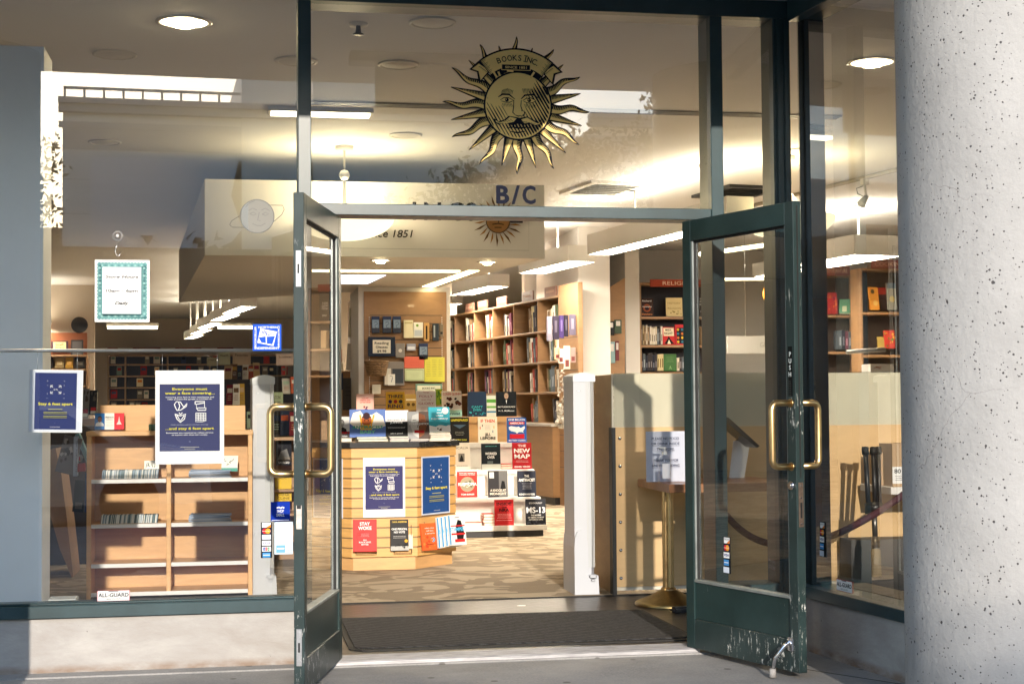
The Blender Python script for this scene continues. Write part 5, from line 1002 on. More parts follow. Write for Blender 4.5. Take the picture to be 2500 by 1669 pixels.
# pedestal table
r = thing('pedestal_table', 'butcher block table on a fluted brass pedestal beside the right door', 'table', (2.09, 1.6, 0)); 
a = at(1634, 1183, 1.35); g = MB(); TZ = .735; TX = a.x; g.bbox(TX-2.09, 1.35-1.6, TZ-.05, TX+.78-2.09, 2.08-1.6, TZ, b=.004); g.build('top', BUTCH, r)
g = MB(); c_ = (.03, 0, 0)
g.add([((.03+(.030+(.0045 if k % 2 else 0))*math.cos(2*PI*k/24)), (.030+(.0045 if k % 2 else 0))*math.sin(2*PI*k/24), z) for z in (.09, TZ-.052) for k in range(24)], [(k, (k+1) % 24, 24+(k+1) % 24, 24+k) for k in range(24)]); g.lathe([(.05, .085), (.045, .10), (.036, .105)], 24, c_); g.build('post', BRASS, r)
g = MB(); g.lathe([(.205, 0), (.205, .012), (.19, .022), (.12, .05), (.06, .082), (.045, .09)], 40, c_); g.build('base', BRASSD, r)
r = thing('stand_foot', 'flat black cross foot of the stand beneath the table', 'stand', (2.28, 1.30, 0)); g = MB()
for a_ in (0, PI/2): M_ = Matrix.Rotation(a_+.3, 4, 'Z'); g.bbox(-.26, -.03, .0, .26, .03, .035, b=.012, M=M_)
g.build('cross_foot', BLACK, r); g = MB(); g.tube([(0, 0, .03), (0, 0, .68)], .02, 12); g.build('stem', BLACK, r)
# sign in acrylic holder, sanitiser
x, z, w_, h_ = rectY(1578, 1045, 1673, 1168, 1.66); r = thing('table_sign', 'PLEASE NO FOOD OR DRINK notice standing on the butcher block table', 'sign', (x, 1.66, TZ+.001)); q = Pr(w_, h_); q.rect(0, 0, 1, 1, (212, 218, 236))
IKB = (46, 58, 96)
for st, y, f_ in (('PLEASE NO FOOD', .83, .70), ('OR DRINK INSIDE', .73, .72), ('THE STORE.', .62, .46)): q.text(st, .5, y, .055, IKB, fit=f_, bold=.02); q.strokes([[(.5-f_/2, y-.02), (.5+f_/2, y-.02)]], .0014, IKB)
for st, y, f_ in (('THANK YOU FOR', .40, .64), ('UNDERSTANDING.', .30, .72)): q.text(st, .5, y, .05, IKB, fit=f_, bold=.02, shear=.25); q.strokes([[(.5-f_/2, y-.02), (.5+f_/2, y-.02)]], .0014, IKB)
q.build('sheet', r); g = MB(); g.box(-.003, -.006, -.0, w_+.003, -.003, h_); g.box(-.003, -.05, 0, w_+.003, .05, .0025); g.build('acrylic_holder', ACRYL, r); g = MB(); g.box(0, .0005, 0, w_, .003, h_); g.build('backing', PAPER, r)
p = at(1623, 1175, 1.50); r = thing('sanitiser_bottle', 'clear pump bottle of hand sanitiser in front of the table notice', 'bottle', (p.x, 1.50, TZ)); g = MB(); g.lathe([(0, .001), (.036, .001), (.038, .006), (.038, .13), (.034, .15), (.016, .168), (.014, .175)], 28); g.build('bottle', glass_mat('clear_bottle', (.95, .96, .98), 2.2), r)
g = MB(); g.lathe([(0, .004), (.034, .004), (.034, .10), (0, .10)], 24); g.build('gel', glass_mat('gel', (.96, .97, .99), .6), r); q = Pr(.05, .09); q.rect(0, 0, 1, 1, (214, 216, 224)); q.build('label', r, Matrix.Translation((-.025, -.0385, .03))); fake_lines
g = MB(); g.lathe([(.016, .17), (.016, .19), (.006, .192), (.006, .212), (0, .212)], 16); g.bbox(-.036, -.008, .205, .012, .008, .216, b=.003); g.build('pump', PLAST, r)
# tablet and paper behind the door
c0 = at(1808, 1040, 2.0); r = thing('tablet', 'dark tablet screen tilted on its stand behind the right door', 'tablet', (c0.x, 1.95, c0.z)); g = MB(); a = at(1778, 1018, 1.9)-Vector(r.location); b_ = at(1855, 1088, 1.75)-Vector(r.location)
P_ = [a, b_, b_+Vector((-.018, .0, -.012)), a+Vector((-.014, 0, -.03))]; g.prism(P_, (.0, .22, 0.0)); g.build('screen', mat('tablet_black', (.02, .022, .028), .2), r); g = MB(); g.tube([(.0, .1, -.03), (-.02, .1, TZ-c0.z)], .012, 8); g.build('stand', BLACK, r)
x, z, w_, h_ = rectY(1795, 1066, 1808, 1160, 1.9); g = MB(); P0 = at(1795, 1166, 1.98); g.prism([(0, 0, 0), (.10, 0, 0), (.155, .03, .235), (.04, .03, .235)], (0, .002, 0)); o = g.build('paper_sheet', PAPER); o.location = (P0.x-.04, 1.98, TZ); tag(o, 'white sheet of print leaning behind the tilted tablet', 'paper')
# rope
def rope(pts, label):
    g = MB(); P_ = []; n = 24
    for i in range(n+1):
        t = i/n; a, b_, c_ = [Vector(p) for p in pts]; P_.append(a*(1-t)*(1-t)+b_*2*t*(1-t)+c_*t*t)
    g.tube(P_, .021, 12); tag(g.build('velvet_rope', mat('burgundy_velvet', (.055, .012, .022), .8, bump=.2, bs=200)), label, 'rope')
rope([(1.95, 1.95, .66) if False else at(1772, 1255, 1.75), at(1905, 1430, 1.6), at(2215, 1200, 1.45)], 'burgundy velvet rope sagging behind the right door and window')
def strip3(p, q_): pass
# right window goods: light stand, boxes, shelf
p = at(2128, 1095, 1.75); pb_ = at(2140, 1400, 1.55); r = thing('folding_tripod', 'folded black tripod leaning against the plywood in the right window', 'tripod', (0, 0, 0))
ax = (pb_-p); pm = p+ax*.47
for i, dx in enumerate((-.036, .0, .036)):
    g = MB(); o_ = Vector((dx, -.02 if i == 1 else .0, .0)); g.tube([p+o_*1.2, pm+o_], .0155, 10); g.build('leg', BLACK, r); g = MB(); g.tube([p+o_*1.2-ax.normalized()*.01, p+o_*1.2+ax.normalized()*.035], .022, 10); g.build('rubber_foot', GASK, r)
g = MB(); g.tube([pm-ax.normalized()*.02, pm+ax.normalized()*.04], .058, 12); g.build('collar', BLACK, r)
g = MB(); g.tube([pm, pm+ax*.24], .017, 12); g.tube([pm+ax*.24, pm+ax*.45], .024, 12); g.build('column', mat('tripod_steel', (.16, .15, .14), .35, .8), r)
g = MB(); g.tube([pm+ax*.34, p+ax*1.02], .030, 10); g.build('handle', mat('tan_grip', (.30, .24, .15), .6), r)
zz_ = at(2187, 1186, 1.75).z; g = MB(); a = at(2146, 1186, 1.8); g.bbox(a.x, 1.62, zz_-.045, a.x+.7, 2.1, zz_, b=.003); tag(g.build('wall_shelf', SW), 'white shelf holding boxes in the right window', 'shelf')
a = at(2176, 1186, 1.7); r = thing('shipping_box', 'tall brown box with 801 label on the white shelf', 'box', (a.x, 1.68, zz_), 0, 'cardboard boxes in the window'); g = MB(); g.bbox(0, 0, 0, .26, .2, .27, b=.003); g.build('carton', CARD, r); q = Pr(.14, .105); q.rect(0, 0, 1, 1, (222, 222, 222)); q.text('801', .3, .62, .26, (34, 34, 36), fit=.42, bold=.02); fake_lines(q, .08, .9, .45, 3, .12, .04, (120, 120, 120)); q.rect(.45, .05, .6, .38, (70, 70, 70)); q.build('label', r, Matrix.Translation((.0, -.0006, .02)))
a = at(2146, 1180, 1.85); r = thing('shipping_box', 'lower taped brown box left of the 801 box', 'box', (a.x, 1.82, zz_), 0, 'cardboard boxes in the window'); g = MB(); g.bbox(0, 0, 0, .22, .2, .21, b=.003); g.build('carton', CARD, r); g = MB(); g.box(.04, -.001, 0, .10, .0, .21); g.build('tape', mat('grey_tape', (.35, .33, .32), .4), r)
g = MB(); a = at(2120, 1315, 1.95); g.bbox(3.42, 1.90, .0, 4.4, 2.1, a.z, b=.004); tag(g.build('storage_bin', mat('dark_bin', (.06, .055, .05), .6)), 'dark low storage bin on the floor of the right window', 'bin')

# ---- magazine shelf in the left window
sy = 2.55; sx0, sx1, sz1 = -1.378, -.352, 1.062; r = thing('magazine_shelf', 'light maple magazine shelf with grey edged shelves behind the left window', 'shelf unit', (sx0, sy, 0)); W_ = sx1-sx0; D_ = .30; te = .028
g = MB(); g.bbox(0, 0, 0, te, D_, sz1-.03, b=.002); g.build('side_panel', MAPLE, r); g = MB(); g.bbox(W_-te, 0, 0, W_, D_, sz1-.03, b=.002); g.build('side_panel', MAPLE, r)
g = MB(); g.bbox(-.004, -.004, sz1-.03, W_+.004, D_, sz1, b=.002); g.build('top_panel', MAPLE, r); g = MB(); g.bbox(W_/2-te/2-.01, .004, .03, W_/2+te/2-.01, D_-.012, sz1-.031, b=.002); g.build('divider', MAPLE, r); g = MB(); g.box(te, D_-.011, .02, W_-te, D_, sz1-.031); g.build('back_panel', MAPLE, r)
EDGE = mat('grey_shelf_edge', (.62, .63, .65), .5); 
for i, z in enumerate((.052, .231, .479, .759)):
    for x0, x1 in (((te, W_/2-te/2-.011), (W_/2+te/2-.009, W_-te)) if i else ((te, W_-te),)):
        g = MB(); g.use(MAPLE); g.box(x0+.001, .008, z-.022, x1-.001, D_-.012, z); g.use(EDGE); g.bbox(x0+.001, -.002, z-.024, x1-.001, .008, z+.001, b=.001); g.build('shelf', None, r)
def leaflets(label, px0, px1, pyt, pyb, y, n, cols, upright):
    x, z, w_, h_ = rectY(px0, pyt, px1, pyb, y); r = thing('leaflet_stack', label, 'leaflets', (x, y, z+.001), 0, 'free leaflets on the magazine shelf'); rg = random.Random(int(px0)); g = MB(); k_ = 0; xx = 0
    if upright:
        while xx < w_-.004:
            t_ = rg.uniform(.003, .008); g.use(cm(rg.choice(cols))); g.prism([(xx, 0, 0), (xx+t_-.001, 0, 0), (xx+t_-.001+.006, 0, h_*rg.uniform(.93, 1)), (xx+.006, 0, h_*rg.uniform(.9, 1))], (0, .10, 0)); xx += t_
    else:
        for i in range(n): g.use(cm(rg.choice(cols))); s1 = rg.uniform(-.012, .012); zz = i*h_/n*.8; g.prism([(s1, 0, zz), (w_*.5+s1, 0, zz+h_*.03), (w_+s1, 0, zz+rg.uniform(0, .006)), (w_+s1, 0, zz+h_/n*.7), (w_*.5+s1, 0, zz+h_/n*.7+h_*.03), (s1, 0, zz+h_/n*.7+rg.uniform(0, .006))], (0, .16, 0))
    g.build('leaflets', None, r)
LC = [(214, 220, 224), (180, 196, 206), (120, 140, 150), (90, 110, 120), (230, 230, 226), (150, 170, 190)]
leaflets('row of upright leaflets on the upper left shelf', 248, 386, 1146, 1168, sy+.03, 0, LC, True); leaflets('row of upright leaflets on the middle left shelf', 245, 385, 1256, 1277, sy+.03, 0, LC, True)
leaflets('curled pile of newspapers on the upper right shelf', 463, 562, 1143, 1168, sy+.03, 8, [(170, 184, 206), (200, 208, 220), (150, 168, 196)], False); leaflets('curled pile of newspapers on the middle right shelf', 463, 563, 1251, 1278, sy+.03, 8, [(170, 184, 206), (200, 208, 220), (150, 168, 196)], False)
def scr(seed): return lambda q: (q.rect(0, 0, 1, 1, (232, 232, 226)), q.strokes([[(random.Random(seed+i).uniform(.1, .9), random.Random(seed+i+50).uniform(.35, .85)) for _ in range(1)]+[(.1+.2*i, .4+.3*((i*7+seed) % 3)/2), (.2+.18*i, .8-.3*((i*5) % 3)/2)] for i in range(4)], .004, (30, 60, 60)), q.rect(.0, .0, 1, .22, (90, 160, 150)))
book('small white comic with scrawled black lettering, left shelf', 352, 1124, 388, 1152, sy+.12, (230, 230, 224), scr(3), t=.004, lean=14, name='magazine', cat='magazine'); book('tilted white comic with scrawled lettering, right shelf', 540, 1112, 580, 1150, sy+.10, (226, 226, 214), scr(8), t=.004, lean=14, yaw=-10, name='magazine', cat='magazine')
# things on top of it
def slab(label, x0, y0, x1, y1, Y, m_, t=.25, name='display_box', cat='box', group=None): x, z, w_, h_ = rectY(x0, y0, x1, y1, Y); g = MB(); g.bbox(0, 0, 0, w_, t, h_, b=.003); o = g.build(name, m_); o.location = (x, Y, z); return tag(o, label, cat, group)
slab('wide maple box standing on the magazine shelf behind the tricolour book', 244, 988, 395, 1054, 2.66, MAPLE, .14); slab('second maple box to the right of the face covering poster', 540, 989, 599, 1054, 2.62, MAPLE, .14)
def tri(q): q.rect(0, 0, .34, 1, (50, 110, 176)); q.rect(.34, 0, .66, 1, (228, 226, 222)); q.rect(.66, 0, 1, 1, (200, 36, 52)); portrait(.17, .62, .085, (120, 80, 60), (60, 50, 50), (210, 214, 220))(q); q.text('FRENCH', .5, .70, .10, (50, 50, 56), fit=.27, bold=.02); q.text('Lessons', .5, .58, .08, (50, 50, 56), fit=.22); fake_lines(q, .37, .63, .46, 4, .09, .012, (150, 150, 150)); q.poly([(.83, .82), (.86, .5), (.92, .3), (.74, .3), (.80, .5)], (236, 200, 200)); q.text('Marc Castera', .17, .22, .07, WHT, fit=.28)
book('blue white and red tricolour book on the magazine shelf', 231, 1008, 303, 1048, 2.58, (200, 36, 52), tri, t=.012, lean=4)
p = at(375, 1052, 2.62); r = thing('mug', 'small green banded mug beside the hanging poster', 'mug', p); g = MB(); g.lathe([(0, 0), (.03, 0), (.032, .035), (.03, .045), (.027, .044), (.026, .004), (0, .004)], 20); g.build('body', mat('green_band', (.05, .12, .08), .4), r); g = MB(); g.tube([(.03, 0, .01), (.045, 0, .015), (.045, 0, .03), (.03, 0, .036)], .004, 6); g.build('handle', WHITE, r)
# outlet box on the ledge
x, z, w_, h_ = rectY(115, 1444, 186, 1465, .30); r = thing('floor_box', 'grey outlet box with blue insert on the left window ledge', 'outlet box', (x, .30, .247)); g = MB(); g.bbox(0, 0, 0, w_, .14, .045, b=.004); g.build('housing', GREYP, r); g = MB(); g.box(w_*.24, -.001, .012, w_*.6, .0, .036); g.build('insert', cm((70, 120, 190)), r); g = MB(); g.box(w_*.03, -.001, .01, w_*.15, .0, .038); g.box(w_*.7, -.001, .01, w_*.85, 0, .038); g.build('socket', BLACK, r)

# ================================================================== BACK OF THE SHOP
def slabq(name, label, cat, pts, Y, t, m_, group=None, parent=None):
    """upright board traced at its own distance: polygon on y=Y extruded by t"""
    P_ = [at(px, py, Y) for px, py in pts]; c_ = P_[0].copy(); c_.z = min(p.z for p in P_); g = MB(); g.prism([p-c_ for p in P_], (0, t, 0)); o = g.build(name, m_, parent)
    if not parent: o.location = c_; tag(o, label, cat, group)
    return o
# left daylight-facing pier and other walls
def wallbox(x0, y0, x1, y1, m_, label, name='interior_wall', z1=H-.001):
    g = MB(); g.box(x0, y0, .001, x1, y1, z1); return tag(g.build(name, m_), label, 'wall')
a = at(104, 900, .46); wallbox(-5.5, .46, a.x, .8, mat('pier_white', (.88, .92, .95), .6, var=.02), 'smooth white pier at the far left behind the left window', 'wall_pier', z1=at(60, 113, .46).z)
wallbox(-14, 30.6, 3.4, 30.8, WALLB, 'beige back wall above the mystery shelves'); 
a, b_ = at(1414, 800, 10.3), at(1490, 800, 10.3); wallbox(a.x, 10.3, b_.x, 12.9, WALLW, 'pale pier between the oak bookcases and the tan slat panel', 'wall_pier')
wallbox(3.4, 13.0, 14, 13.2, WALLW, 'pale wall behind the religion bookcase'); a, b_ = at(1527, 800, 11.7), at(1562, 800, 11.7); wallbox(a.x, 11.7, b_.x, 12.99, WALLW, 'narrow white pier left of the religion bookcase', 'wall_pier')
# product panel column
yc = 8.54; a, b_ = at(876, 900, yc), at(1101, 900, yc); r = thing('product_panel', 'tall brown slatwall panel with white edges hung with accessories behind the table', 'display panel', (a.x, yc, 0)); W_ = b_.x-a.x
g = MB(); g.box(0, .02, 0, W_, 1.2, SZ-.002); g.build('column_core', WALLW, r); g = MB(); x0_, x1_ = at(889, 900, yc).x-a.x, at(1091, 900, yc).x-a.x; zt_ = at(990, 712, yc).z; g.bbox(x0_, 0, .0, x1_, .019, zt_, b=.002)
zs1 = at(990, 769, yc).z
g.build('board', OAKD, r); g = MB()
for k in range(13): g.box(x0_+.06, -.001, zs1-k*.085-.006, x1_-.05, .0, zs1-k*.085); 
g.build('slot', BLACK, r); g = MB()
for sx in (x0_+.055, x1_-.05): 
    for k in range(46): g.box(sx-.003, -.0022, zs1-.02-k*.023-.011, sx+.003, -.0012, zs1-.02-k*.023)
g.build('edge_stitching', PAPER, r)
def pack(label, x0, y0, x1, y1, col, fn=None, Y=yc-.05, t=.03, cat='packet', name='hanging_packet', group='accessories hanging on the product panel', f=A1):
    p0, p1 = f(x0, y0), f(x1, y1); x, z, w_, h_ = rectY(*p0, *p1, Y); r = thing(name, label, cat, (x, Y, z), 0, group); g = MB(); g.bbox(0, 0, 0, w_, t, h_, b=.003); g.build('body', cm(col, .4), r)
    if fn: q = Pr(w_, h_); fn(q); q.build('print', r)
    return r
def cable(q): q.rect(0, .82, 1, 1, (50, 60, 92)); q.rect(.08, .3, .92, .8, (120, 138, 160)); q.strokes([[(.3, .62), (.6, .70), (.75, .55), (.4, .45), (.5, .3), (.7, .3)]], .004, (30, 40, 60))
for i, (x0, x1) in enumerate(((594, 645), (665, 720), (730, 782))): pack(['left', 'middle', 'right'][i]+' of the three blue cable packets at the top of the panel', x0, 842, x1, 948, (52, 56, 70), cable)
pack('cream packet at the top middle of the panel', 800, 866, 860, 980, (214, 206, 176), T(rc(.1, .8, .9, .9, (180, 170, 130)))); pack('white packet with green leaf print', 862, 880, 922, 978, (222, 222, 214), T(dk(.4, .8, .14, (120, 160, 70)), rc(.1, .1, .9, .5, (180, 190, 200))))
pack('tan boxed pen set hanging right of the white packet', 928, 884, 962, 1000, (190, 150, 96), T(rc(.35, .1, .65, .85, (40, 34, 30)))); pack('dark spectacle case packets at the right of the panel', 984, 888, 1024, 998, (52, 60, 70), T(rc(.15, .2, .4, .9, (150, 156, 160)))); pack('small striped packet at the right edge of the panel', 1028, 892, 1052, 972, (120, 110, 96), T(rc(.2, .2, .8, .4, (50, 50, 50))))
pack('black framed Reading Glasses $9.98 price sign', 572, 972, 745, 1097, (36, 44, 62), T(rc(.17, .16, .83, .84, (214, 208, 196)), ('Reading', .62, .13, (44, 44, 50), .52), ('Glasses', .42, .13, (44, 44, 50), .44), ('$9.98', .21, .13, (44, 44, 50), .34)), Y=yc-.06, name='price_sign', cat='sign', group=None)
pack('clear packet below the price sign', 748, 1014, 806, 1106, (130, 126, 124), T(dk(.5, .5, .2, (200, 196, 190)))); pack('small pale blue packet in the middle of the panel', 818, 1016, 876, 1060, (150, 156, 176), T(rc(.1, .2, .9, .6, (205, 210, 220)))); pack('single blue cable packet lower on the panel', 896, 1014, 954, 1118, (48, 52, 66), cable)
pack('large clear pouch of white earphones', 672, 1130, 802, 1284, (128, 122, 120), T(rc(.05, .05, .35, .72, (206, 204, 200)), rc(.42, .1, .95, .7, (60, 66, 76)), rc(.2, .02, .55, .48, (224, 224, 224)), lambda q: q.strokes([[(.3, .4), (.4, .42), (.42, .3), (.36, .15)]], .005, (40, 80, 120)))); 
pack('salmon pink folder of cards on the panel', 802, 1098, 930, 1172, (206, 104, 88), T(lines(.5, 2, .2, (180, 80, 70), .6, .02)), cat='card'); pack('pale green certificate card under the pink folder', 806, 1174, 930, 1254, (196, 206, 168), T(lambda q: q.strokes([[(.06, .1), (.94, .1), (.94, .9), (.06, .9), (.06, .1)]], .004, (120, 140, 90)), lines(.6, 3, .13, (120, 130, 100), .5)), cat='card')
pack('tall yellow map sheet on the right of the panel', 932, 1102, 1060, 1260, (212, 206, 92), T(*[(lambda k: (lambda q: fake_lines(q, .08+.3*(k % 3), .30+.3*(k % 3), .88, 10, .07, .012, (130, 130, 90), random.Random(k))))(k) for k in range(3)]), cat='sheet'); pack('small white paper note low on the panel', 598, 1276, 652, 1336, (206, 202, 194), T(lines(.8, 5, .13, (150, 150, 150), .7, .02)), cat='note')
pack('green bordered store policy certificate above the books', 876, 1272, 1044, 1400, (120, 156, 142), T(rc(.06, .06, .94, .92, (214, 216, 196)), ('BOOKS INC.', .74, .09, (70, 80, 70), .5), ('Store Policy', .58, .08, (70, 80, 70), .44), lines(.48, 3, .12, (120, 130, 110), .6)), Y=yc-.2, name='certificate', cat='certificate', group=None)
# woven basket
p0 = A1(626, 1215); p = at(*p0, yc-.16); r = thing('woven_basket', 'dark woven wicker basket hanging on the left of the product panel', 'basket', (p.x, yc-.16, p.z)); g = MB(); 
for k in range(9): z = k*.017; rr = .115*(.78+.25*k/8); g.tube([(rr*math.cos(a_*PI/14), rr*.8*math.sin(a_*PI/14), z+.003*(-1)**a_) for a_ in range(29)], .0105, 6, caps=False)
g.build('weave', mat('wicker', (.16, .09, .04), .7, var=.5, vs=40), r); g = MB(); g.lathe([(0, 0), (.088, 0), (.088, .006), (0, .006)], 20); g.build('base', mat('wicker', (.1, .1, .1)), r)

# oak bookcases along the splayed side wall
e0 = atz(1385, 1235, 0); dirb = Vector((-.158, .987, 0)).normalized(); nb = Vector((-.987, -.158, 0))
def onb(px, py): return hit(px, py, e0, nb)
xs = [1365, 1313, 1254, 1203, 1158, 1110, 1062]; rb = thing('oak_bookcase', 'long oak bookcase with square compartments receding along the right wall', 'bookcase', (e0.x, e0.y, 0), math.atan2(dirb.y, dirb.x))
Mi = rb.matrix_basis if False else (Matrix.Translation(e0) @ Matrix.Rotation(math.atan2(dirb.y, dirb.x), 4, 'Z')); Mi_ = Mi.inverted()
us = [(Mi_ @ onb(x, 850)).x for x in xs]; top = (onb(1363, 716)).z; rows = [onb(1340, y).z for y in (727, 808, 884, 959, 1034)]
DB = .34; u0b, u1b = us[0], us[-1]
for i, u in enumerate(us): g = MB(); g.box(u-.011, -DB, rows[-1]-.3, u+.011, 0, rows[0]); g.build('upright', OAK, rb)
for i, z in enumerate(rows): g = MB(); g.bbox(u0b-.012, -DB, z-.012, u1b, .003, z+.012, b=.002); g.build('shelf', OAK, rb)
g = MB(); g.box(u0b, -DB-.012, 0, u1b, -DB, rows[0]); g.build('back_panel', OAK, rb)
g = MB(); g.bbox(u0b-.02, -DB, .09, u1b, .10, rows[-1]-.03, b=.003); g.build('base_cabinet', OAK, rb); g = MB(); g.box(u0b-.01, -DB, 0, u1b, .07, .089); g.build('plinth', BLACK, rb); g = MB(); g.bbox(u0b-.04, -DB, rows[-1]-.03, u1b, .13, rows[-1]+.005, b=.003); g.build('counter', mat('counter_grey', (.42, .40, .38), .4), rb)
pe0, pe1 = (Mi_ @ onb(1365, 850)).x, (Mi_ @ onb(1414, 850)).x; g = MB(); g.bbox(pe1, -.05, .0, pe0-.015, .01, onb(1412, 688).z, b=.003); g.build('end_panel', MAPLE if False else OAKD, rb)
g = MB()
for k in range(9): g.box(pe1+.02, .0105, .45+k*.19, pe0-.03, .0115, .456+k*.19)
g.build('panel_slot', BLACK, rb)
BC = [(190, 184, 170), (120, 96, 70), (60, 56, 60), (214, 206, 190), (150, 60, 50), (90, 100, 110), (176, 160, 130), (40, 44, 60), (205, 190, 150), (110, 60, 80), (225, 220, 212), (70, 80, 60)]
BN = ['grey', 'brown', 'charcoal', 'cream', 'brick red', 'slate', 'tan', 'navy', 'straw', 'plum', 'white', 'olive']
ordn = ['first', 'second', 'third', 'fourth', 'fifth', 'sixth', 'seventh', 'eighth', 'ninth']
def spine_book(lb, grp, M_, t, h_, d_, ci, lean=0):
    r = thing('shelved_book', lb, 'book', (0, 0, 0), 0, grp); r.matrix_world = M_ @ Matrix.Rotation(lean, 4, 'Y'); g = MB(); g.bbox(0, 0, 0, t, d_, h_, b=.002); g.build('cover', cm(BC[ci], .5), r)
    g = MB(); g.box(.002, .0, h_+.0002, t-.002, d_, h_+.001) if False else g.box(.003, .004, h_-.0005, t-.003, d_-.004, h_+.0006); g.build('pages', PAGES, r)
    if t > .02: q = Pr(t, h_, lift=.0006); rg = random.Random(int(t*9999)+ci); q.rect(.25, .2, .75, .2+rg.uniform(.3, .55), tuple(min(255, v+70) if sum(BC[ci]) < 350 else max(0, v-90) for v in BC[ci])); q.build('spine_title', r)
rg = random.Random(5); rown = ['top', 'second', 'third', 'bottom']
for i in range(6):
    for j in range(4):
        u_hi, u_lo = us[i+1], us[i]; zf = rows[j+1]+.013; n = rg.choice([4, 5, 6, 7]); w_c = u_hi-u_lo; u = u_lo+.05+rg.uniform(0, .08)
        cell = '%s bay, %s shelf of the oak bookcase' % (ordn[i], rown[j])
        for k in range(n):
            t = rg.uniform(.028, .06); ci = rg.randrange(12)
            spine_book('%s book, %s along, %s' % (BN[ci], ordn[k], cell), 'books in the oak bookcase', Mi @ Matrix.Translation((u+t, -.02, zf)) @ Matrix.Rotation(PI, 4, 'Z'), t, rg.uniform(.22, .33), rg.uniform(.16, .22), ci, R(rg.uniform(-9, -3))); u += t+.012
        if rg.random() < .45:
            ci = rg.randrange(12); r = thing('face_out_book', '%s book shown face out, %s' % (BN[ci], cell), 'book', (0, 0, 0), 0, 'books in the oak bookcase'); wd_ = rg.uniform(.18, .24); h_ = rg.uniform(.22, .28); r.matrix_world = Mi @ Matrix.Translation((min(u+.06+wd_, u_hi-.03), -.14, zf)) @ Matrix.Rotation(PI, 4, 'Z') @ Matrix.Rotation(R(-10), 4, 'X')
            g = MB(); g.bbox(0, 0, 0, wd_, .02, h_, b=.002); g.build('cover', cm(BC[ci], .5), r); q = Pr(wd_, h_); q.rect(.1, .6, .9, .8, BC[(ci+5) % 12]); smudge(6, [BC[(ci+3) % 12], BC[(ci+7) % 12]], .2, .15, .8, .5, .15, ci+i*4+j)(q); q.build('cover_print', r)
# section plaques on top
for i, (px, py, w_) in enumerate([(1145, 755, 26), (1177, 744, 28), (1224, 733, 34), (1287, 718, 36), (1343, 698, 42)]):
    p = onb(px, py); r = thing('section_plaque', ordn[4-i]+' small wooden section plaque from the front on top of the oak bookcase', 'plaque', (p.x, p.y, rows[0]+.013), math.atan2(dirb.y, dirb.x)+PI, 'section plaques on the oak bookcase'); g = MB(); g.bbox(-.20, 0, 0, .20, .02, .12, b=.004); g.build('board', mat('plaque_wood', (.16, .07, .045), .5, var=.2), r); q = Pr(.36, .1); q.strokes([[(.12+.08*k, .5), (.16+.08*k, .5)] for k in range(10)], .03, (190, 160, 140)); q.build('lettering', r, Matrix.Translation((-.18, -.001, .01)))
# things hanging at the bookcase end
for i, (x0, x1, c_) in enumerate([(1713, 1748, (120, 116, 130)), (1752, 1790, (50, 44, 60)), (1792, 1822, (62, 48, 96)), (1824, 1850, (40, 36, 50)), (1856, 1898, (96, 90, 110))]):
    pack(ordn[i]+' purple and black packet from the left, hanging on the bookcase end', x0, 842-i*3, x1, 998-i*9, c_, T(rc(.3, .3, .7, .8, tuple(min(255, v+40) for v in c_))), Y=9.9, group='purple packets on the bookcase end')
for i, (x0, y0, x1, y1) in enumerate([(1762, 1040, 1796, 1116), (1786, 1048, 1822, 1142), (1822, 1030, 1862, 1178), (1862, 1040, 1898, 1136)]): pack(ordn[i]+' pale card packet from the left, low on the bookcase end', x0, y0, x1, y1, [(190, 170, 140), (206, 196, 190), (196, 190, 176), (150, 130, 126)][i], T(rc(.2, .1, .8, .4, (110, 60, 60))), Y=9.88, group='pale packets on the bookcase end')
r = thing('fabric_garland', 'dangling garland with crumpled white cloth at the bookcase end', 'garland', at(1372, 960, 9.6)); g = MB(); rg = random.Random(2)
for k in range(46):
    t = k/45; px = 1370+rg.uniform(-7, 7)-(0 if t < .7 else (t-.7)*40*rg.uniform(-1, 1)); py = 900+t*140; p = at(px, py, 9.6+rg.uniform(-.04, .04))-r.location; s_ = .02 if t < .65 else .055; a_ = Vector((rg.gauss(0, 1), rg.gauss(0, 1), rg.gauss(0, 1))).normalized()*s_; b_ = a_.orthogonal().normalized()*s_*.7; c_ = a_.cross(b_).normalized()*s_*.5
    g.add([p+a_, p+b_, p-a_, p-b_, p+c_, p-c_], [(0, 1, 4), (1, 2, 4), (2, 3, 4), (3, 0, 4), (1, 0, 5), (2, 1, 5), (3, 2, 5), (0, 3, 5)])
g.build('cloth', mat('crumpled_cloth', (.38, .35, .3), .8, var=.3, vs=20), r)

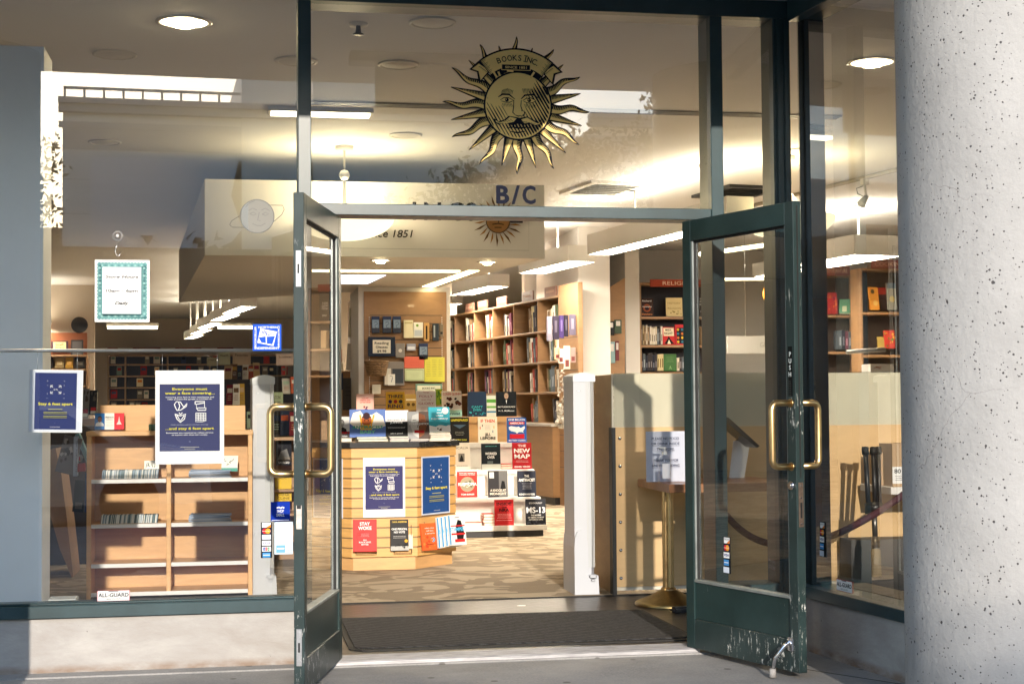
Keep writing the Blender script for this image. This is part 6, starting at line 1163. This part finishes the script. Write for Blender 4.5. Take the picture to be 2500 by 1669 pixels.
# slat panel and religion case
y2 = 11.2; slabq('slat_panel', 'tan slatwall panel left of the religion bookcase', 'display panel', [(1490, 700), (1526, 678), (1526, 1180), (1490, 1180)], y2, .04, OAKD)
for i, (x0, y0, x1, y1, c_) in enumerate([(1469, 786, 1484, 820, (90, 80, 84)), (1485, 784, 1500, 818, (44, 46, 50)), (1501, 780, 1518, 814, (70, 84, 72)), (1472, 836, 1486, 884, (96, 70, 76)), (1487, 834, 1502, 886, (130, 160, 166)), (1503, 832, 1512, 880, (110, 60, 66))]): pack(ordn[i]+' glossy packet on the tan slat panel', x0, y0, x1, y1, c_, T(rc(.2, .55, .8, .9, (200, 196, 196))), Y=y2-.06, group='packets on the tan slat panel', f=lambda x, y: (x, y))
def case(label, px0, px1, pyt, pyb, rows_, Y, back, sidem, name='bookcase', depth=.3, ups=()):
    a = at(px0, pyb, Y); b_ = at(px1, pyb, Y); zt_ = at((px0+px1)/2, pyt, Y).z; r = thing(name, label, 'bookcase', (a.x, Y, 0)); W_ = b_.x-a.x; g = MB(); g.box(0, depth, 0, W_, depth+.01, zt_); g.build('back_panel', back, r)
    for x in [0, W_-.03]+[at(u, pyt, Y).x-a.x for u in ups]: g = MB(); g.bbox(x, .003, 0, x+.03, depth-.001, zt_-.002, b=.002); g.build('upright', sidem, r)
    zs = [at((px0+px1)/2, y, Y).z for y in rows_]
    for z in zs+[zt_]: g = MB(); g.bbox(.0305, 0, z-.03, W_-.0305, depth-.002, z, b=.002); g.build('shelf', sidem, r)
    return r, a.x, W_, zs, zt_
NAVYB = mat('dark_blue_back', (.025, .025, .04), .7)
cs, cx_, cw, czs, czt = case('dark backed bookcase with RELIGION header right of the narrow pier', 1563, 1760, 690, 990, (773, 842, 908), 12.0, NAVYB, OAK)
x, z, w_, h_ = rectY(1588, 682, 1730, 700, 11.96); r = thing('header_sign', 'red brown RELIGION header board on the dark backed bookcase', 'sign', (x, 11.96, z)); g = MB(); g.bbox(0, 0, 0, w_, .03, h_, b=.004); g.build('board', cm((158, 72, 56)), r); q = Pr(w_, h_); q.text('RELIGION', .49, .25, .52, (236, 214, 190), fit=.56); q.build('lettering', r, Matrix.Translation((0, -.001, 0)))
C3 = lambda x, y: (1300+x/2.61, 450+y/2.61)
def B3(label, x0, y0, x1, y1, *a, **k): return book(label, *C3(x0, y0), *C3(x1, y1), *a, **k)
RG = 'books in the religion bookcase'
B3('dark book with orange figure and white lettering on the top religion shelf', 690, 726, 772, 838, 12.05, (52, 34, 34), T(('Richard', .82, .09, WHT, .7), ('Dawkins', .06, .09, (230, 150, 90), .8), dk(.5, .45, .3, (150, 80, 50)), dk(.5, .45, .18, (40, 30, 40)), ('Outgrowing God', .5, .06, WHT, .7)), lean=4, group=RG)
B3('cream book with faint serif title on the top religion shelf', 853, 722, 957, 840, 12.05, (216, 200, 150), T(('HISTORY', .66, .10, (150, 120, 70), .8, 0), ('RELIGION', .38, .10, (150, 120, 70), .8, 0), smudge(8, [(150, 130, 80)], .1, .05, .9, .3, .08, 3)), lean=4, group=RG)
B3('black book with white block lettering partly behind the door stile', 1060, 712, 1112, 840, 12.05, (34, 34, 40), T(('HOLY', .82, .11, (205, 205, 205), .7), ('WORLD', .68, .11, (205, 205, 205), .8), ('HISTORY', .54, .11, (205, 205, 205), .8), ('CHRIS', .2, .09, (205, 205, 205), .6)), lean=4, group=RG)
B3('red and cream book with a running figure on the middle religion shelf', 832, 908, 910, 1022, 12.05, (190, 44, 46), T(rc(.08, .5, .95, .95, (236, 226, 200)), ('MARX', .78, .12, (40, 34, 34), .5), ('RIGHT', .58, .14, (40, 34, 34), .7), pl([(.1, .05), (.35, .3), (.5, .5), (.65, .3), (.95, .05)], (36, 30, 32)), pl([(.35, .05), (.5, .3), (.65, .05)], (236, 226, 200))), lean=7, yaw=5, group=RG)
def dots(q): [q.disc(.2+.3*i, .75-.2*j, .09, [(220, 180, 60), (60, 120, 150), (190, 110, 60)][(i+j) % 3]) for i in range(3) for j in range(4)]
B3('red framed black book with rows of coloured dots', 912, 892, 1000, 1022, 12.05, (196, 44, 52), T(rc(.1, .06, .94, .84, (40, 36, 44)), dots), lean=4, group=RG)
B3('plain pale wooden box beside the dotted book', 1076, 905, 1112, 1020, 12.05, (196, 168, 130), None, t=.1, lean=0, group=RG); B3('green cloth book on the lower religion shelf', 838, 1080, 920, 1188, 12.05, (62, 104, 58), T(lines(.8, 3, .12, (150, 180, 120), .6), lambda q: q.strokes([[(.4, .1), (.5, .3), (.6, .1)], [(.5, .3), (.5, .12)]], .006, (130, 170, 110))), lean=4, group=RG)
def spines(px0, px1, pyb, Y, hpx, cis, f, grp, tag_):
    x0, y_ = f(px0, pyb); a = at(x0, y_, Y); k = a.x; b_ = at(*f(px1, pyb), Y).x; n = len(cis); t = (b_-k)/n; rg = random.Random(int(px0+pyb)); sc = (Vector((a.x, Y, a.z))-CAM).dot(fw)/F
    for i, ci in enumerate(cis):
        spine_book('%s spine, %s from the left %s' % (BN[ci], ordn[i], tag_), grp, Matrix.Translation((k+i*t, Y, a.z)), t*.96, hpx*sc*rg.uniform(.85, 1.05), .17, ci)
spines(692, 745, 1020, 12.05, 50, [2, 6, 1, 3, 1], C3, RG, 'in the left cluster on the middle religion shelf'); spines(748, 830, 1020, 12.05, 44, [10, 3, 10, 3, 5, 2, 10], C3, RG, 'in the pale cluster on the middle religion shelf')
spines(692, 796, 1187, 12.05, 42, [2, 5, 7, 2, 2, 7, 2], C3, RG, 'in the dark cluster on the lower religion shelf'); spines(798, 836, 1187, 12.05, 43, [8, 8, 8], C3, RG, 'in the straw coloured cluster beside the green cloth book'); spines(922, 1000, 1187, 12.05, 34, [3, 2, 5, 5, 7], C3, RG, 'right of the green cloth book')
# gift banner, plant-like clutter behind the right door
x, z, w_, h_ = rectY(1776, 820, 1890, 863, 7.5); r = thing('gift_sign', 'long white sign with faint GIFT lettering behind the right door', 'sign', (x, 7.5, z)); g = MB(); g.bbox(0, 0, 0, w_, .02, h_, b=.003); g.build('board', PAPER, r); q = Pr(w_, h_); q.text('GIFT', .82, .38, .28, (176, 176, 178), fit=.24); q.build('lettering', r, Matrix.Translation((0, -.001, 0)))
g = MB(); g.tube([(x+w_*.4, 7.51, z+h_), (x+w_*.4, 7.51, H-.001)], .003, 5); tag(g.build('sign_wire', CHROME), 'thin wire holding the white GIFT sign', 'wire')
# right hand cases: food literature and cooking
cs, cx_, cw, czs, czt = case('brown bookcase with FOOD LITERATURE header behind the right window', 2000, 2104, 668, 960, (769, 858), 10.6, DKW, OAKD); RC = 'goods in the food bookcases'
cs2 = case('oak edged bookcase with COOKING header beside the round column', 2104, 2330, 655, 960, (762, 866), 9.8, DKW, OAK)
for (x0, y0, x1, y1, st, Y, lb) in [(1998, 650, 2075, 672, 'FOOD LITERATURE', 10.5, 'dull red FOOD LITERATURE header board'), (2128, 634, 2215, 655, 'COOKING', 9.7, 'dull red COOKING header board')]:
    x, z, w_, h_ = rectY(x0, y0, x1, y1, Y); r = thing('header_sign', lb, 'sign', (x, Y, z)); g = MB(); g.bbox(0, 0, 0, w_, .03, h_, b=.004); g.build('board', cm((112, 52, 44)), r); q = Pr(w_, h_); q.text(st, .5, .28, .46, (206, 170, 140), fit=.82); q.build('lettering', r, Matrix.Translation((0, -.001, 0)))
I_ = lambda x, y: (x, y)
book('round topped red patterned book in the food bookcase', 2014, 714, 2046, 766, 10.7, (176, 56, 60), T(smudge(14, [(214, 110, 60), (130, 40, 90)], .1, .1, .9, .9, .12, 7)), lean=6, group=RC); book('open green magazine lying on the food bookcase', 2050, 728, 2084, 764, 10.6, (96, 150, 120), T(rc(.2, .1, .5, .5, (200, 200, 170))), lean=40, yaw=-25, group=RC); book('magenta book at the right of the food bookcase', 2088, 726, 2101, 764, 10.7, (170, 44, 110), None, lean=4, group=RC)
book('orange cookbook leaning in the cooking bookcase', 2124, 700, 2150, 756, 9.9, (232, 158, 66), T(dk(.4, .8, .2, (60, 50, 40)), dk(.6, .3, .25, (240, 200, 120))), lean=8, yaw=14, group=RC); book('grey and cream cookbook beside the round column', 2168, 690, 2192, 756, 9.9, (150, 150, 140), T(rc(0, .8, 1, 1, (90, 110, 130)), dk(.5, .4, .3, (200, 180, 120))), lean=6, yaw=10, group=RC); book('red topped dark cookbook behind the orange one', 2142, 702, 2166, 757, 10.0, (60, 46, 46), T(rc(0, .7, 1, 1, (180, 50, 46))), lean=5, group=RC)
spines(2048, 2080, 852, 10.65, 44, [5, 7, 9, 5], I_, RC, 'on the lower shelf of the food bookcase'); book('cream fronted book on the lower food shelf', 2082, 814, 2098, 854, 10.7, (190, 180, 150), None, lean=5, group=RC); book('red apple patterned book on the lower cooking shelf', 2160, 806, 2186, 850, 9.9, (190, 60, 52), T(smudge(12, [(90, 130, 60), (220, 160, 60)], .05, .05, .95, .9, .15, 4)), lean=6, group=RC); book('yellow patterned book on the lower cooking shelf', 2144, 822, 2160, 856, 9.9, (176, 150, 80), None, lean=6, group=RC)
x, z, w_, h_ = rectY(2126, 888, 2182, 907, 5.0); g = MB(); g.bbox(0, 0, 0, w_, .2, h_+.3, b=.005); g.use(PAPER); 
o = g.build('pastry_picture', None); q = Pr(w_, h_); q.rect(0, 0, 1, 1, (206, 200, 196)); smudge(5, [(190, 110, 90), (150, 80, 60)], .1, .3, .5, .7, .12, 3)(q); q.build('print', o, Matrix.Translation((0, -.001, .3))); o.location = (x, 5, z-.3); tag(o, 'picture of pastries just above the glass screen at right', 'picture')
a, b_ = at(2015, 858, 6), at(2196, 846, 5.2); g = MB(); g.tube([(a.x, 5.5, a.z-.02), (b_.x, 5.5, a.z+.0)], .02, 10); tag(g.build('window_rod', ALU), 'grey rod crossing behind the right window', 'rod')
g = MB(); P_ = [at(2011, 870, .5), at(2004, 852, .5), at(1999, 856, .5), at(1997, 866, .5)]; g.tube([at(px, py, 0.0) for px, py in ((2005, 868), (2002, 850), (2016, 851), (2008, 886), (2014, 892), (2017, 884))], .0015, 5); tag(g.build('wire_hook', CHROME), 'bent wire hook beside the right door edge', 'hook')
# centre gap between door and product panel
slabq('brochure_panel', 'edge-on tan brochure panel between the left door and the product panel', 'display panel', [(868, 722), (876, 715), (876, 1010), (868, 1010)], 10.2, 1.2, OAKD)
for i, (x0, y0, x1, y1, c_) in enumerate([(848, 752, 870, 822, (176, 172, 156)), (843, 838, 870, 902, (190, 188, 180)), (817, 852, 836, 882, (206, 150, 120)), (815, 886, 838, 902, (190, 176, 150)), (837, 922, 868, 1000, (70, 66, 64)), (817, 958, 836, 1010, (130, 116, 96)), (818, 910, 838, 950, (50, 56, 74)), (862, 940, 880, 1010, (126, 96, 60))]):
    book(ordn[i]+' leaning item stacked between the left door and the product panel', x0, y0, x1, y1, 9.6, c_, T(lines(.7, 3, .12, tuple(max(0, v-60) for v in c_), .6)), lean=8, yaw=-30 if i < 2 else 0, group='brochures beside the product panel')
slabq('low_cabinet', 'brown cabinet behind the left of the sales table', 'cabinet', [(760, 905), (890, 905), (890, 1200), (760, 1200)], 10.6, .5, OAKD); wallbox(.5, 16.0, 2.9, 16.2, WALLB, 'beige cross wall behind the product panel', z1=H-.001)
# dark bookcases on the back left
mc = case('wide dark backed mystery bookcase on the far back wall', 262, 700, 866, 1080, (888, 916, 944, 973, 1001), 29.5, NAVYB, OAK, ups=(304, 407, 510, 600))
rg = random.Random(21); MCOL = [(184, 44, 40), (214, 200, 160), (150, 40, 40), (120, 110, 96), (206, 120, 50), (60, 66, 90), (196, 186, 170), (176, 60, 50), (40, 40, 46), (110, 130, 120)]; MN = ['red', 'cream', 'dark red', 'grey', 'orange', 'blue', 'pale', 'brick', 'black', 'sage']
for j, yb in enumerate((887, 915, 943, 972, 1000)):
    px = 270
    while px < 692:
        wpx = rg.uniform(11, 16); ci = rg.randrange(10); hp = rg.uniform(18, 22)
        if rg.random() < (.62 if j else .8) and not any(abs(px+6-u) < 11 for u in (304, 407, 510, 600)):
            x, z, w_, h_ = rectY(px, yb-hp, px+wpx, yb, 29.6); g = MB(); g.use(cm(MCOL[ci])); g.bbox(0, 0, 0, w_, .03, h_, b=.004); g.use(cm(MCOL[(ci+3) % 10])); g.box(w_*.15, -.002, h_*.5, w_*.85, -.0, h_*.8); o = g.build('distant_book', None); o.location = (x, 29.6, z); o.rotation_euler = (R(-5), 0, 0)
            tag(o, '%s book on the %s mystery shelf, about %d steps from its left end' % (MN[ci], ['top', 'second', 'third', 'fourth', 'bottom'][j], int((px-262)/14)+1), 'book', 'books on the far mystery bookcase')
        px += wpx+rg.choice([6, 10, 26] if j == 0 else [2, 3, 18])
for (x0, x1, st) in [(262, 288, 'MYSTERY'), (324, 392, 'MYSTERY'), (428, 492, 'FICTION'), (530, 570, '')]:
    x, z, w_, h_ = rectY(x0, 848, x1, 856, 29.4); g = MB(); g.bbox(0, 0, 0, w_, .03, h_, b=.004); o = g.build('header_board', cm((120, 62, 50))); o.location = (x, 29.4, z); tag(o, {262: 'short red brown header board at the left of the far bookcase', 324: 'longer header board reading MYSTERY on the far bookcase', 428: 'long header board in the middle of the far bookcase', 530: 'header board at the right of the far bookcase'}[x0], 'sign')
    if st: q = Pr(w_, h_); q.text(st, .5, .25, .5, (200, 160, 140), fit=.7); q.build('lettering', o, Matrix.Translation((0, -.004, 0)))
a = at(212, 900, 20); wallbox(-14, 20, a.x+.12, 20.2, WALLB, 'beige wall with staff picks display at the far left', z1=H-.001)
slabq('brown_display_board', 'reddish brown board behind the Staff Picks sign', 'board', [(122, 812), (212, 812), (212, 1060), (104, 1060)], 19.9, .05, cm((150, 92, 64)))
def pic(label, x0, y0, x1, y1, Y, frame, inner, lines_=(), cat='picture', name='framed_picture', group=None):
    x, z, w_, h_ = rectY(x0, y0, x1, y1, Y); r = thing(name, label, cat, (x, Y, z), 0, group); g = MB(); g.bbox(0, 0, 0, w_, .03, h_, b=.006); g.build('frame', cm(frame), r); q = Pr(w_, h_, lift=.002); q.rect(.12, .1, .88, .9, inner)
    for l in lines_: q.text(*l[:5], fit=l[5])
    q.build('picture', r)
pic('framed Staff Picks sign on the brown board', 125, 832, 166, 858, 19.8, (60, 40, 60), (216, 200, 150), (('Staff', .5, .55, .25, (50, 44, 40), .5), ('Picks', .5, .2, .25, (50, 44, 40), .5)), cat='sign'); pic('small framed notice half hidden at the far left wall', 108, 822, 121, 848, 19.8, (56, 40, 40), (200, 196, 180)); pic('dark framed photograph right of the Staff Picks sign', 173, 829, 203, 872, 19.8, (56, 54, 56), (92, 90, 92)); pic('red picture below the dark framed photograph', 184, 872, 204, 888, 19.8, (120, 60, 50), (190, 80, 60))
g = MB(); p = at(194, 793, 19.7); g.lathe([(0, -.05), (.1, -.05), (.14, 0)], 20, M=Matrix.Rotation(PI/2, 4, 'X')); o = g.build('wall_speaker', BLACK); o.location = p; tag(o, 'round black wall speaker above the brown board', 'speaker')
# staff shelf items
cs3 = case('low oak staff shelf below the brown display board', 104, 214, 866, 1060, (900, 940, 980), 19.2, OAKD, OAK)
for i, (x0, x1, c_) in enumerate([(110, 128, (50, 44, 48)), (134, 156, (150, 130, 90)), (160, 178, (196, 150, 60)), (182, 206, (70, 66, 60))]): book(ordn[i]+' book from the left on the staff shelf', x0, 872, x1, 898, 19.3, c_, T(rc(.2, .3, .8, .6, tuple(min(255, v+60) for v in c_))), group='books on the staff shelf')
# tables with topic cards behind the magazine shelf
for (x0, y0, x1, y1, Y, c_, st, lb) in [(505, 872, 532, 893, 12, (190, 184, 150), 'History', 'small History card'), (533, 858, 562, 890, 12, (196, 204, 176), 'Health', 'pale Health topic card'), (568, 856, 612, 892, 12, (206, 190, 168), 'Favorites', 'cream Favorites topic card'), (674, 862, 716, 892, 9, (200, 180, 170), 'Science', 'Science topic card with oval prints'), (655, 957, 691, 1000, 7, (184, 206, 180), 'SOLUTIONS', 'mint green card lettered with problems and solutions')]:
    pic(lb+' on the display tables behind the left window', x0, y0, x1, y1, Y, c_, tuple(min(255, v+8) for v in c_), ((st, .5, .62, .2, (60, 60, 60), .7),)+((('PROBLEMS', .5, .3, .2, (60, 60, 60), .7),) if st[:3] == 'SOL' else ()), cat='card', name='topic_card')
g = MB(); a = at(440, 1000, 11); b_ = at(727, 1000, 11); g.bbox(a.x, 11.0, .0, b_.x+.2, 11.6, 1.18, b=.01); g.bbox(a.x+.3, 11.2, 1.18, b_.x+.1, 11.4, 1.55, b=.01); tag(g.build('dark_display_case', DKW), 'dark display case carrying the topic cards', 'display case')
rg = random.Random(8)
CLN = ['sand', 'charcoal', 'brown', 'pale grey', 'wine red', 'navy', 'ochre', 'mint', 'white', 'rust']; CLC = [(190, 164, 124), (44, 42, 46), (110, 82, 58), (196, 192, 184), (120, 36, 44), (40, 52, 80), (186, 150, 60), (170, 196, 176), (222, 220, 214), (176, 84, 50)]
k_ = 0
for (xa, xb, yb, hp, Y, wr) in [(440, 600, 988, 62, 8.5, (12, 20)), (546, 640, 925, 40, 10.7, (12, 20)), (546, 612, 1045, 52, 6.5, (16, 24)), (618, 726, 1062, 60, 6.2, (18, 28)), (690, 726, 960, 44, 8.2, (14, 20)), (607, 626, 1190, 52, 4.6, (18, 22)), (607, 626, 1248, 52, 4.6, (18, 22)), (607, 626, 1308, 48, 4.6, (18, 22))]:
    px = xa
    while px < xb-8:
        wpx = rg.uniform(*wr); ci = rg.randrange(10); k_ += 1; book('%s item, number %d along the row %s' % (CLN[ci], int((px-xa)/((wr[0]+wr[1])/2))+1, {988: 'above the magazine shelf', 925: 'on the dark display case', 1045: 'left of the far gate top', 1062: 'just behind the left gate', 960: 'beside the left door handle', 1190: 'highest between magazine shelf and gate', 1248: 'midway between magazine shelf and gate', 1308: 'lowest between magazine shelf and gate'}[yb]), px, yb-hp*rg.uniform(.75, 1.05), px+wpx, yb, Y+rg.uniform(0, .1), CLC[ci], T(rc(.12, .6, .88, .82, CLC[(ci+4) % 10]), lines(.45, 3, .1, CLC[(ci+6) % 10], .6, .03)), lean=rg.uniform(3, 16), yaw=rg.uniform(-20, 20), group='books and cards crowded behind the left gate'); px += wpx*rg.uniform(.8, 1.05)
for (ya, yb, lb) in ((990, 1064, 'upper'), (1064, 1195, 'lower')):
    a = at(605, yb, 4.75); b_ = at(728, yb, 4.75); 
g = MB(); a = at(604, 1062, 4.7); b_ = at(740, 1062, 4.7)
for z in (a.z-.02, at(660, 1192, 4.7).z, at(660, 1250, 4.7).z, at(660, 1310, 4.7).z-.01): g.bbox(a.x, 4.55, z-.02, b_.x, 4.9, z, b=.002)
g.box(a.x, 4.9, .0, b_.x, 4.92, a.z-.04); tag(g.build('gate_side_shelving', OAK), 'oak shelving behind the left gate and left door', 'shelving')
book('yellow paperback lettered DADDY and EMMA CLINE behind the left door handle', 672, 1160, 712, 1223, 4.6, (206, 172, 44), T(('DADDY', .86, .09, (70, 60, 30), .78, 0), ('EMMA', .20, .10, (70, 60, 30), .74, 0), ('CLINE', .07, .10, (70, 60, 30), .74, 0), dk(.75, .42, .1, (150, 140, 110))), lean=5); book('dark hardback above the yellow paperback', 674, 1068, 712, 1135, 4.65, (40, 40, 46), T(pl([(.1, .2), (.9, .2), (.7, .6), (.3, .5)], (120, 120, 120)), ('SAVAGED', .06, .08, WHT, .7)), lean=5)
# slanted display at the far left
slabq('slanted_stand', 'slanted tan wooden book stand left of the magazine shelf', 'book stand', [(108, 1100), (136, 1094), (150, 1160), (166, 1290), (180, 1420), (146, 1340), (118, 1240), (104, 1160)], 4.0, .5, OAKD)
slabq('dark_cabinet', 'dark cabinet behind the slanted book stand', 'cabinet', [(90, 1040), (232, 1040), (232, 1420), (90, 1420)], 4.9, .4, DKW)
def tilt(label, pts, Y, t, c_, fn=None):
    P_ = [at(px, py, Y) for px, py in pts]; o_ = P_[3]; ux = (P_[2]-P_[3]); uy = (P_[0]-P_[3]); r = thing('tilted_book', label, 'book', o_, 0, 'large books on the slanted stand'); xa_ = ux.normalized(); za_ = (uy-xa_*uy.dot(xa_)).normalized(); ya_ = za_.cross(xa_); Mx = Matrix((( xa_.x, ya_.x, za_.x, o_.x), (xa_.y, ya_.y, za_.y, o_.y), (xa_.z, ya_.z, za_.z, o_.z), (0, 0, 0, 1))); r.matrix_world = Mx
    w_, h_ = ux.length, uy.length; g = MB(); g.bbox(0, 0, 0, w_, t, h_, b=.002); g.build('cover', cm(c_, .5), r)
    if fn: q = Pr(w_, h_); fn(q); q.build('cover_print', r)
tilt('large grey photograph book with white spine edge on the slanted stand', [(110, 1062), (162, 1066), (178, 1160), (134, 1150)], 3.8, .05, (96, 96, 104), T(smudge(16, [(50, 50, 56), (150, 150, 156), (70, 66, 66)], .1, .15, .9, .85, .14, 12)))
tilt('pale blue spine of the thick book beside the grey photograph book', [(163, 1066), (174, 1070), (188, 1162), (178, 1162)], 3.78, .1, (150, 166, 196), T(lambda q: q.text('THE FORTUNATE', .6, .5, .04, (60, 70, 110), fit=8.0, rot=-PI/2)))
tilt('dark book with pale oval on the slanted stand', [(178, 1085), (200, 1082), (208, 1150), (184, 1152)], 3.9, .05, (50, 48, 52), T(dk(.5, .5, .38, (180, 172, 160)), rc(.3, .4, .6, .55, (190, 40, 40)))); tilt('teal stack of spines at the right of the slanted stand', [(198, 1056), (222, 1050), (222, 1128), (212, 1132)], 3.85, .1, (110, 150, 160), T(rc(.3, .05, .36, .95, (30, 40, 50)), rc(.62, .05, .68, .95, (30, 40, 50))))
tilt('tall navy book lettered THE VIETNAM WAR low beside the magazine shelf', [(196, 1155), (212, 1152), (216, 1250), (206, 1250)], 3.6, .1, (40, 62, 110), T(lambda q: q.text('THE VIETNAM WAR', .5, .5, .05, (170, 190, 220), fit=7.0, rot=-PI/2))); tilt('dark green book under the grey photograph book', [(174, 1170), (198, 1168), (204, 1250), (176, 1248)], 3.95, .05, (36, 40, 38), T(rc(.2, .1, .8, .3, (90, 86, 76))))
tilt('red and black book under the dark oval one', [(184, 1132), (206, 1130), (208, 1150), (186, 1152)], 3.8, .05, (150, 40, 44), None)
# face-out sale books right of the left hanging poster
for (x0, y0, x1, y1, lb, c_) in [(196, 948, 216, 1020, 'grey sale book with a red price sticker', (130, 126, 124)), (214, 952, 236, 1012, 'black sale book with a red price sticker', (46, 42, 44))]: book(lb, x0, y0, x1, y1, 6.0, c_, T(rc(.3, .16, .9, .3, (190, 44, 48)), rc(.3, .04, .9, .16, (220, 216, 210)), smudge(6, [(90, 80, 70)], .1, .5, .9, .9, .15, 2)), lean=8, yaw=-14)
g = MB(); g.bbox(at(180, 1040, 6).x, 6.05, 0, at(262, 1040, 6).x, 6.6, at(200, 1022, 6.05).z, b=.004); tag(g.build('sale_table', OAK), 'oak table carrying the sale books', 'table')

# doormat
r = thing('doormat', 'large black ribbed rubber-edged mat just inside the doorway', 'mat', (0, 0, 0)); m = mat('mat_fibre', (.03, .03, .032), .9); t, b, N, L = nodes(m)
wv = N('ShaderNodeTexWave'); wv.inputs['Scale'].default_value = 8; wv.inputs['Distortion'].default_value = 3.5; wv.inputs['Detail Scale'].default_value = 6; wv.inputs['Detail'].default_value = 2; wv.bands_direction = 'DIAGONAL'; L(coords(t, (1, 1.2, 1)), wv.inputs[0])
nn = noise(t, coords(t), 300, 2); c = mixc(t, wv.outputs[1], (.004, .004, .005), (.042, .042, .045)); c = mixc(t, ramp(t, noise(t, coords(t), 2.5, 4), [(.35, (0, 0, 0)), (.75, (.3, .3, .3))]), c, (.04, .039, .038)); L(c, b.inputs['Base Color']); bumpn(t, b, wv.outputs[1], .8, .006)
P_ = [(.10, .32), (.16, .26), (1.86, .24), (1.90, .30), (1.90, 1.38), (.10, 1.42)]
g = MB(); g.prism([(x, y, -.003) for x, y in P_], (0, 0, .006)); g.build('rubber_backing', GASK, r); g = MB(); g.prism([(.13, .335, .0035), (.17, .30, .0035), (1.84, .28, .0035), (1.87, .32, .0035), (1.87, 1.355, .0035), (.13, 1.39, .0035)], (0, 0, .006)); g.build('fibre_field', m, r)

g = MB(); p = atz(1262, 1477, 0); g.prism([(0, 0, 0), (.05, -.01, 0), (.055, .012, 0), (.02, .02, 0)], (0, 0, .002)); o = g.build('paper_scrap', PAPER); o.location = (p.x, p.y, -.003); tag(o, 'tiny white scrap of paper on the dark entry floor', 'litter')
# street front continuing beyond the round column
sf2 = thing('side_shopfront', 'further stretch of green shopfront hidden beyond the round column', 'shopfront', (2.95, -1.8, 0))
def f2b(name, m, *q):
    g = MB(); g.box(*q); return g.build(name, m, sf2)
f2b('base', BASE, 0, 0, -.05, 9, .18, .245); f2b('sill', FRAME, 0, -.005, .246, 9, .18, .303); f2b('header', FRAME, 0, -.005, 3.18, 9, .18, SOF-.002)
for x in (2.4, 4.8, 7.2): f2b('mullion', FRAME, x, 0, .304, x+.065, .18, 3.179)
f2b('window_pane', GLASS, 0, .05, .303, 9, .058, 3.18)
